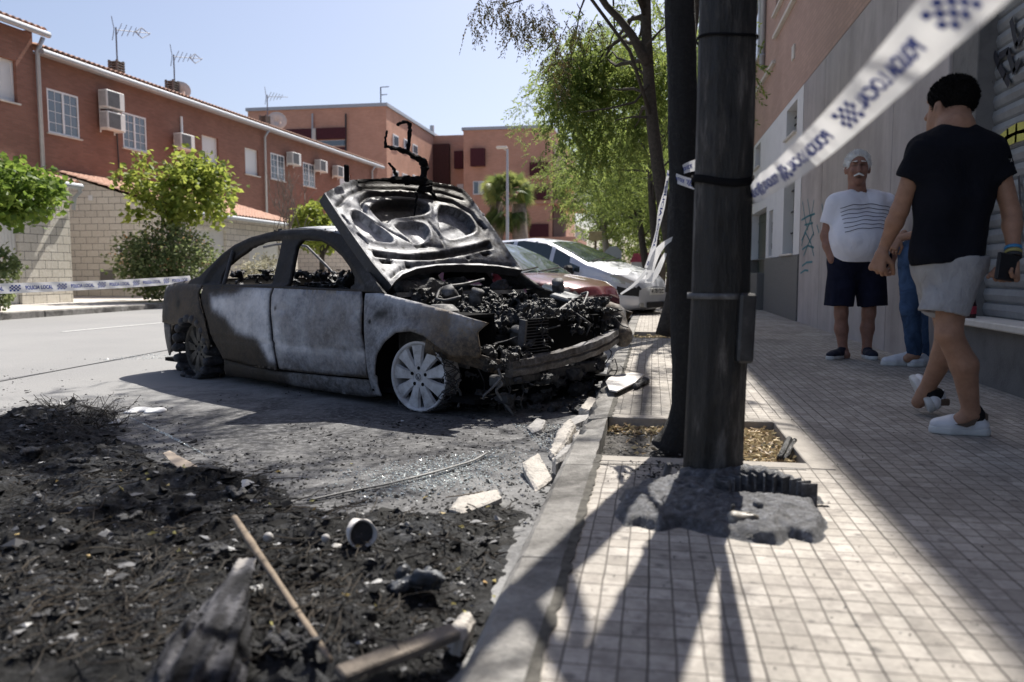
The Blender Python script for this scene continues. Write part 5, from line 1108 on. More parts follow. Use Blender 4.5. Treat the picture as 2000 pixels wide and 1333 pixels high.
c = gx(-12, 545, -11.9); maple('flowering_bush', 'shrub at the lower left edge beside the ribbed garage door', 'bush', (c[0], c[1], .75), (.42, .42, .62), 6, 1100, .09, M_leafD, (c[0], c[1], .12), 0, flowers=8, gap=.3)
c = gx(628, 425, -12.5); maple('ornamental_tree', 'green treetop showing between the car roof and the hood', 'tree', (c[0], c[1], c[2] - .35), (1.1, 1.1, .95), 7, 2200, .2, M_leafY, (c[0], c[1], .12), .1, gap=.35)
c = gx(520, 520, -12.6); maple('flowering_bush', 'pale leafed hedge seen through the car windows', 'bush', (c[0], c[1], .8), (.5, 1.5, .6), 17, 1600, .10, m_leaf('dusty_leaf', (.2, .2, .14), (.34, .33, .24), (.45, .42, .3), .3), (c[0], c[1], .12), 0, gap=.3)
r = root('bare_shrub', 'leafless grey shrub in front of the second garage roof', 'shrub', tuple(gx(566, 560, -12.4)[:2]) + (.12,)); b = MB(); rn = random.Random(4)
for i in range(9):
    c = np.array([rn.uniform(-.5, .5), rn.uniform(-1.0, 1.0), rn.uniform(3.0, 4.0)]); P = limb(b, (0, 0, .1), c, .028, .008, rn)
    for k in (3, 4, 5, 6):
        for _ in range(3): limb(b, P[k], P[k] + np.array([rn.uniform(-.3, .3), rn.uniform(-.7, .7), rn.uniform(.2, .9)]), .009, .003, rn, 5)
b.build('branches', simple('grey_twigs', (.17, .14, .12), .9), r, True)
# palm and lamp before the far block
pl = gy(992, 500, 60.0); r = root('palm_tree', 'fan palm with a skirt of dead leaves in front of the orange block', 'palm', (pl[0], 60, 0))
b = MB(); b.tube([(-1.05, 0, 0), (-.85, 0, 6.2)], [.62, .5], 14); b.tube([(1.1, 0, 0), (.85, 0, 6.0)], [.65, .55], 14); b.build('trunk', simple('palm_trunk', (.25, .2, .16), .95, var=.4, sc=5, bump=.05, bsc=12), r, True)
rg = np.random.default_rng(12); V = []; F = []; var = []
for i in range(150):
    th_ = rg.uniform(0, 2 * math.pi); el = rg.uniform(-1.3, 1.25); d = np.array([math.cos(th_) * math.cos(el), math.sin(th_) * math.cos(el), math.sin(el)]); c0 = np.array([rg.uniform(-.5, .5), 0, 6.7 - (.9 if el < -.4 else 0)])
    c1 = c0 + d * rg.uniform(.7, 1.2); sd_ = np.cross(d, rg.normal(size=3)); sd_ /= np.linalg.norm(sd_); vv = .05 + .3 * rg.random() if el < -.4 else rg.random() * .75 + .1
    if rg.random() < .1: vv = 1.0
    for k in range(13):
        a = (k - 6) * .2; e = d * math.cos(a) + sd_ * math.sin(a); e2 = np.cross(e, np.cross(d, sd_)); n = len(V); L = 1.15 * (1 - abs(k - 6) * .04); tip = c1 + e * L + np.array([0, 0, -.3]); V += [c1, c1 + e * L * .5 + e2 * .055, tip, c1 + e * L * .5 - e2 * .055]; F.append((n, n + 1, n + 2, n + 3)); var += [vv] * 4
mesh('fronds', V, F, m_leaf('palm_frond', (.05, .07, .03), (.07, .14, .04), (.26, .28, .09), .4), r, False, {'var': var})
pl = gy(991, 470, 50.0); zt = gy(991, 292, 50.0)[2]; r = root('street_lamp', 'tall grey lamp post with a small head in front of the palm', 'street lamp', (pl[0], 50, 0)); b = MB(); b.tube([(0, 0, 0), (0, 0, zt)], [.12, .07], 10); b.build('post', M_gutter, r); b = MB(); b.tube([(0, 0, zt - .1), (-.35, 0, zt + .1)], .04, 6); b.box((-.35, 0, zt + .12), (.7, .3, .14), b=.03); b.build('lamp_head', M_sill, r)
# ---------------------------------------------------------------- the pole
pb = gy(1391, 950, 2.86); pb[2] = SW; r = root('utility_pole', 'thick soot blackened pole with a metal band and side box', 'pole', tuple(pb))
P = np.array([pb] + [gy(u, v, 2.86) for u, v in ((1394, 850), (1405, 600), (1411, 400), (1417, 200), (1422, 0))]) - pb; e_ = P[-1] + (P[-1] - P[-3]) / np.linalg.norm(P[-1] - P[-3]) * 5.6; P = np.vstack([P, e_]); t = np.linspace(0, 6, 90); Q = np.stack([np.interp(t, range(7), P[:, k]) for k in range(3)], 1)
b = MB(); b.tube(Q, np.interp(t, [0, 1, 5, 6], [.1055, .103, .0965, .08]), 96); V = np.array(b.v); cen = Q[np.arange(len(V)) // 96]; oa = (np.arctan2((V - cen)[:, 1], (V - cen)[:, 0]) + .35) % (math.pi / 4) - math.pi / 8; V = cen + (V - cen) * ((1 + .05 * (noise3(V * [2, 2, .25], 3, 8, 3) - .5)) * (.35 + .65 * (math.cos(math.pi / 8) / np.cos(oa)) + .02))[:, None]; b.v = [tuple(v) for v in V]
s = N('sooted_pole'); n1 = s.noise(3, 8, .7, s.co('Object', sc=(3, 3, .6))); n2 = s.noise(30, 6, .7, s.co('Object', sc=(1, 1, .2))); s.out(s.ramp(s.math('ADD', s.math('MULTIPLY', n1, .7), s.math('MULTIPLY', n2, .3)), [(.40, (.004, .004, .004)), (.48, (.014, .013, .012)), (.54, (.042, .038, .034)), (.60, (.13, .12, .11))]), s.ramp(n1, [(.35, .45), (.6, .75)]), 0, .5); s.bump(n2, .02); s.bump(s.noise(7, 5, .6), .02, .6); M_pole = s.m
b.build('shaft', M_pole, r, True)
def ringat(v, rr, h, m, nm, wob=0.0):
    c = gy(1391 + (950 - v) * .0337, v, 2.86) - pb; b = MB(); rn = random.Random(int(v)); P = []
    for k in range(41): a = 2 * math.pi * k / 40; P.append((c[0] + rr * math.cos(a), c[1] + rr * math.sin(a), c[2] + wob * math.sin(a * 2 + 1)))
    V = [(p[0], p[1], p[2] + e) for p in P for e in (-h / 2, h / 2)]; return mesh(nm, V, [(2 * i, 2 * i + 2, 2 * i + 3, 2 * i + 1) for i in range(40)], m, r, True, solid=.004, offs=1)
ringat(578, .1035, .02, M_steelb, 'metal_band'); ringat(357, .1015, .026, M_black, 'metal_band', .012); ringat(80, .099, .008, M_black, 'cable_tie', .008)
a = gy(1454, 640, 2.80) - pb; b = MB(); b.box((a[0] - .005, a[1], a[2]), (.055, .10, .235), (0, .03, .2), .008); b.build('junction_box', m_char('sooty_box', (.012, .012, .013), (.03, .03, .032), (.10, .10, .10), (.3, .6), 14, .003), r)
# ---------------------------------------------------------------- police tape
M_tape = N('tape_film'); M_tape.out((.88, .88, .90), .38, 0, .4)
_t = M_tape.n('BsdfTranslucent'); _t.inputs[0].default_value = (.8, .8, .8, 1); _m = M_tape.n('MixShader'); _m.inputs[0].default_value = .38; _o = M_tape.t.nodes['Material Output']; M_tape.l(M_tape.b.outputs[0], _m.inputs[1]); M_tape.l(_t.outputs[0], _m.inputs[2]); M_tape.l(_m.outputs[0], _o.inputs[0]); M_tape = M_tape.m
M_ink = N('blue_ink'); M_ink.out((.015, .06, .36), .45); _t = M_ink.n('BsdfTranslucent'); _t.inputs[0].default_value = (.03, .06, .35, 1); _m = M_ink.n('MixShader'); _m.inputs[0].default_value = .3; _o = M_ink.t.nodes['Material Output']; M_ink.l(M_ink.b.outputs[0], _m.inputs[1]); M_ink.l(_t.outputs[0], _m.inputs[2]); M_ink.l(_m.outputs[0], _o.inputs[0]); M_ink = M_ink.m
def textverts(txt, size):
    cu = bpy.data.curves.new('t', 'FONT'); cu.body = txt; cu.size = size; cu.resolution_u = 3; cu.offset = size * .022; o = bpy.data.objects.new('t', cu); S.collection.objects.link(o); bpy.context.view_layer.update()
    me = bpy.data.meshes.new_from_object(o); V = np.array([tuple(v.co) for v in me.vertices]); F = [tuple(p.vertices) for p in me.polygons]; bpy.data.objects.remove(o); bpy.data.meshes.remove(me); return V, F
TXT = textverts('POLICIA LOCAL', 1.0); TXT[0][:, 0] -= TXT[0][:, 0].min(); TXT[0][:, 1] -= TXT[0][:, 1].min(); TW = TXT[0][:, 0].max(); TH = TXT[0][:, 1].max()
def tape(label, path, across, width, parent=None, rep=.52, flip=False, start=.05, thick=1, group=None):
    P = np.array(path, float); A = unit(np.array(across, float)); Wd = np.broadcast_to(width, len(P)).astype(float); m = len(P); T = np.linspace(0, m - 1, (m - 1) * 8 + 1)
    f = lambda X: np.stack([np.interp(T, range(m), X[:, k]) for k in range(X.shape[1])], 1)
    Q = f(P); AA = f(A); WW = f(Wd[:, None])[:, 0]
    for _ in range(10): Q[1:-1] = (Q[:-2] + 2 * Q[1:-1] + Q[2:]) / 4; AA[1:-1] = (AA[:-2] + 2 * AA[1:-1] + AA[2:]) / 4
    AA = unit(AA); s_ = np.r_[0, np.cumsum(np.linalg.norm(np.diff(Q, axis=0), axis=1))]; TT = unit(np.gradient(Q, axis=0)); NN = unit(np.cross(AA, TT))
    def pt(s, t, off=0.0):
        g = lambda X: np.stack([np.interp(s, s_, X[:, k]) for k in range(3)], -1)
        w_ = np.interp(s, s_, WW)[..., None]; ph = .012 * np.sin(s * 23 + t * 3)[..., None] * np.minimum(1, w_ / .06) * .35
        return g(Q) + g(AA) * (t[..., None] * w_) + unit(g(NN)) * (off + ph * (1 - 4 * t[..., None] ** 2))
    n = max(12, int(s_[-1] / .03)); ss = np.linspace(0, s_[-1], n); k = 5; tt = np.linspace(-.5, .5, k); G1, G2 = np.meshgrid(ss, tt, indexing='ij'); V = pt(G1.ravel(), G2.ravel()); F = [(i * k + j, i * k + j + 1, (i + 1) * k + j + 1, (i + 1) * k + j) for i in range(n - 1) for j in range(k - 1)]
    r = mesh('police_tape', V, F, M_tape, parent, True)
    if parent is None: tag(r, label, 'police tape', group)
    W0 = .08; VV = []; FF = []; x = start
    while x < s_[-1] - .06:
        e = -1 if flip else 1; sc = .30 / TW
        if x + .30 < s_[-1]:
            tx = TXT[0][:, 0] * sc; ty = (TXT[0][:, 1] / TH - .5) * .40
            for off in (.0012, -.0012):
                nn = len(VV); VV += list(pt(x + (tx if not flip else .30 - tx), ty * e, off)); FF += [tuple(i + nn for i in q) for q in TXT[1]]
        for c in range(6):
            for rr in range(4):
                if (c + rr) % 2: continue
                x0 = x + .36 + c * .018; 
                if x0 + .018 > s_[-1]: continue
                q = np.array([(x0, -.3 + rr * .15), (x0 + .017, -.3 + rr * .15), (x0 + .017, -.3 + rr * .15 + .15), (x0, -.3 + rr * .15 + .15)])
                for off in (.0012, -.0012): nn = len(VV); VV += list(pt(q[:, 0], q[:, 1], off)); FF.append((nn, nn + 1, nn + 2, nn + 3))
        x += rep
    if VV: mesh('lettering', VV, FF, M_ink, r)
    return r
up = np.array([0, 0, 1.0])
P = [gd(-60, 569, 6.0), gd(0, 564, 6.25), gd(120, 560, 6.9), gd(250, 554.5, 7.8), gd(372, 546, 8.9)]
tape('white and blue police tape stretched from the left edge to the car boot', P, [up + np.array([.0, -.12, 0])] * 5, .082, start=.0)
def imgac(dx, dy, tw=0.0): return _rt * dx - _up * dy + _fw * tw
P = [gd(1464, 385, 2.84), gd(1476, 376, 2.45), gd(1492, 364, 2.08), gd(1535, 335, 1.7), gd(1610, 270, 1.4), gd(1700, 182, 1.15), gd(1800, 78, .9), gd(1900, -28, .72), gd(2080, -220, .56)]
tape('blurred police tape sweeping from the pole to the upper right corner', P, [imgac(.1, 1), imgac(.45, .9, .5), imgac(.55, .8, .3), imgac(.6, .75)] + [imgac(.68, .73, -.2)] * 5, [.055, .07, .06, .06, .062, .062, .062, .064, .064], flip=True, start=.25, rep=.48)
P = [gd(1468, 378, 2.74), gd(1488, 364, 2.35), gd(1512, 348, 2.0), gd(1545, 322, 1.76), gd(1590, 288, 1.55)]
tape('crumpled twist of police tape folded against the right side of the pole', P, [imgac(.3, 1, .8), imgac(.2, .9, -.6), imgac(.7, .6, .5), imgac(.7, .7, .2), imgac(.7, .7)], [.06, .07, .06, .05, .02], start=.02, rep=.42, flip=True)
P = [gd(1303, 339, 3.5), gd(1318, 348, 3.42), gd(1340, 356, 3.2), gd(1358, 361, 3.0), gd(1375, 362, 2.92)]
tape('short police tape loop tied from the charred trunk to the pole', P, [imgac(0.1, 1)] * 5, [.03, .045, .042, .042, .042], rep=.4, start=0)
P = [gd(1303, 345, 3.5), gd(1320, 340, 3.52), gd(1340, 328, 3.3), gd(1362, 322, 3.05), gd(1380, 322, 2.95)]
tape('upper strand of police tape rising behind the pole', P, [imgac(0.2, 1)] * 5, [.03, .03, .04, .045, .045], rep=.4, start=.1)
P = [gd(1304, 345, 3.45), gd(1300, 375, 3.45), gd(1291, 410, 3.46), gd(1284, 450, 3.45), gd(1273, 500, 3.44), gd(1266, 525, 3.44)]
tape('long twisted tape end hanging down from the knot on the charred trunk', P, [imgac(1, .2), imgac(1, .3, .8), imgac(1, .2, -.3), imgac(1, .1, .6), imgac(1, .3), imgac(1, .3)], [.012, .02, .028, .014, .026, .034], rep=.4, start=.02)
P = [gd(1318, 464, 3.40), gd(1300, 474, 3.42), gd(1284, 490, 3.42), gd(1272, 520, 3.44), gd(1266, 553, 3.44)]
tape('loose tape strand with its end at the trunk and its tail over the van', P, [imgac(.3, 1), imgac(.5, .9, .4), imgac(.9, .5), imgac(1, .1, .4), imgac(1, 0)], [.014, .02, .03, .034, .03], rep=.4, start=.02)
P = [gd(1264, 528, 3.44), gd(1250, 545, 3.44), gd(1235, 560, 3.44), gd(1212, 575, 3.44)]
tape('thin tape tail flying left over the van bumper', P, [imgac(.5, .9)] * 4, [.02, .016, .012, .008], rep=.5, start=0)
P = [gd(1268, 550, 3.44), gd(1282, 535, 3.44), gd(1293, 510, 3.44), gd(1300, 495, 3.42)]
tape('short tape tail curling up right beside the trunk', P, [imgac(.8, .5)] * 4, [.03, .024, .02, .012], rep=.5, start=0)
# ---------------------------------------------------------------- parked cars behind
def paint(name, c, r=.3, metal=.4):
    s = N(name); n = s.noise(3, 5, .6); s.out(s.ramp(n, [(.3, tuple(x * .85 for x in c)), (.7, c)]), r, metal, .5); s.b.inputs['Coat Weight'].default_value = .6; s.b.inputs['Coat Roughness'].default_value = .08; return s.m
M_cglass = N('car_glass'); M_cglass.out((.03, .045, .05), .05, 0, .8); M_cglass = M_cglass.m
M_rub = simple('black_plastic', (.02, .02, .022), .6)
M_lens = N('lamp_lens'); M_lens.out((.55, .55, .50), .1, .3, .9); M_lens = M_lens.m
def parked(label, nose, ang, top, belt, hw, L, paintm, sidew, wsx, wheels, front, trimz=None, group='cars parked along the kerb', wr=.3):
    r = root('parked_car', label, 'car', (nose[0], nose[1], 0), ang, group)
    nx = int(L / .03); xs = -np.linspace(0, L, nx + 1); nr = 44; V = np.zeros((nx + 1, nr, 3)); tx = [p[0] for p in top][::-1]; tz = [p[1] for p in top][::-1]; bx = [p[0] for p in belt][::-1]; bz = [p[1] for p in belt][::-1]
    for i, x in enumerate(xs):
        zt = np.interp(x, tx, tz); zb = min(np.interp(x, bx, bz), zt - .03); w_ = hw * (1 - .42 * max(0, 1 + x / .55) ** 2.2 - .12 * max(0, (-x - L + .5) / .5) ** 2); z0 = .20 + .06 * max(0, 1 + x / .3) ** 2
        for cx0 in wheels:
            pass
        ins = min(1, max(0, (zt - zb) / .5)); wt = w_ - .20 * ins * (zt - zb) / .55 - .04
        sec = [(0, z0), (w_ * .6, z0), (w_ * .93, z0 + .02), (w_ * .985, z0 + .12), (w_, (z0 + zb) / 2), (w_ * .985, zb - .05), (w_ * .955, zb), (wt + .02, zt - .05), (wt - .06, zt - .012), (wt * .6, zt + .012), (0, zt + .022)]
        S_ = np.array(sec); d = np.r_[0, np.cumsum(np.linalg.norm(np.diff(S_, axis=0), axis=1))]; fixed = np.interp(np.linspace(0, 10, nr // 2), range(11), d); y = np.interp(fixed, d, S_[:, 0]); z = np.interp(fixed, d, S_[:, 1])
        V[i, :nr // 2, 0] = x; V[i, :nr // 2, 1] = -y; V[i, :nr // 2, 2] = z; V[i, nr // 2:, 0] = x; V[i, nr // 2:, 1] = y[::-1]; V[i, nr // 2:, 2] = z[::-1]
    for i in range(nx + 1): V[i, :, 0] += -.0
    # rounded nose: pull the sides back
    V[:, :, 0] -= .22 * (np.abs(V[:, :, 1]) / hw) ** 2.5 * np.clip(1 + xs / .8, 0, 1)[:, None]
    Vf = V.reshape(-1, 3); F = np.array([(i * nr + j, i * nr + (j + 1) % nr, (i + 1) * nr + (j + 1) % nr, (i + 1) * nr + j) for i in range(nx) for j in range(nr)]); C = Vf[F].mean(1); XZ = C[:, [0, 2]]
    zbl = np.interp(C[:, 0], bx, bz); cls = np.zeros(len(F), int); side_f = np.abs(C[:, 1]) > hw * .60
    for k, poly in enumerate(sidew): cls[inpoly(XZ, poly) & side_f & (C[:, 2] > zbl) & (C[:, 1] < 0)] = 20 + k; cls[inpoly(XZ, poly) & side_f & (C[:, 2] > zbl) & (C[:, 1] > 0)] = 30 + k
    ztc = np.interp(C[:, 0], tx, tz); ws = (C[:, 0] < wsx[0]) & (C[:, 0] > wsx[1]) & (np.abs(C[:, 1]) < hw * .84 - .19 * (wsx[0] - C[:, 0]) / (wsx[0] - wsx[1])) & (C[:, 2] > ztc - .035); cls[ws] = 2
    rw = (C[:, 0] < wsx[2]) & (C[:, 0] > wsx[3]) & (np.abs(C[:, 1]) < hw * .7) & (C[:, 2] > ztc - .04); cls[rw] = 5
    if trimz: cls[(C[:, 2] > trimz[0]) & (C[:, 2] < trimz[1]) & (C[:, 0] > -.42)] = 3
    for wx in wheels: cls[(np.hypot(C[:, 0] - wx, C[:, 2] - wr) < wr + .055) & (np.abs(C[:, 1]) > hw * .5) & (C[:, 2] < wr * 2.3)] = 9
    for pl in front.get('lamp', []): cls[inpoly(XZ, pl) & (np.abs(C[:, 1]) > hw * .28)] = 4
    def part(c, name, m, parent=None):
        k = np.isin(cls, c); ff = F[k]; 
        if not len(ff): return None
        u_, inv = np.unique(ff, return_inverse=True); return mesh(name, Vf[u_], inv.reshape(ff.shape), m, parent or r, True)
    body = part([0], 'body', paintm); [part([q_], 'side_window', M_cglass) for q_ in list(range(20, 24)) + list(range(30, 34))]; part([2], 'windscreen', M_cglass); part([5], 'rear_window', M_cglass); part([3], 'bumper_strip', M_rub)
    for sgn in (-1, 1):
        k = (cls == 4) & (C[:, 1] * sgn > 0); ff = F[k]
        if len(ff): u_, inv = np.unique(ff, return_inverse=True); mesh('headlight', Vf[u_], inv.reshape(ff.shape), M_lens, r, True)
    for e in (0, nx): mesh('end_panel', Vf[e * nr:(e + 1) * nr], [tuple(range(nr))], paintm, r)
    b = MB(); b.box((-L / 2, 0, .45), (L - .4, hw * 1.3, .4)); b.build('underbody', M_rub, r)
    for wx in wheels:
        for sgn in (-1, 1):
            b = MB(); b.lathe([(wr * .62, -.09), (wr * .95, -.09), (wr, -.05), (wr, .05), (wr * .95, .09), (wr * .62, .09)], (wx, sgn * (hw - .12), wr), 28, rotm(R(90), 0, 0)); ty = b.build('wheel', M_rub, r, True)
            b = MB(); b.lathe([(.001, .05), (wr * .3, .06), (wr * .6, .05), (wr * .66, .085)], (wx, sgn * (hw - .12), wr), 28, rotm(R(90 * -sgn if False else -90 * sgn), 0, 0) if False else rotm(R(90 if sgn < 0 else -90), 0, 0)); b.build('hub_cap', M_gutter, ty, True)
    b = MB(); mx = wsx[0] - .25
    for sgn in (-1,): b.box((mx, sgn * (hw + .09), np.interp(mx, bx, bz) + .09), (.12, .2, .13), b=.04); b.cyl((mx, sgn * (hw - .05), np.interp(mx, bx, bz) + .02), (mx, sgn * (hw + .06), np.interp(mx, bx, bz) + .07), .03)
    b.build('mirror', M_rub, r)
    b = MB(); x0 = wsx[0] + .0; zz = np.interp(x0, tx, tz) + .035; b.tube([(x0, -.55, zz), (x0 - .1, .0, zz + .06)], .012, 5); b.tube([(x0, -.1, zz), (x0 - .1, .5, zz + .06)], .012, 5); b.build('wiper', M_rub, r)
    return r
M_silver = paint('silver_paint', (.66, .68, .72), .32, .25); M_red = paint('dark_red_paint', (.10, .010, .020), .25, .2)
mp = parked('silver minivan parked nose to the kerb beyond the dark red car', (.06, 14.2), R(-30), [(0, .60), (-.06, .72), (-.25, .84), (-.6, .94), (-.95, 1.02), (-1.45, 1.24), (-1.95, 1.43), (-2.5, 1.50), (-3.3, 1.47), (-3.8, 1.38), (-4.05, 1.0), (-4.1, .7)], [(0, .58), (-.5, .76), (-1.2, .83), (-2, .86), (-4.1, .92)], .84, 4.1, M_silver,
    [[(-1.02, .85), (-1.72, .87), (-1.72, 1.26), (-1.6, 1.24), (-1.2, 1.02)], [(-1.80, .87), (-2.65, .88), (-2.65, 1.43), (-2.2, 1.43), (-1.80, 1.30)], [(-2.74, .88), (-3.6, .92), (-3.55, 1.36), (-2.74, 1.43)]], (-.98, -1.92, -3.8, -4.02), (-.72, -3.3), {'lamp': [[(-.10, .70), (-.42, .84), (-.50, .78), (-.25, .66)]]}, (.47, .60))
b = MB(); b.box((.004, -.0, .30), (.03, .62, .10), b=.02); b.build('air_intake', M_rub, mp); b = MB(); b.box((-.04, -.42, .30), (.03, .14, .08), b=.02); b.build('fog_lamp', M_lens, mp)
b = MB(); b.box((.02, 0, .53), (.015, .50, .11), b=.003); plt = b.build('number_plate', simple('plate_white', (.75, .75, .72), .5, var=.03), mp)
rd_ = parked('dark red car showing its hood and windscreen between the burnt car and the silver minivan', (-.62, 10.3), R(-30), [(0, .56), (-.06, .66), (-.3, .74), (-.7, .80), (-1.0, .84), (-1.5, 1.12), (-1.85, 1.26), (-2.4, 1.31), (-3.1, 1.25), (-3.6, .98), (-3.75, .92), (-3.85, .6)], [(0, .54), (-.5, .68), (-1.2, .76), (-3.85, .82)], .82, 3.85, M_red,
    [[(-1.25, .80), (-2.0, .82), (-2.0, 1.20), (-1.7, 1.14)], [(-2.1, .82), (-2.9, .84), (-2.85, 1.18), (-2.1, 1.22)]], (-.98, -1.82, -3.15, -3.58), (-.7, -3.05), {'lamp': [[(-.06, .60), (-.40, .72), (-.48, .66), (-.2, .56)]]}, (.36, .46), wr=.28)
rd_['label'] = 'dark red car whose hood shows between the burnt car and silver minivan'
# signs, posts, banner down the street
def post_sign(name, label, u, v0, v1, y, w, h, m, mp_, octo=False):
    c = gy(u, (v0 + v1) / 2, y); r = root(name, label, 'sign', (c[0], y, .1)); b = MB(); b.tube([(0, .05, 0), (0, .05, c[2] + h / 2 - .1)], .04, 8); b.build('post', mp_, r); b = MB()
    if octo: b.prism([(w / 2 * math.cos(a), w / 2 * math.sin(a)) for a in np.linspace(math.pi / 8, 2 * math.pi + math.pi / 8, 9)[:-1]], (0, 0, c[2] - .1), (1, 0, 0), (0, 0, 1), (0, 1, 0), .02)
    else: b.box((0, 0, c[2] - .1), (w, .03, h), b=.01)
    b.build('sign_board', m, r); return r
M_tan = simple('tan_board', (.42, .33, .18), .8); M_wood = simple('weathered_wood', (.20, .15, .10), .9, var=.35, sc=14)
post_sign('street_sign', 'tan rectangular sign seen from behind among the trees', 1163, 450, 473, 26, .42, .30, M_tan, M_wood); post_sign('street_sign', 'grey octagonal sign seen from behind past the minivan roof', 1198, 484, 512, 28, .62, .6, M_gutter, M_gutter, True)
c = gy(1262, 512, 30); r = root('market_parasol', 'pink and white awning far down the street behind the minivan', 'awning', (c[0], 30, .1)); b = MB(); b.prism([(-.6, 0), (.6, 0), (.45, .32), (-.45, .32)], (0, 0, c[2] - .1), (1, 0, 0), (0, 0, 1), (0, 1, 0), .8); b.build('canopy', simple('pink_fabric', (.55, .10, .16), .8), r); b = MB(); b.box((0, .3, .6), (1.1, .5, 1.2), b=.02); b.build('counter', M_pvc, r)
c = gz(1294, 603, SW); r = root('wooden_stake', 'pair of brown wooden stakes beside the row of tree pits', 'stake', (c[0], c[1], SW)); b = MB(); b.box((0, 0, .55), (.10, .08, 1.1), b=.01); b.box((.16, .1, .5), (.05, .05, 1.0), b=.006); b.build('posts', M_wood, r)
# distant low building and hedge closing the street
c = gy(1130, 480, 120); b = MB(); b.box((-14, 120, 2.2), (16, 8, 4.4)); tag(b.build('low_building', M_render), 'pale low building far down the street', 'building')
# coachwork seen only as a hull needs its lettering
def plate_text(parent, txt, loc, size, rot):
    cu = bpy.data.curves.new('t', 'FONT'); cu.body = txt; cu.size = size; cu.align_x = 'CENTER'; cu.align_y = 'CENTER'; cu.extrude = .001; cu.offset = .001; o = bpy.data.objects.new('t', cu); S.collection.objects.link(o); bpy.context.view_layer.update(); me = bpy.data.meshes.new_from_object(o); bpy.data.objects.remove(o)
    me.materials.clear(); me.materials.append(M_black); q = link(bpy.data.objects.new('lettering', me), parent); q.location = loc; q.rotation_euler = rot; return q
plate_text(plt, '4178 FZC', (.030, 0, .53), .10, (R(90), 0, R(90)))
# ---------------------------------------------------------------- people
FH = np.array([-math.sin(YAW), math.cos(YAW), 0.0])
def m_skin(name, c, rough=.55):
    s = N(name); d = s.attr('dark'); n = s.noise(28, 5, .6); col = s.ramp(n, [(.3, tuple(x * .82 for x in c)), (.7, tuple(x * 1.1 for x in c))]); col = s.mix(d, col, tuple(x * .12 for x in c)); s.out(col, rough, 0, .4)
    s.b.inputs['Subsurface Weight'].default_value = .08; s.b.inputs['Subsurface Radius'].default_value = (.02, .008, .004); s.bump(s.noise(150, 3, .6), .001); return s.m
def m_cloth(name, c, var=.12, wr=.02, sc=7, weave=True):
    s = N(name); n = s.noise(sc, 5, .6, s.co('Object', sc=(1, 1, .7)), .8); s.out(s.ramp(n, [(.3, tuple(x * (1 - var) for x in c)), (.7, tuple(min(1, x * (1 + var)) for x in c))]), .9, 0, .15); s.bump(n, wr, .9); s.bump(s.noise(300, 2, .5), .0008); return s.m
class Person:
    def __init__(s, label, base, D):
        s.base = np.array(base, float); s.D = D; s.o = root('person', label, 'person', tuple(base), YAW)
    def J(s, u, v, dd=0.0):
        r_ = ray(u, v); P = _C + r_ * ((s.D + dd) / (r_ @ FH)) - s.base; return np.array([P @ _rt, P @ FH, P[2]])
def catm(A, B):
    return np.vstack([A[0], B[0]]), np.vstack([A[1], B[1] + len(A[0])])
def hand(W, d, n, thumb, curl=.5, sc=1.0, grip=False, h=.0035):
    """palm, four bent fingers of unequal length and a thumb from the side of the palm; W wrist, d towards fingers, n out of the palm"""
    W = np.array(W, float); d = unit(np.array(d, float)); n = np.array(n, float); n = unit(n - d * (n @ d)); a = np.cross(d, n) * thumb
    q = SDF(W - .16 * sc, W + .16 * sc, h); L = .085 * sc
    q.cone(W - d * .05 * sc, W + d * .012 * sc, .0265 * sc, .025 * sc, .01, flat=(n, .78)); c0 = W + d * .018 * sc; c1 = W + d * L
    for e in (-.5, 0, .5): q.cone(c0 + a * e * .03 * sc, c1 + a * e * .055 * sc, .0155 * sc, .014 * sc, .014)
    for k, (off, ln) in enumerate(((.034, .92), (.012, 1.0), (-.011, .93), (-.032, .74))):
        p = W + d * (L - (.004 if k in (1, 2) else .01)) + a * off * sc; ang = .25 + curl * (1 + .12 * k); dd = unit(d + a * off * 2.0); rr = (.0098 - .0006 * (k == 3)) * sc
        for seg, lr in ((.042, .95), (.027, .9), (.021, .82)):
            e = dd * math.cos(ang) + n * math.sin(ang); p2 = p + e * seg * ln * sc; q.cone(p, p2, rr, rr * lr, .003); p = p2; rr *= lr; ang += curl * 1.05
    p = W + d * .022 * sc + a * .022 * sc; e = unit(d * .62 + a * .62 + n * (.25 + .5 * curl)); q.cone(p, p + e * .042 * sc, .0145 * sc, .0115 * sc, .008); p = p + e * .042 * sc; e = unit(d * .88 + a * .12 + n * (.25 + .75 * curl)); q.cone(p, p + e * .034 * sc, .0115 * sc, .0095 * sc, .004); p = p + e * .034 * sc; e = unit(d * .9 - a * .15 + n * (.3 + .9 * curl)); q.cone(p, p + e * .024 * sc, .0098 * sc, .008 * sc, .003)
    return q.net()
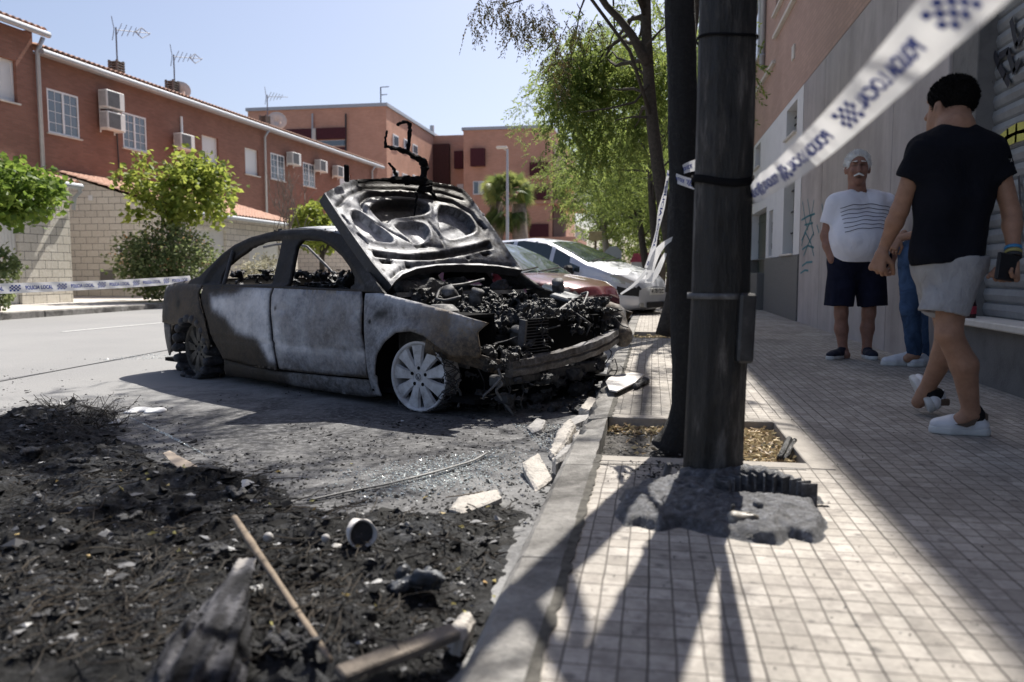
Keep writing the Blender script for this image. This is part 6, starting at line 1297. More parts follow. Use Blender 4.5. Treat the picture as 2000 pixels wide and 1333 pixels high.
def shoe(P, heel, toe, up, w, mU, mS, low=False, name='shoe'):
    """a trainer: moulded sole, upper and toe box; heel and toe lie on the ground line of the sole"""
    heel = np.array(heel, float); toe = np.array(toe, float); d = unit(toe - heel); L = np.linalg.norm(toe - heel); up = np.array(up, float); up = unit(up - d * (up @ d)); s_ = np.cross(d, up); lo = np.minimum(heel, toe) - .16; hi = np.maximum(heel, toe) + .16; q = SDF(lo, hi, .006)
    at = lambda t, y, z: heel + d * L * t + s_ * y + up * z
    for t0, t1, a, b_ in ((.14, .42, w * .40, w * .42), (.42, .68, w * .42, w * .48), (.68, .86, w * .48, w * .40)): q.cone(at(t0, 0, .042), at(t1, 0, .040), a, b_, .02, flat=(up, .72))
    q.cone(at(.18, 0, .055), at(.20, 0, .092 if not low else .065), .038, .036, .02); q.cone(at(.25, 0, .075 if not low else .06), at(.60, 0, .058 if not low else .045), .036, .030, .02)
    q.cone(at(.17, 0, .09 if not low else .07), at(.2, 0, .13), .030, .030, .004, 's'); q.plane(at(.5, 0, .012), -up); V, F = q.net(); sh_ = mesh(name, V, F, mU, P, True)
    q = SDF(lo, hi, .006)
    for t0, t1, a, b_ in ((.12, .42, w * .42, w * .40), (.42, .70, w * .40, w * .52), (.70, .88, w * .52, w * .40)): q.cone(at(t0, 0, .016), at(t1, 0, .016), a, b_, .012)
    q.plane(at(.5, 0, .034), up); q.plane(at(.5, 0, 0), -up); V, F = q.net(); mesh('sole', V, F, mS, sh_, True); return sh_, at
def tufts(V, F, ln, n, m, parent, back, seed=1, wd=.0035, lift=.55):
    rg = np.random.default_rng(seed); Ft = F[rg.integers(0, len(F), n)]; P = V[Ft].mean(1); c = V.mean(0) - [0, 0, .03]; Nn = unit(P - c); D = unit(Nn * lift + np.array(back) * .7 + rg.normal(size=(n, 3)) * .35)
    A_ = unit(np.cross(D, rg.normal(size=(n, 3)))); L = ln * rg.uniform(.6, 1.3, (n, 1)); T = np.stack([P - Nn * .003 + A_ * wd, P - Nn * .003 - A_ * wd, P + D * L], 1).reshape(-1, 3); return T, np.arange(3 * n).reshape(n, 3)
def hairmesh(V, F, m, parent, ln, n, back, seed=1):
    T, FT = tufts(V, F, ln, n, m, parent, back, seed); me_v = np.vstack([V, T]); ff = [tuple(f) for f in F] + [tuple(f + len(V)) for f in FT]; return mesh('hair', me_v, ff, m, parent, False)
Msk1 = m_skin('skin_aged', (.30, .155, .11)); Msk2 = m_skin('skin_tan', (.36, .20, .13)); Mblk = m_cloth('black_cotton', (.008, .009, .014), .3, .02, 6); Mwht = m_cloth('white_cotton', (.80, .80, .86), .06, .014, 7); Mnavy = m_cloth('navy_twill', (.012, .014, .030), .3, .014, 9)
Mgry = m_cloth('grey_jersey', (.36, .36, .37), .16, .016, 16); Mjean = m_cloth('denim', (.045, .08, .15), .5, .03, 9); Mshw = simple('white_trainer', (.68, .69, .72), .55, var=.08, sc=20); Mshn = simple('navy_canvas', (.015, .018, .035), .8); Msole = simple('white_sole', (.60, .61, .60), .7, var=.1); Mhairw = m_cloth('white_hair', (.85, .85, .83), .12, .02, 60); Mhairb = m_cloth('black_hair', (.008, .007, .007), .4, .02, 70); Msock = simple('black_sock', (.008, .008, .01), .9)
def joinq(q, q2, k):
    hh = np.maximum(k - np.abs(q.F - q2.F), 0) / k; q.F = (np.minimum(q.F, q2.F) - hh * hh * k * .25).astype(np.float32)
def sleeve(q, a, b_, s_, r0, r1, t_end, ri, k=.045, up=0.0):
    z = SDF(q.lo, q.lo + (q.n - 1) * q.h, q.h); z.n = q.n; z.F = np.full(q.F.shape, 1.0, np.float32); a = np.array(a); b_ = np.array(b_); e = a + (b_ - a) * t_end; dn = unit(b_ - a)
    z.cone(a, e + dn * .04 + [.004 * s_, 0, 0], r0, r1, 0); z.plane(e, dn); joinq(q, z, k); q.cone(e - dn * .07, e + dn * .03, ri, ri, 0, 's')
def legtube(q, a, c, r0, r1, k=.05, fl=None):
    z = SDF(q.lo, q.lo + (q.n - 1) * q.h, q.h); z.n = q.n; z.F = np.full(q.F.shape, 1.0, np.float32); a = np.array(a); c = np.array(c); dn = unit(c - a)
    z.cone(a, c + dn * .08, r0, r1, 0); z.plane(c, dn + np.array([0, 0, -1.0])); z.cone(c - dn * .07, c + dn * .1, r1 - .014, r1 - .012, 0, 's'); joinq(q, z, k)
# --- older man in the striped shirt
B1 = gz(1668, 699, SW); D1 = float((B1 - _C) @ FH); p = Person('older white haired man in striped white t-shirt and navy shorts, hand in pocket', B1, D1); J = p.J
q = SDF((-.42, -.30, -.01), (.46, .30, 1.86), .0085)
hc = J(1675, 330, -.02); _ca, _sa = math.cos(R(-17)), math.sin(R(-17)); hr = lambda x, y, z: hc + np.array([x * _ca - y * _sa, x * _sa + y * _ca, z]); q.ell(hr(0, .015, .035), (.086, .105, .100), .02); q.ell(hr(0, -.015, -.045), (.074, .085, .095), .03); q.ell(hr(0, -.055, -.105), (.042, .040, .034), .03)
q.cone(hr(0, -.098, .015), hr(0, -.122, -.032), .012, .020, .012); q.ell(hr(0, -.098, -.072), (.034, .016, .014), .01)
for e in (-1, 1): q.ell(hr(e * .090, .01, -.01), (.012, .024, .036), .008); q.ell(hr(e * .032, -.098, .022), (.020, .012, .010), .01, 's'); q.ell(hr(e * .034, -.092, .042), (.026, .014, .009), .01); q.ell(hr(e * .042, -.075, -.030), (.028, .026, .026), .02)
nk = J(1676, 385); q.cone(hr(0, .03, -.09), nk + [0, .02, -.02], .068, .075, .03)
hipL, hipR = J(1645, 520), J(1700, 520); q.cone(J(1650, 410), J(1652, 500), .13, .14, .05); q.cone(J(1702, 410), J(1698, 500), .13, .14, .05)
for hip, kn, an, toe in ((hipL, J(1643, 612), J(1647, 688), J(1622, 698, -.16)), (hipR, J(1697, 612), J(1693, 688), J(1706, 703, -.16))):
    q.cone(hip, kn, .09, .054, .03); q.cone(kn, kn * .6 + an * .4 + [0, .015, 0], .052, .054, .03); q.cone(kn * .6 + an * .4 + [0, .015, 0], an, .054, .033, .03); q.cone(an, an + [0, -.05, -.02], .042, .04, .03)
shL, shR = J(1630, 397), J(1731, 394); elL, elR = J(1615, 462, .03), J(1744, 462, .03); wrL, wrR = J(1625, 508, -.05), J(1744, 503, -.06)
for a, b_, c in ((shL, elL, wrL), (shR, elR, wrR)): q.cone(a, b_, .062, .050, .03); q.cone(b_, b_ * .6 + c * .4, .050, .048, .03); q.cone(b_ * .6 + c * .4, c, .048, .033, .03)
q.disp(lambda P: .004 * (noise3(P, 6, 14, 3) - .5)); V, F = q.net()
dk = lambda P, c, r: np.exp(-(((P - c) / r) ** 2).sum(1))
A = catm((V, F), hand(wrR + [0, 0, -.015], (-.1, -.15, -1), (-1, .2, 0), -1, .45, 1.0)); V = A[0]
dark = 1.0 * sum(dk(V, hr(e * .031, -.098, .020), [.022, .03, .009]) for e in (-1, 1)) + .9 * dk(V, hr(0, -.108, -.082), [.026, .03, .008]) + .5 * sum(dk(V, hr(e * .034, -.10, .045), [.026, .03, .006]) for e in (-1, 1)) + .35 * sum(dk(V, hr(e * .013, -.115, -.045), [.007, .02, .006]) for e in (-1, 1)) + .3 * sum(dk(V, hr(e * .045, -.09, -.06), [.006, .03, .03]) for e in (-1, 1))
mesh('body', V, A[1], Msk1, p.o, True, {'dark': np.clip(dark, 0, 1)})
q = SDF(hc - .16, hc + .2, .006); q.ell(hr(0, .022, .048), (.098, .112, .104), .0); q.ell(hr(0, -.085, -.012), (.082, .080, .108), .01, 's'); q.plane(hr(0, 0, -.045), (0, -.3, -1))
for e in (-1, 1): q.ell(hr(e * .095, .0, -.02), (.02, .03, .04), .005, 's')
q.disp(lambda P: .014 * (noise3(P, 3, 40, 3) - .5)); V, F = q.net(); hairmesh(V, F, Mhairw, p.o, .018, 2600, (.1, .2, .5))
b = MB(); M_ = SDF(hc - .15, hc + .12, .0045)
for e in (-1, 1): M_.cone(hr(e * .004, -.128, -.056), hr(e * .036, -.112, -.070), .0085, .006, .004); M_.cone(hr(e * .018, -.106, .050), hr(e * .05, -.094, .046), .006, .005, .002)
V, F = M_.net(); mesh('moustache', V, F, Mhairw, p.o, True)
# shirt
q = SDF((-.42, -.34, .8), (.46, .30, 1.6), .0085)
q.cone(J(1652, 405), J(1654, 440, -.01), .135, .15, .06); q.cone(J(1704, 403), J(1702, 440, -.01), .135, .15, .06); q.ell(J(1679, 470, -.08), (.245, .215, .22), .08); q.cone(J(1660, 505), J(1696, 505), .175, .175, .06); q.cone(J(1676, 386, .02), J(1676, 402, .02), .09, .14, .06)
for a, b_, s_ in ((shL, elL, -1), (shR, elR, 1)): sleeve(q, a, b_, s_, .078, .080, .62, .060)
q.plane(J(1676, 511), (0, .05, -1)); q.cone(J(1676, 517), J(1676, 500), .16, .15, .0, 's'); q.ell(nk + [0, .01, .035], (.076, .078, .04), .006, 's')
q.disp(lambda P: .014 * (1 - np.abs(noise3(P * [1, 1, .7], 4, 7, 2) * 2 - 1) - .7)); V, F = q.net(); shirt = mesh('t_shirt', V, F, Mwht, p.o, True)
# stripes follow the chest: thin bands cut from the shirt's own surface
Vs = V; zt, zb = J(1676, 402)[2], J(1676, 449)[2]; front = []
cen = Vs[F].mean(1)
b = MB(); xs_ = np.linspace(J(1630, 420)[0], J(1727, 420)[0], 46)
fr = Vs[(Vs[:, 1] < .0)]
for k in range(7):
    z0 = zt + (zb - zt) * k / 6; row = []
    for x in xs_:
        zz = z0 - .035 * ((x - xs_.mean()) / .23) ** 2 + .004 * math.sin(x * 40 + k); m_ = (np.abs(fr[:, 0] - x) < .014) & (np.abs(fr[:, 2] - zz) < .014); row.append((x, (fr[m_, 1].min() if m_.any() else np.nan) - .004, zz))
    row = np.array(row); row = row[~np.isnan(row[:, 1])]
    for _ in range(2): row[1:-1, 1] = (row[:-2, 1] + 2 * row[1:-1, 1] + row[2:, 1]) / 4
    V2_ = np.concatenate([row + [0, 0, .0025], row - [0, 0, .0025]]); n = len(row); b.add(V2_, [(i, i + 1, n + i + 1, n + i) for i in range(n - 1)])
b.build('stripes', Mnavy, shirt)
# shorts
def shorts(q, hips, ends, r0, r1):
    for a, c in zip(hips, ends): legtube(q, a, c, r0, r1)
q = SDF((-.38, -.28, .35), (.38, .28, 1.05), .0085); q.cone(J(1655, 503), J(1700, 503), .165, .165, .05); shorts(q, [J(1648, 520), J(1698, 520)], [J(1638, 598), J(1704, 598)], .128, .118); q.plane(J(1676, 496), (0, 0, 1)); q.disp(lambda P: .016 * (noise3(P * [1.4, 1.4, .6], 14, 9, 3) - .5)); V, F = q.net(); mesh('shorts', V, F, Mnavy, p.o, True)
z0 = 0.0
for hx, tx in ((J(1652, 694, .04), J(1618, 697, -.20)), (J(1690, 694, .04), J(1708, 700, -.20))): hx[2] = z0; tx[2] = z0; shoe(p.o, hx, tx, (0, 0, 1), .098, Mshn, Msole, True)
# --- young man walking away
B2 = gz(1872, 855, SW); D2 = float((B2 - _C) @ FH) + .02; p = Person('young man in black t-shirt and light grey shorts walking away with a wallet', B2, D2); J = p.J
q = SDF((-.55, -.35, -.01), (.42, .95, 1.95), .0085)
hc = J(1856, 207, .12); fx = unit(np.array([-.42, .91, 0])); rx_ = np.array([fx[1], -fx[0], 0]); at = lambda f, r_, z: hc + fx * f + rx_ * r_ + np.array([0, 0, z])
hz = math.atan2(fx[1], fx[0]) - math.pi / 2
q.ell(at(-.01, 0, .025), (.079, .098, .100), .02, rz=hz); q.ell(at(.03, 0, -.055), (.062, .070, .078), .03, rz=hz); q.ell(at(.07, 0, -.10), (.035, .032, .026), .03, rz=hz); q.cone(at(.09, 0, .0), at(.112, 0, -.035), .010, .016, .01); q.ell(at(.092, 0, -.068), (.026, .014, .014), .01, rz=hz); q.ell(at(.085, 0, .03), (.05, .015, .01), .01, rz=hz)
for e in (-1, 1): q.ell(at(-.002, e * .082, -.018), (.012, .026, .034), .006, rz=hz + e * .3)
nk = J(1866, 252, .05); q.cone(at(-.02, 0, -.06), nk, .052, .056, .025); q.cone(nk, nk + [0, .01, -.06], .075, .10, .05)
hL, hR = J(1838, 528, .09), J(1864, 528, .03)
q.cone(J(1845, 312, .04), J(1842, 470, .05), .075, .072, .04); q.cone(J(1892, 312, .04), J(1870, 470, .05), .075, .070, .04)
k1 = J(1853, 652, -.02); a1 = J(1897, 808, .03); mid = k1 * .62 + a1 * .38 + [.018, -.02, 0]
q.cone(hR, k1, .072, .054, .025); q.cone(k1, mid, .052, .056, .02); q.cone(mid, a1, .055, .034, .02); q.cone(a1, a1 + [-.04, .02, -.04], .038, .036, .02)
k2 = J(1850, 648, .42); a2 = J(1806, 768, .55); mid = k2 * .62 + a2 * .38 + [.02, -.01, 0]; q.cone(hL, k2, .072, .054, .025); q.cone(k2, mid, .052, .056, .02); q.cone(mid, a2, .055, .034, .02); q.cone(a2, a2 + [-.02, .02, -.05], .037, .034, .02)
sL, sR = J(1800, 294, .03), J(1940, 294, .03); eL, eR = J(1757, 412, .10), J(1976, 418, -.02); wL, wR = J(1728, 482, .16), J(1979, 492, -.10)
for a, b_, c in ((sL, eL, wL), (sR, eR, wR)): q.cone(a, b_, .046, .037, .025); q.cone(b_, b_ * .68 + c * .32, .038, .038, .015); q.cone(b_ * .68 + c * .32, c, .038, .024, .015)
V, F = q.net(); A = catm((V, F), hand(wL + [-.008, 0, -.02], (-.25, .1, -1), (.75, .45, .1), 1, .72, 1.0)); A = catm(A, hand(wR + [-.003, 0, -.03], (-.08, -.05, -1), (-.9, -.35, 0), 1, .95, 1.02)); mesh('body', A[0], A[1], Msk2, p.o, True, {'dark': np.clip(.6 * dk(A[0], at(-.0, -.094, -.018), [.01, .01, .016]), 0, 1)})
q = SDF(hc - .17, hc + .2, .006); q.ell(at(-.014, 0, .024), (.083, .102, .096), 0, rz=hz); q.ell(at(.105, 0, -.045), (.10, .085, .10), .02, 's', rz=hz); q.plane(at(-.02, 0, -.065), (0, 0, -1), .02); q.ell(at(-.01, 0, .050), (.080, .096, .075), .02, rz=hz)
for e in (-1, 1): q.ell(at(.0, e * .092, -.03), (.02, .032, .04), .005, 's', rz=hz)
q.disp(lambda P: .008 * (noise3(P, 3, 32, 3) - .5)); V, F = q.net(); hairmesh(V, F, Mhairb, p.o, .012, 5000, (0, 0, .5), 3)
q = SDF((-.42, -.35, .75), (.42, .5, 1.75), .0085)
q.cone(J(1834, 302, .04), J(1838, 400, .04), .108, .100, .05); q.cone(J(1905, 302, .04), J(1890, 400, .04), .108, .098, .05); q.cone(J(1838, 400, .04), J(1828, 502, .04), .100, .108, .04); q.cone(J(1884, 400, .04), J(1874, 502, .02), .100, .102, .04); q.cone(J(1866, 266, .05), J(1868, 290, .05), .08, .12, .05)
for a, b_, s_ in ((sL, eL, -1), (sR, eR, 1)):
    sleeve(q, a, b_, s_, .064, .064, .46, .050)
q.plane(J(1850, 514, .0), (.12, 0, -1)); q.ell(nk + [0, 0, .03], (.078, .085, .045), .01, 's')
q.disp(lambda P: .020 * (1 - np.abs(noise3(P * [1, 1, .6] + P[:, [2, 0, 1]] * .5, 4, 7, 2) * 2 - 1) - .70)); V, F = q.net(); mesh('t_shirt', V, F, Mblk, p.o, True)
q = SDF((-.4, -.35, .45), (.42, .7, 1.05), .0085); q.cone(J(1835, 506, .06), J(1876, 506, .03), .112, .108, .04); shorts(q, [J(1832, 525, .09), J(1872, 525, .02)], [J(1846, 604, .22), J(1842, 612, .0)], .100, .098); q.plane(J(1850, 500), (0, 0, 1)); q.disp(lambda P: .016 * (noise3(P * [1.3, 1.3, .8], 24, 11, 3) - .62)); V, F = q.net(); mesh('shorts', V, F, Mgry, p.o, True)
Mbrn = simple('brown_leather', (.10, .07, .05), .6)
hl = J(1926, 856, .03); hl[2] = 0; to = J(1820, 852, .10); to[2] = 0; sh_, at2 = shoe(p.o, hl, to, (0, 0, 1), .105, Mshw, Msole)
def deco(sh_, at2, L=.28, side=1):
    b = MB(); pts = [(.28, .046, .072), (.40, .050, .050), (.52, .052, .044), (.40, .050, .062), (.30, .046, .088)]
    b.add([at2(t, y * side, z) for t, y, z in ((.22, .056, .084), (.28, .060, .054), (.42, .063, .041), (.64, .062, .052), (.42, .062, .060), (.31, .058, .076))], [(0, 1, 2, 3, 4, 5)]); b.build('side_stripe', Mbrn, sh_, solid=.003)
    b = MB(); c = at2(.045, 0, .085); d_ = at2(1, 0, 0) - at2(0, 0, 0); b.box(c, (.02, .05, .035), (0, 0, math.atan2(d_[1], d_[0])), .006); b.build('heel_tab', Mbrn, sh_)
    b = MB()
    for k in range(5): b.tube([at2(.34 + .07 * k, -.022, .098 - .008 * k), at2(.35 + .07 * k, 0, .103 - .008 * k), at2(.36 + .07 * k, .022, .098 - .008 * k)], .003, 5)
    b.build('laces', Mshw, sh_)
deco(sh_, at2, side=-1); deco(sh_, at2, side=1) if False else None
hl = J(1813, 800, .50); to = J(1776, 742, .70); sh2, at3 = shoe(p.o, hl, to, (.85, -.1, .45), .10, Mshw, Msole); deco(sh2, at3, side=-1)
for a in ((a1, at2(.2, 0, .08)), (a2, at3(.2, 0, .08))): b = MB(); b.tube([a[0] * .9 + a[1] * .1 + [0, 0, .012], a[1]], [.043, .042], 16); b.build('sock', Msock, p.o, True)
b = MB(); dw = unit(wR - eR); 
for k, (m_, off) in enumerate(((simple('blue_band', (.05, .22, .42), .6), .0), (simple('yellow_cord', (.35, .32, .12), .7), .018), (M_iron, .034))):
    b = MB(); b.tube([wR + dw * (off - .02), wR + dw * (off - .006)], .033 - .001 * k, 18, cap=False); b.build('wristband', m_, p.o, True, .003)
b = MB(); P = [nk + [.068 * math.cos(a), .068 * math.sin(a) * .9, .018 - .0 * a] for a in np.linspace(0, 2 * math.pi, 24)]; b.tube(P, .0018, 5); b.build('necklace', M_gutter, p.o)
c = J(1967, 522, -.135); cw = p.base + _rt * c[0] + FH * c[1] + np.array([0, 0, c[2]]); r = root('wallet', 'flat dark wallet in the hand of the walking young man', 'wallet', tuple(cw), YAW)
b = MB(); b.box((0, 0, 0), (.105, .016, .115), (0, .12, .25), .005); b.build('cover', simple('wallet_leather', (.012, .012, .015), .45, var=.2), r); b = MB(); b.box((.0, .0, .001), (.108, .009, .109), (0, .12, .25)); b.build('cards', M_dark, r)
# --- third person in jeans behind him
B3 = gz(1790, 716, SW); D3 = float((B3 - _C) @ FH) + .05; p = Person('person in dark top and blue jeans with white trainers, mostly hidden behind the young man', B3, D3); J = p.J
q = SDF((-.45, -.35, -.01), (.45, .4, 1.85), .01); sc = 1.0
hc = np.array([.17, 0, 1.62]); q.ell(hc + [.01, 0, .03], (.095, .078, .10), .02); q.ell(hc + [-.03, 0, -.05], (.075, .065, .08), .03); q.cone(hc + [-.09, 0, 0], hc + [-.115, 0, -.03], .01, .016, .01); q.ell(hc + [-.06, 0, -.10], (.035, .035, .03), .03)
for e in (-1, 1): q.ell(hc + [.01, e * .082, -.015], (.024, .012, .034), .006)
q.cone(hc + [.02, 0, -.06], (.19, 0, 1.44), .06, .065, .03); q.cone((.18, -.1, 1.32), (.14, -.06, 1.0), .11, .11, .06); q.cone((.18, .1, 1.32), (.14, .06, 1.0), .11, .11, .06)
hp = [J(1782, 500, -.08), J(1812, 500, .1)]; kn = [J(1778, 600, -.10), J(1817, 600, .08)]; an = [J(1786, 693, -.06), J(1815, 694, .0)]
for a, b_, c in zip(hp, kn, an): q.cone(a, b_, .09, .06, .03); q.cone(b_, c, .058, .04, .03); q.cone(c, c + [-.05, 0, -.03], .04, .035, .02)
wr = J(1757, 466, -.1); q.cone((.17, -.2, 1.36), (.14, -.25, 1.10), .05, .042, .03); q.cone((.14, -.25, 1.10), wr, .042, .028, .02); q.cone((.17, .2, 1.36), (.18, .25, 1.10), .05, .042, .03); q.cone((.18, .25, 1.10), (.08, .25, .92), .042, .028, .02)
V, F = q.net(); A = catm((V, F), hand(wr, (-.6, 0, -.8), (.6, .5, 0), 1, .6)); A = catm(A, hand((.08, .25, .92), (-.4, 0, -1), (.6, -.5, 0), -1, .6)); mesh('body', A[0], A[1], Msk2, p.o, True, {'dark': np.zeros(len(A[0]))})
q = SDF(hc - .18, hc + .2, .008); q.ell(hc + [.015, 0, .04], (.106, .09, .105), 0); q.ell(hc + [-.09, 0, -.05], (.085, .10, .10), .02, 's'); q.plane(hc + [0, 0, -.06], (0, 0, -1), .02); q.disp(lambda P: .015 * (noise3(P, 3, 32, 3) - .5)); V, F = q.net(); mesh('hair', V, F, Mhairb, p.o, True)
q = SDF((-.4, -.4, .8), (.45, .4, 1.6), .01); q.cone((.18, -.09, 1.34), (.12, -.05, .95), .13, .135, .06); q.cone((.18, .09, 1.34), (.12, .05, .95), .13, .135, .06)
for e in (-1, 1): q.cone((.17, e * .19, 1.37), (.15, e * .24, 1.16), .07, .066, .04)
q.plane((0, 0, .90), (0, 0, -1)); q.ell((.19, 0, 1.50), (.08, .08, .05), .01, 's'); q.disp(lambda P: .02 * (noise3(P, 4, 8, 3) - .5)); V, F = q.net(); mesh('t_shirt', V, F, Mnavy, p.o, True)
q = SDF((-.4, -.4, .02), (.45, .4, 1.05), .01)
for a, b_, c in zip(hp, kn, an): q.cone(a + [0, 0, .02], b_, .108, .072, .04); q.cone(b_, c + [0, 0, .02], .072, .055, .03)
q.disp(lambda P: .020 * (noise3(P * [1, 1, 1.6], 34, 11, 3) - .5)); V, F = q.net(); mesh('jeans', V, F, Mjean, p.o, True)
for (hu_, hv_, hd), (tu, tv, td) in (((1793, 706, .0), (1722, 708, .02)), ((1832, 715, .05), (1774, 722, -.08))):
    a = J(hu_, hv_, hd); c = J(tu, tv, td); a[2] = c[2] = 0; sh_, at2 = shoe(p.o, a, c, (0, 0, 1), .10, Mshw, Msole); b = MB()
    for k in range(5): b.tube([at2(.34 + .07 * k, -.022, .098 - .008 * k), at2(.35 + .07 * k, 0, .103 - .008 * k), at2(.36 + .07 * k, .022, .098 - .008 * k)], .003, 5)
    b.build('laces', Mshw, sh_)
# bottle on the ledge
c = gx(1902, 612, WX - .02); r = root('bottle', 'small dark red bottle standing on the ledge under the shutter', 'bottle', (c[0] - .02, c[1], .555))
b = MB(); b.lathe([(.001, 0), (.032, 0), (.034, .01), (.034, .085), (.028, .115), (.013, .15), (.012, .19), (.001, .19)], (0, 0, 0), 20); b.build('glass_body', simple('dark_glass', (.03, .008, .010), .12), r, True); b = MB(); b.lathe([(.0347, .03), (.0347, .082)], (0, 0, 0), 20); b.build('paper_label', simple('red_label', (.30, .03, .05), .6, var=.5, sc=60), r, True); b = MB(); b.lathe([(.014, .185), (.014, .2), (.001, .2)], (0, 0, 0), 14); b.build('cap', M_sill, r, True)
# ---------------------------------------------------------------- the ash heap in the foreground
rg = np.random.default_rng(99)
HP = [(-90, 850), (0, 812), (60, 800), (150, 786), (225, 806), (250, 862), (330, 905), (420, 928), (520, 930), (560, 985), (700, 1012), (830, 1004), (960, 985), (1035, 1000), (985, 1090), (940, 1180), (890, 1270), (850, 1360)]
hp = [tuple(gz(u, v)[:2]) for u, v in HP] + [(-.40, .7), (-3.2, .5), (-6.5, 2.2)]
def heapz(P):
    P = np.asarray(P, float); sd_ = psdf(P, hp); Q = np.c_[P, 0 * P[:, 0]]; m = sstep(.06, -.28, sd_ + .22 * (noise3(Q, 2, 4.5, 4) - .5))
    r1 = 1 - np.abs(noise3(Q, 5, 6, 3) * 2 - 1); r2 = 1 - np.abs(noise3(Q, 7, 19, 3) * 2 - 1); return m * (.008 + (.10 * (noise3(Q, 3, 4.2, 3, .65) ** 1.8) * r1 + .055 * r2 * noise3(Q, 13, 5, 2)) + .022 * noise3(Q, 11, 55, 2)) - .006
st = .0125; X, Y = np.meshgrid(np.arange(-6.2, -.362, st), np.arange(.72, 4.6, st)); P = np.stack([X.ravel(), Y.ravel()], 1); Z = heapz(P); ny_, nx_ = X.shape
idx = np.arange(nx_ * ny_).reshape(ny_, nx_); F = np.stack([idx[:-1, :-1], idx[:-1, 1:], idx[1:, 1:], idx[1:, :-1]], -1).reshape(-1, 4); Q = np.c_[P, Z]
# ray visibility trims what no view would show
F = F[(Z[F] > .001).any(1)]; u_, inv = np.unique(F, return_inverse=True)
def m_ash():
    s = N('wet_ash'); c = s.co('World'); a = s.noise(16, 10, .78, c, .3); b_ = s.noise(70, 5, .7, c); d = s.noise(4, 5, .6, c); f = s.math('ADD', s.math('MULTIPLY', a, .65), s.math('MULTIPLY', b_, .35))
    col = s.ramp(f, [(.32, (.003, .003, .003)), (.49, (.010, .010, .010)), (.57, (.036, .036, .037)), (.63, (.12, .12, .125)), (.71, (.36, .36, .37))]); col = s.mix(s.ramp(d, [(.58, 0), (.75, .35)]), col, s.ramp(b_, [(.4, (.012, .010, .008)), (.7, (.06, .05, .04))])); d2 = s.noise(2.6, 7, .65, c, .6); col = s.mix(s.ramp(d2, [(.50, 0), (.66, .75)]), col, s.ramp(f, [(.35, (.02, .021, .024)), (.5, (.075, .08, .09)), (.62, (.2, .21, .23))]))
    s.out(col, s.ramp(b_, [(.3, .55), (.6, .95)]), 0, .35); s.bump(a, .03, 1); s.bump(b_, .01, .8); return s.m
tag(mesh('ash_heap', Q[u_], inv.reshape(F.shape), m_ash(), None, True), kind='stuff')
def m_bits():
    s = N('burnt_bits'); v = s.attr('var'); s.out(s.ramp(v, [(0, (.006, .006, .006)), (.45, (.02, .02, .021)), (.62, (.07, .07, .072)), (.78, (.20, .20, .205)), (.90, (.46, .46, .46)), (.95, (.62, .60, .56)), (.975, (.30, .22, .13)), (1, (.55, .40, .14))], 'CONSTANT'), .8, 0, .3); return s.m
M_bits = m_bits()
def shards(name, P, size, var, flat=.45, m=None, kind='stuff', parent=None):
    """irregular chips: a jittered octahedron each"""
    n = len(P); base = np.array([(1, 0, 0), (0, 1, 0), (-1, 0, 0), (0, -1, 0), (0, 0, 1), (0, 0, -1)], float); V = base[None] * rg.uniform(.45, 1.2, (n, 6, 1)) * [1, 1, flat]; V = V + rg.normal(size=(n, 6, 3)) * .15
    a = rg.uniform(0, 6.28, n); t = rg.normal(size=n) * .35; ca, sa = np.cos(a), np.sin(a); V[..., 0] *= rg.uniform(.6, 1.8, (n, 1)); x = V[..., 0] * ca[:, None] - V[..., 1] * sa[:, None]; y = V[..., 0] * sa[:, None] + V[..., 1] * ca[:, None]; z = V[..., 2] + x * np.sin(t)[:, None] * .5
    V = np.stack([x, y, z], -1) * np.asarray(size)[:, None, None] + P[:, None, :]; T = np.array([(0, 1, 4), (1, 2, 4), (2, 3, 4), (3, 0, 4), (1, 0, 5), (2, 1, 5), (3, 2, 5), (0, 3, 5)])
    F = (T[None] + np.arange(n)[:, None, None] * 6).reshape(-1, 3); o = mesh(name, V.reshape(-1, 3), F, m or M_bits, parent, False, {'var': np.repeat(var, 6)}); return tag(o, kind=kind) if kind else o
def scatter(n, uv, jit=None):
    """n ground points spread over a patch given by photograph corners, denser with nearness in the picture"""
    k = rg.random((n, len(uv))); k = -np.log(k); k /= k.sum(1, keepdims=True); q = k @ np.array(uv, float); P = np.array([gz(u, v) for u, v in q]); return P
q = np.array([[rg.uniform(-100, 1060), 790 + 560 * rg.random() ** .9] for _ in range(15000)]); P = np.array([gz(u, v) for u, v in q]); z = heapz(P[:, :2]); k = z > .004; P = P[k]; P[:, 2] = z[k]; P = P[(P[:, 0] < -.37)]
sz = np.clip(rg.lognormal(-5.25, .75, len(P)), .0015, .034) * np.clip(P[:, 1] / 2.4, .6, 1.6); shards('burnt_debris', P + [0, 0, .003], sz, rg.random(len(P)) ** 1.7 * .955)
# flakes, clinker and soot on the road round the heap, under the car and along the kerb
q = np.array([[rg.uniform(0, 1180), 700 + 330 * rg.random()] for _ in range(9000)]); P = np.array([gz(u, v) for u, v in q]); dn = noise3(P, 6, 1.7, 3); dcar = np.hypot(P[:, 0] + .9, (P[:, 1] - 4.5) * 1.0); k = (dn + .30 * np.exp(-(dcar / 1.3) ** 2) + .28 * (psdf(P[:, :2], hp) < .35) > .60) & (P[:, 0] < -.37) & (P[:, 0] > -7); P = P[k]
shards('road_clinker', P + [0, 0, .002], np.clip(rg.lognormal(-5.3, .5, len(P)), .0015, .02), rg.random(len(P)) * .93)
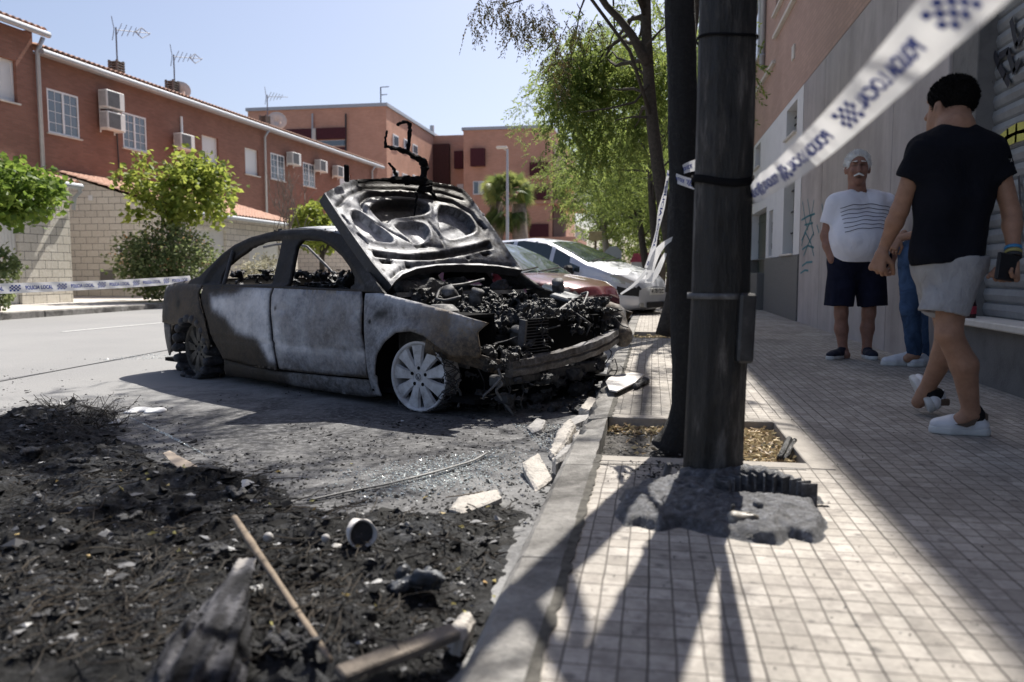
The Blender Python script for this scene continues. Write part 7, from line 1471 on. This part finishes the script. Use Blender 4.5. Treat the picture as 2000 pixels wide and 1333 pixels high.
# crumbled car glass
M_gl = N('glass_crumb'); M_gl.out((.62, .68, .68), .15, 0, .8); M_gl = M_gl.m
P = np.concatenate([scatter(2200, [(560, 930), (1080, 860), (1060, 960), (680, 1000), (900, 880)]), scatter(500, [(300, 690), (180, 705), (430, 700)]), scatter(500, [(1000, 830), (1110, 830), (1090, 900)]), scatter(300, [(240, 810), (330, 850), (420, 900)])]); P = P[(P[:, 0] < -.38)]; shards('glass_crumbs', P + [0, 0, .003], rg.uniform(.0018, .0052, len(P)), rg.random(len(P)), .8, M_gl)
# twigs and wires matted through the heap
b = MB(); rn = random.Random(12)
for i in range(1500):
    u, v = rn.uniform(0, 1040), rn.uniform(800, 1330); p = gz(u, v)
    if heapz(p[None, :2])[0] < .01 or p[0] > -.42: continue
    p[2] = heapz(p[None, :2])[0] + .005; a = rn.uniform(0, 6.28); L = rn.uniform(.04, .2); pts = [p]
    for k in range(4): a += rn.uniform(-.6, .6); pts.append(pts[-1] + np.array([math.cos(a) * L / 4, math.sin(a) * L / 4, rn.uniform(-.012, .014)]))
    pts = np.array(pts); pts[:, 0] = np.minimum(pts[:, 0], -.385); b.tube(pts, rn.uniform(.0007, .0024), 4)
for i in range(160):         # the bristling clump at the heap's far edge
    p = gz(rn.uniform(90, 235), rn.uniform(800, 850)); a = rn.uniform(0, 6.28); pts = [p]
    for k in range(4): pts.append(pts[-1] + np.array([math.cos(a) * .04, math.sin(a) * .03, rn.uniform(-.01, .05)])); a += rn.uniform(-.5, .5)
    b.tube(pts, .0016, 4)
tag(b.build('charred_twigs', m_char('charred_twig', (.01, .009, .008), (.045, .035, .025), (.08, .07, .06), (.7, 1), 9, .001)), kind='stuff')
def leaflitter(name, P, sz, m):
    n = len(P); D = rg.normal(size=(n, 3)) * [1, 1, .25]; o = leaves(name, P, D, sz * rg.uniform(.7, 1.4, n), sz * .5, m, None, rg, .35); return tag(o, kind='stuff')
M_dry = m_leaf('dry_leaf', (.20, .13, .07), (.42, .30, .17), (.62, .50, .30), .15)
q = np.array([[rg.uniform(30, 1040), rg.uniform(900, 1320)] for _ in range(48)]); P = np.array([gz(u, v) for u, v in q]); P[:, 2] = heapz(P[:, :2]) + .012; P = P[P[:, 0] < -.4]; leaflitter('fallen_leaves', P, .026, m_leaf('yellow_leaf', (.22, .22, .08), (.42, .38, .14), (.55, .36, .16), .2))
P = np.concatenate([np.c_[rg.uniform(.28, .57, 950), rg.uniform(3.2, 3.98, 950), rg.uniform(.075, .11, 950)], np.c_[rg.uniform(-.2, .58, 420), 3.99 - np.abs(rg.normal(0, .07, 420)), rg.uniform(.07, .10, 420)], np.c_[rg.uniform(-.2, .5, 60), rg.uniform(3.2, 4, 60), rg.uniform(.085, .09, 60)]]); leaflitter('leaf_litter', P, .034, M_dry)
P = np.c_[rg.uniform(-.2, .58, 260), rg.uniform(9.1, 9.8, 260), np.full(260, .10)]; leaflitter('leaf_litter', P, .04, M_dry)
P = np.c_[rg.uniform(-.205, .58, 900), rg.uniform(3.17, 3.99, 900), np.full(900, .088)]; shards('pit_gravel', P, rg.uniform(.002, .009, 900), rg.random(900) * .93)
# grit and crumbs on the paving
P = np.c_[rg.uniform(-.2, 1.2, 700), rg.uniform(1.2, 5.5, 700), np.full(700, SW + .002)]; P = P[~((P[:, 0] < .6) & (P[:, 1] > 3.1) & (P[:, 1] < 4.05))]; shards('paving_grit', P, rg.uniform(.001, .004, len(P)), rg.random(len(P)) * .95)
# grey-green swept dirt in the joint between kerb and tiles
# ---------------------------------------------------------------- separate pieces
def gh(u, v, dz=0.0):
    p = gz(u, v); h_ = heapz(p[None, :2])[0]; return gz(u, v, max(0, h_) + dz)
def slab(name, label, cat, pts, th, m, z0=0.0, dz=.0, rot=None, group=None, seed=1):
    P = [gz(u, v, z0 + th) for u, v in pts]; c = np.mean(P, 0); c[2] = z0; r_ = random.Random(seed); poly = [tuple((p - c)[:2]) for p in P]; q = []
    for i in range(len(poly)):
        a = np.array(poly[i]); d = np.array(poly[(i + 1) % len(poly)]); k = max(2, int(np.linalg.norm(d - a) / .015))
        for j in range(k): q.append(tuple(a + (d - a) * j / k + np.array([r_.uniform(-.003, .003), r_.uniform(-.003, .003)])))
    V, F = cdt(q, (), .012); n = len(V); zt = th * (.9 + .25 * noise3(np.c_[V, 0 * V[:, 0]], seed, 25)); edge = pdist(V, q) < .004; zt = zt - .25 * th * edge
    V3 = np.r_[np.c_[V, zt], np.c_[V, 0 * zt]]; from collections import Counter
    E = Counter(tuple(sorted((f[i], f[(i + 1) % 3]))) for f in F for i in range(3)); B = [e for e, k in E.items() if k == 1]
    FF = [tuple(f) for f in F] + [tuple(i + n for i in f[::-1]) for f in F] + [(a, b_, b_ + n, a + n) for a, b_ in B]
    o = mesh(name, V3, FF, m, None, False); o.location = c + [0, 0, dz]; 
    if rot: o.rotation_euler = rot
    return tag(o, label, cat, group)
def m_stone(name, c, v=.3): return simple(name, c, .9, var=v, sc=22, bump=.006, bsc=90)
M_st1 = m_stone('broken_stone', (.46, .43, .39)); M_st2 = m_stone('broken_concrete', (.34, .33, .32), .4)
KG = 'broken kerb pieces along the gutter'
slab('stone_piece', 'pale rectangular stone piece lying flat in the gutter below the kerb', 'stone', [(1018, 912), (1050, 898), (1078, 930), (1046, 948)], .028, M_st1, dz=.008, rot=(.12, .1, 0), group=KG, seed=2)
slab('stone_piece', 'long pale slab lying alone on the road above the ash heap', 'stone', [(878, 992), (895, 972), (972, 962), (980, 978), (905, 1000)], .022, M_st1, dz=.006, rot=(.05, -.05, 0), group=KG, seed=3)
for i, (pts, th, lb, m) in enumerate((([(1072, 870), (1092, 842), (1118, 828), (1128, 840), (1100, 868), (1080, 882)], .05, 'whitish kerb splinter leaning on the chipped kerb, below the car front', M_st1), ([(1078, 905), (1100, 868), (1122, 852), (1132, 866), (1108, 892), (1086, 916)], .06, 'dark grey kerb chunk between the pale splinter and the kerb stone', M_st2), ([(1095, 825), (1125, 812), (1158, 808), (1160, 818), (1125, 828)], .03, 'thin flat fragment under the hanging bumper beam', M_st2), ([(1030, 830), (1052, 818), (1068, 826), (1060, 838), (1040, 842)], .025, 'small grey lump in front of the car shadow', M_st2), ([(1118, 850), (1140, 836), (1150, 850), (1136, 866), (1122, 866)], .05, 'stubby pale kerb chip nearest the kerb top', M_st1), ([(868, 1240), (890, 1210), (912, 1198), (922, 1215), (900, 1262), (880, 1262)], .05, 'pale rock at the foot of the kerb near the bottom plank', M_st1), ([(1130, 800), (1150, 785), (1172, 790), (1160, 806)], .06, 'broken corner of kerb beside the white metal plate', M_st1))):
    slab('stone_piece', lb, 'stone', pts, th, m, dz=.004 if i < 5 else .02, rot=(rg.uniform(-.15, .15), rg.uniform(-.2, .2), 0), group=KG, seed=10 + i)
r_ = random.Random(8)
P = scatter(260, [(1040, 850), (1170, 800), (1090, 930), (1130, 860)]); P = P[P[:, 0] < -.375]; shards('kerb_rubble', P + [0, 0, .006], rg.uniform(.004, .018, len(P)), rg.uniform(.6, .96, len(P)), .6)
# metal strip, sticks, log, plank
def stick(name, label, cat, pts, r0, m, n=8, sq=1.0, group=None, dents=0.0):
    P = np.array(pts); c = P[0].copy(); t = np.linspace(0, len(P) - 1, len(P) * 6); Q = np.stack([np.interp(t, range(len(P)), P[:, k]) for k in range(3)], 1) - c
    for _ in range(2): Q[1:-1] = (Q[:-2] + 2 * Q[1:-1] + Q[2:]) / 4
    b = MB(); rr = np.interp(t, np.linspace(0, len(P) - 1, len(np.atleast_1d(r0))), np.atleast_1d(r0)) * (1 + dents * (noise3(Q, 3, 30, 2) - .5)); b.tube(Q, rr, n, sq=sq); o = b.build(name, m, None, True); o.location = c; return tag(o, label, cat, group)
M_stripm = m_char('dusty_metal', (.06, .06, .062), (.17, .17, .17), (.42, .42, .41), (.4, .7), 20, .002)
stick('metal_strip', 'long thin bent metal strip lying on the road between heap and car', 'metal strip', [gz(600, 978, .008), gz(680, 960, .012), gz(760, 945, .012), (gz(850, 922, .02)), gz(925, 900, .012), gz(952, 884, .02)], .0075, M_stripm, sq=.6)
M_stick = simple('bare_stick', (.22, .175, .13), .85, var=.45, sc=16, c2=(.05, .04, .03), bump=.002)
stick('wooden_stick', 'pale broken stick slanting across the ash heap', 'stick', [gh(458, 1012, .10), gh(490, 1062, .085), gh(530, 1120, .07), gh(580, 1195, .05), gh(645, 1290, .03)], [.010, .012, .009, .009, .007], M_stick, dents=.3)
stick('wooden_stick', 'short dark stick beside the white foam at the heap far edge', 'stick', [gz(160, 815, .02), gz(205, 808, .02), gz(245, 803, .012)], .005, M_char)
stick('wooden_stick', 'thin yellowish straw near the pale slab on the road', 'stick', [gz(870, 972, .006), gz(900, 968, .012), gz(945, 960, .006)], .002, M_stick)
a, c = gh(360, 1345, .05), gh(476, 1108, .075); q = SDF(np.minimum(a, c) - .16, np.maximum(a, c) + .14, .007); d = unit(c - a); s_ = unit(np.cross(d, [0, 0, 1])); rn = random.Random(3)
q.cone(a, c, .085, .028, .02, flat=((0, 0, 1), .7)); q.cone(a + s_ * .06, a * .4 + c * .6 + s_ * .03, .05, .02, .02); q.cone(a - s_ * .05 - [0, 0, .02], a * .5 + c * .5 - s_ * .04, .05, .02, .02)
_w = N('charred_wood'); _a = _w.math('ADD', _w.attr('ash'), _w.math('MULTIPLY', _w.math('SUBTRACT', _w.noise(60, 6, .7), .5), .5)); _w.out(_w.ramp(_a, [(.1, (.008, .008, .009)), (.38, (.03, .03, .034)), (.6, (.10, .10, .11)), (.95, (.34, .32, .30))]), .9, 0, .2); _w.bump(_w.noise(80, 4, .6), .004); M_cwood = _w.m
def lg(P):
    L = P @ d; T_ = P @ s_; return .060 * (1 - np.abs(noise3(np.c_[L * .14, T_ * 2.6, P[:, 2] * 2.6], 5, 16, 3, .6) * 2 - 1) - .7) + .02 * (noise3(P, 8, 45, 2) - .5)
q.disp(lg); V, F = q.net(); lt = noise3(np.c_[V @ d * .4, V @ s_ * 3, V[:, 2] * 3], 9, 16, 3); tipd = np.linalg.norm(V - c, axis=1); ash_ = .34 + 1.0 * (lt - .5) + .45 * sstep(.14, .02, tipd); o = mesh('charred_log', V - a, F, M_cwood, None, False, {'ash': ash_, 'warm': .3 * sstep(.3, .1, tipd), 'dark': np.zeros(len(V))}); o.location = a; tag(o, 'split charred log with a whitened tip at the bottom of the heap', 'log')
P = [gh(668, 1272, .03), gh(885, 1276, .03)]; c = (P[0] + P[1]) / 2; L = np.linalg.norm(P[1] - P[0]); b = MB(); b.box((0, 0, 0), (L, .045, .022), b=.004); V = np.array(b.v); o = b.build('plank', simple('scorched_plank', (.20, .17, .14), .9, var=.5, sc=10, c2=(.04, .035, .03), bump=.004)); o.location = c; o.rotation_euler = (.15, -.03, math.atan2(*(P[1] - P[0])[[1, 0]])); tag(o, 'short weathered plank lying across the bottom of the heap by the kerb', 'plank')
# pale burnt fitting: bent collar with a dark mouth, and ball knobs
M_wht = simple('calcined_white', (.62, .60, .58), .85, var=.25, sc=25, bump=.004)
c = gh(705, 1042, .055); ax = unit(np.array([.55, -.75, .1])); M3 = np.array(Vector(ax).to_track_quat('Z', 'Y').to_matrix()); r = root('burnt_fitting', 'whitened round metal cup with a dark mouth lying on the ash heap', 'metal cup', tuple(c)); b = MB(); b.lathe([(.020, -.05), (.036, -.045), (.040, 0), (.042, .022), (.037, .020), (.034, -.02), (.001, -.03)], (0, 0, 0), 26, M3); b.xf(lambda p: (p[0] + .004 * math.sin(p[1] * 90), p[1], p[2] + .003 * math.sin(p[0] * 120))); b.build('cup', M_wht, r, True); b = MB(); b.lathe([(.034, .004), (.001, .006)], (0, 0, 0), 22, M3); b.build('mouth', M_char, r)
b = MB(); b.tube([gh(692, 1028, .06) - c, gh(665, 1014, .07) - c, gh(635, 1012, .06) - c, gh(612, 1022, .03) - c, gh(608, 1045, .02) - c], [.012, .009, .008, .008, .006], 8); b.build('bent_arm', M_wht, r, True)
for u, v, rr_, lb in ((636, 1052, .013, 'small grey ball beside the whitened cup'), (524, 1050, .015, 'grey ball in the ash right of the pale stick')):
    c = gh(u, v, .045); b = MB(); b.lathe([(.001, -1), (.5, -.87), (.87, -.5), (1, 0), (.87, .5), (.5, .87), (.001, 1)], (0, 0, 0), 18); b.xf(lambda p: (p[0] * rr_, p[1] * rr_, p[2] * rr_)); o = b.build('metal_ball', simple('grey_ball', (.40, .39, .38), .6), None, True); o.location = c; tag(o, lb, 'ball')
# foam blob, cardboard, crumpled grey lump
c = gz(283, 806); q = SDF(c + [-.16, -.16, -.03], c + [.16, .2, .05], .008); rn = random.Random(6)
for _ in range(9): q.ell(c + [rn.uniform(-.09, .09), rn.uniform(-.07, .1), .004], (rn.uniform(.03, .05), rn.uniform(.03, .05), .012), .02)
V, F = q.net(); V[:, 2] = np.maximum(V[:, 2], .001); tag(mesh('foam_patch', V, F, simple('white_foam', (.80, .80, .80), .8, var=.04), None, True), 'flat white patch of melted foam on the road by the heap', 'foam')
slab('cardboard_piece', 'flat tan board fragment at the heap edge', 'board', [(318, 902), (332, 898), (398, 922), (388, 934), (362, 930)], .006, simple('tan_card', (.48, .40, .32), .9), dz=.02, rot=(.1, .05, 0), seed=41); slab('cardboard_piece', 'small pale blue fragment beside the tan board', 'board', [(368, 930), (392, 922), (402, 930), (378, 938)], .004, simple('blue_card', (.40, .47, .60), .7), dz=.024, rot=(.05, .1, 0), seed=42)
c = gh(815, 1125, .03); q = SDF(c - .11, c + .11, .006); rn = random.Random(16)
for _ in range(10): q.ell(c + [rn.uniform(-.05, .05), rn.uniform(-.05, .05), rn.uniform(-.03, .01)], (rn.uniform(.015, .035), rn.uniform(.01, .03), rn.uniform(.008, .02)), .004)
q.disp(lambda P: .04 * (noise3(P, 3, 40, 2) - .5)); V, F = q.net(); o = mesh('crumpled_foil', V - c, F, simple('grey_foil', (.045, .05, .06), .5, .2, var=.7, sc=30), None, False); o.location = c; tag(o, 'crumpled blue grey sheet lump sunk in the ash near the kerb', 'crumpled sheet')
# plate on the kerb under the bumper, with a melted tail
c = gz(1218, 752, SW + .03); r = root('metal_plate', 'whitened curved metal plate lying on the kerb under the bumper', 'metal plate', tuple(c)); poly = [gz(u, v, SW + .03)[:2] - c[:2] for u, v in ((1183, 748), (1192, 737), (1235, 730), (1258, 733), (1240, 750), (1205, 767), (1190, 764))]; b = MB(); b.prism([tuple(p) for p in poly], (0, 0, 0), (1, 0, 0), (0, 1, 0), (0, 0, 1), .008); b.build('plate', M_wht, r)
q = SDF((-.05, -.25, -.04), (.45, .3, .08), .007); pp = [gz(u, v, SW + .02) - c for u, v in ((1240, 756), (1262, 744), (1275, 738), (1288, 734))]
for i in range(3): q.cone(pp[i], pp[i + 1], .016 + .004 * i, .02 + .003 * i, .01)
q.disp(lambda P: .025 * (noise3(P, 3, 45, 2) - .5)); V, F = q.net(); mesh('melted_tail', V, F, M_char, r, True)
# more charred scrap below the car's nose
rn = random.Random(19)
for i in range(9):
    u, v = rn.uniform(900, 1180), rn.uniform(770, 812); c = gz(u, v); q = SDF(c - .12, c + .12, .008)
    for _ in range(7): q.ell(c + [rn.uniform(-.06, .06), rn.uniform(-.05, .05), rn.uniform(0, .05)], (rn.uniform(.01, .05), rn.uniform(.01, .04), rn.uniform(.008, .03)), .003, rz=rn.random() * 3)
    q.disp(lambda P: .03 * (noise3(P, i, 38, 3) - .5)); V, F = q.net()
    if len(F): V[:, 2] = np.maximum(V[:, 2], .001); o = mesh('charred_scrap', V - c, F, (M_char, M_charw, M_steelb)[i % 3], None, False); o.location = c; tag(o, 'lump of charred scrap fallen below the front of the burnt car', 'scrap', 'charred scrap below the car front')
rn = random.Random(71)
for i, (u, v, sz_) in enumerate([(60, 880, .09), (150, 900, .07), (350, 1000, .12), (470, 960, .08), (250, 1010, .07), (590, 1120, .09), (740, 1120, .08), (930, 1060, .08), (120, 1060, .09), (240, 1130, .07), (420, 1075, .08), (700, 1200, .09), (60, 1200, .08), (560, 1260, .09), (820, 1050, .06), (520, 965, .06), (330, 1180, .08), (640, 1100, .07)]):
    c = gh(u, v, .01); q = SDF(c - sz_ * 1.3, c + sz_ * 1.3, .0075)
    for _ in range(9):
        d = np.array([rn.uniform(-1, 1), rn.uniform(-1, 1), rn.uniform(-.1, .3)]) * sz_ * .6; e = np.array([rn.uniform(-1, 1), rn.uniform(-1, 1), rn.uniform(-.2, .2)]) * sz_ * .35
        if rn.random() < .6: q.cone(c + e - d * .5, c + e + d * .5, sz_ * rn.uniform(.08, .22), sz_ * rn.uniform(.04, .14), .004)
        else: q.box(c + e, (sz_ * rn.uniform(.3, .8), sz_ * rn.uniform(.2, .6), sz_ * rn.uniform(.08, .25)), .004, .003, 'u', rn.random() * 3)
    q.disp(lambda P: sz_ * .35 * ((1 - np.abs(noise3(P, i, 26, 3, .6) * 2 - 1)) - .68)); V, F = q.net(); o = mesh('charred_lump', V - c, F, (M_char, M_charw, M_charb)[i % 3], None, False); o.location = c; tag(o, 'jagged black lump of charred waste in the ash heap', 'charred lump', 'charred lumps in the ash heap')
# ---------------------------------------------------------------- melted container base round the pole
c0 = np.array([.21, 2.80, SW]); mw = [(1203, 1010), (1215, 975), (1250, 955), (1290, 945), (1335, 938), (1400, 935), (1440, 925), (1480, 922), (1530, 935), (1565, 960), (1590, 985), (1612, 1020), (1616, 1048), (1590, 1062), (1545, 1052), (1520, 1066), (1460, 1060), (1400, 1048), (1330, 1030), (1290, 1038), (1250, 1028), (1220, 1030)]
mp2 = [tuple(gz(u, v, SW)[:2]) for u, v in mw]; st = .0075; A_ = np.array(mp2); X, Y = np.meshgrid(np.arange(A_[:, 0].min() - .03, A_[:, 0].max() + .03, st), np.arange(A_[:, 1].min() - .03, A_[:, 1].max() + .03, st)); P = np.stack([X.ravel(), Y.ravel()], 1); Q = np.c_[P, 0 * P[:, 0]]
sd_ = psdf(P, mp2) + .03 * (noise3(Q, 4, 16, 3) - .5); rp = np.hypot(P[:, 0] - .215, P[:, 1] - 2.84); rc = np.array(gz(1495, 985, SW)[:2]); rr_ = np.hypot(P[:, 0] - rc[0], (P[:, 1] - rc[1])); 
z = sstep(.004, -.022, sd_) * (1 - .75 * sstep(.15, .11, rr_) * sstep(-.04, .03, P[:, 1] - rc[1])) * (.010 + .040 * noise3(Q, 6, 10, 4, .7) * sstep(0, -.12, sd_) + .034 * (1 - np.abs(noise3(Q, 9, 24, 3) * 2 - 1)) + .016 * (1 - np.abs(noise3(Q, 8, 70, 3) * 2 - 1)) + .030 * np.exp(-((rp - .10) / .04) ** 2) * (P[:, 1] > 2.74))
z = z * .62
ny_, nx_ = X.shape; idx = np.arange(nx_ * ny_).reshape(ny_, nx_); F = np.stack([idx[:-1, :-1], idx[:-1, 1:], idx[1:, 1:], idx[1:, :-1]], -1).reshape(-1, 4); F = F[(z[F] > .001).any(1)]; u_, inv = np.unique(F, return_inverse=True)
M_melt = m_char('melted_plastic', (.02, .02, .022), (.13, .134, .148), (.36, .37, .40), (.35, .8), 30, .02)
r = root('melted_container', 'grey melted plastic mass slumped round the foot of the pole', 'melted container', tuple(c0)); mesh('melted_mass', np.c_[P, z + SW - .001][u_] - c0, inv.reshape(F.shape), M_melt, r, True)
def arcp(t): a = math.pi * (1.02 - t * 1.0); return np.array([rc[0] + .165 * math.cos(a), rc[1] + .15 * math.sin(a) - .01, SW])
b = MB(); V = []; n = 40
for i in range(n + 1):
    p = arcp(i / n); o_ = unit((p - np.array([rc[0], rc[1], SW])) + [0, 0, 0]); hgt = .085 * (math.sin(math.pi * min(1, .12 + i / n * .95)) ** .6) + .008 * math.sin(i * 2.1)
    V += [p + o_ * .03 - c0, p + o_ * .022 + [0, 0, hgt * .9] - c0, p + [0, 0, hgt] - c0, p - o_ * .012 + [0, 0, hgt * .82] - c0, p - o_ * .006 - c0]
b.add(V, [(i * 5 + k, i * 5 + k + 1, (i + 1) * 5 + k + 1, (i + 1) * 5 + k) for i in range(n) for k in range(4)]); cr = b.build('melted_ring', M_melt, r, True)
b = MB()
for k in range(12):
    p = arcp((k + .5) / 12); o_ = unit(p - np.array([rc[0], rc[1], SW])); b.box(p - o_ * .028 + [0, 0, .034] - c0, (.05, .006, .07), (0, 0, math.atan2(o_[1], o_[0])), .002)
b.build('ribs', M_melt, cr)
for i, (u, v, w_, h_, rz_) in enumerate(((1303, 925, .022, .05, .2), (1302, 968, .02, .03, 0), (1478, 1002, .028, .045, .5), (1425, 1018, .012, .06, .9), (1440, 1030, .03, .02, .2))):
    p = gz(u, v + 12, SW) - c0; b = MB(); b.box((p[0], p[1], h_ / 2 + .01), (w_, w_ * .8, h_), (.1 * i, .15, rz_), .004); b.build('standing_stub', M_melt, r)
q = SDF(gz(1455, 1040, SW) - c0 - .09, gz(1455, 1040, SW) - c0 + .11, .006); pc = gz(1455, 1035, SW) - c0; q.cone(pc + [-.03, -.01, .03], pc + [.035, .0, .03], .026, .022, .005); q.cone(pc + [.0, 0, .03], pc + [.06, .0, .035], .017, .018, .0, 's'); q.disp(lambda P: .008 * (noise3(P, 3, 50, 2) - .5)); V, F = q.net(); mesh('tin_collar', V, F, m_char('tarnished_tin', (.05, .045, .04), (.2, .18, .15), (.5, .47, .4), (.25, .5), 20, .002), r, True)
P = scatter(900, [(1190, 1000), (1620, 1060), (1550, 1075), (1250, 940)]); P[:, 2] = SW + .003; P = P[(P[:, 0] > -.2) & (P[:, 1] < 3.1)]; shards('melt_crumbs', P, rg.uniform(.002, .009, len(P)), rg.uniform(0, .9, len(P)))
# pipe end in the corner of the pit
c = gz(1532, 880, .10); r = root('pipe_end', 'short sooty pipe end leaning in the right corner of the tree pit', 'pipe', tuple(c)); b = MB(); a = gz(1522, 897, .11) - c; e = gz(1542, 858, .14) - c; b.tube([a, e], .013, 12); b.tube([a + [.022, 0, -.004], e + [.022, 0, -.004]], .010, 12); b.build('pipe', M_charw, r, True); b = MB(); b.tube([e * .6, e * .62 + [0, .004, .001]], .016, 12); b.build('collar', M_steelb, r, True)
print('verts', sum(len(o.data.vertices) for o in bpy.data.objects if o.type == 'MESH'))
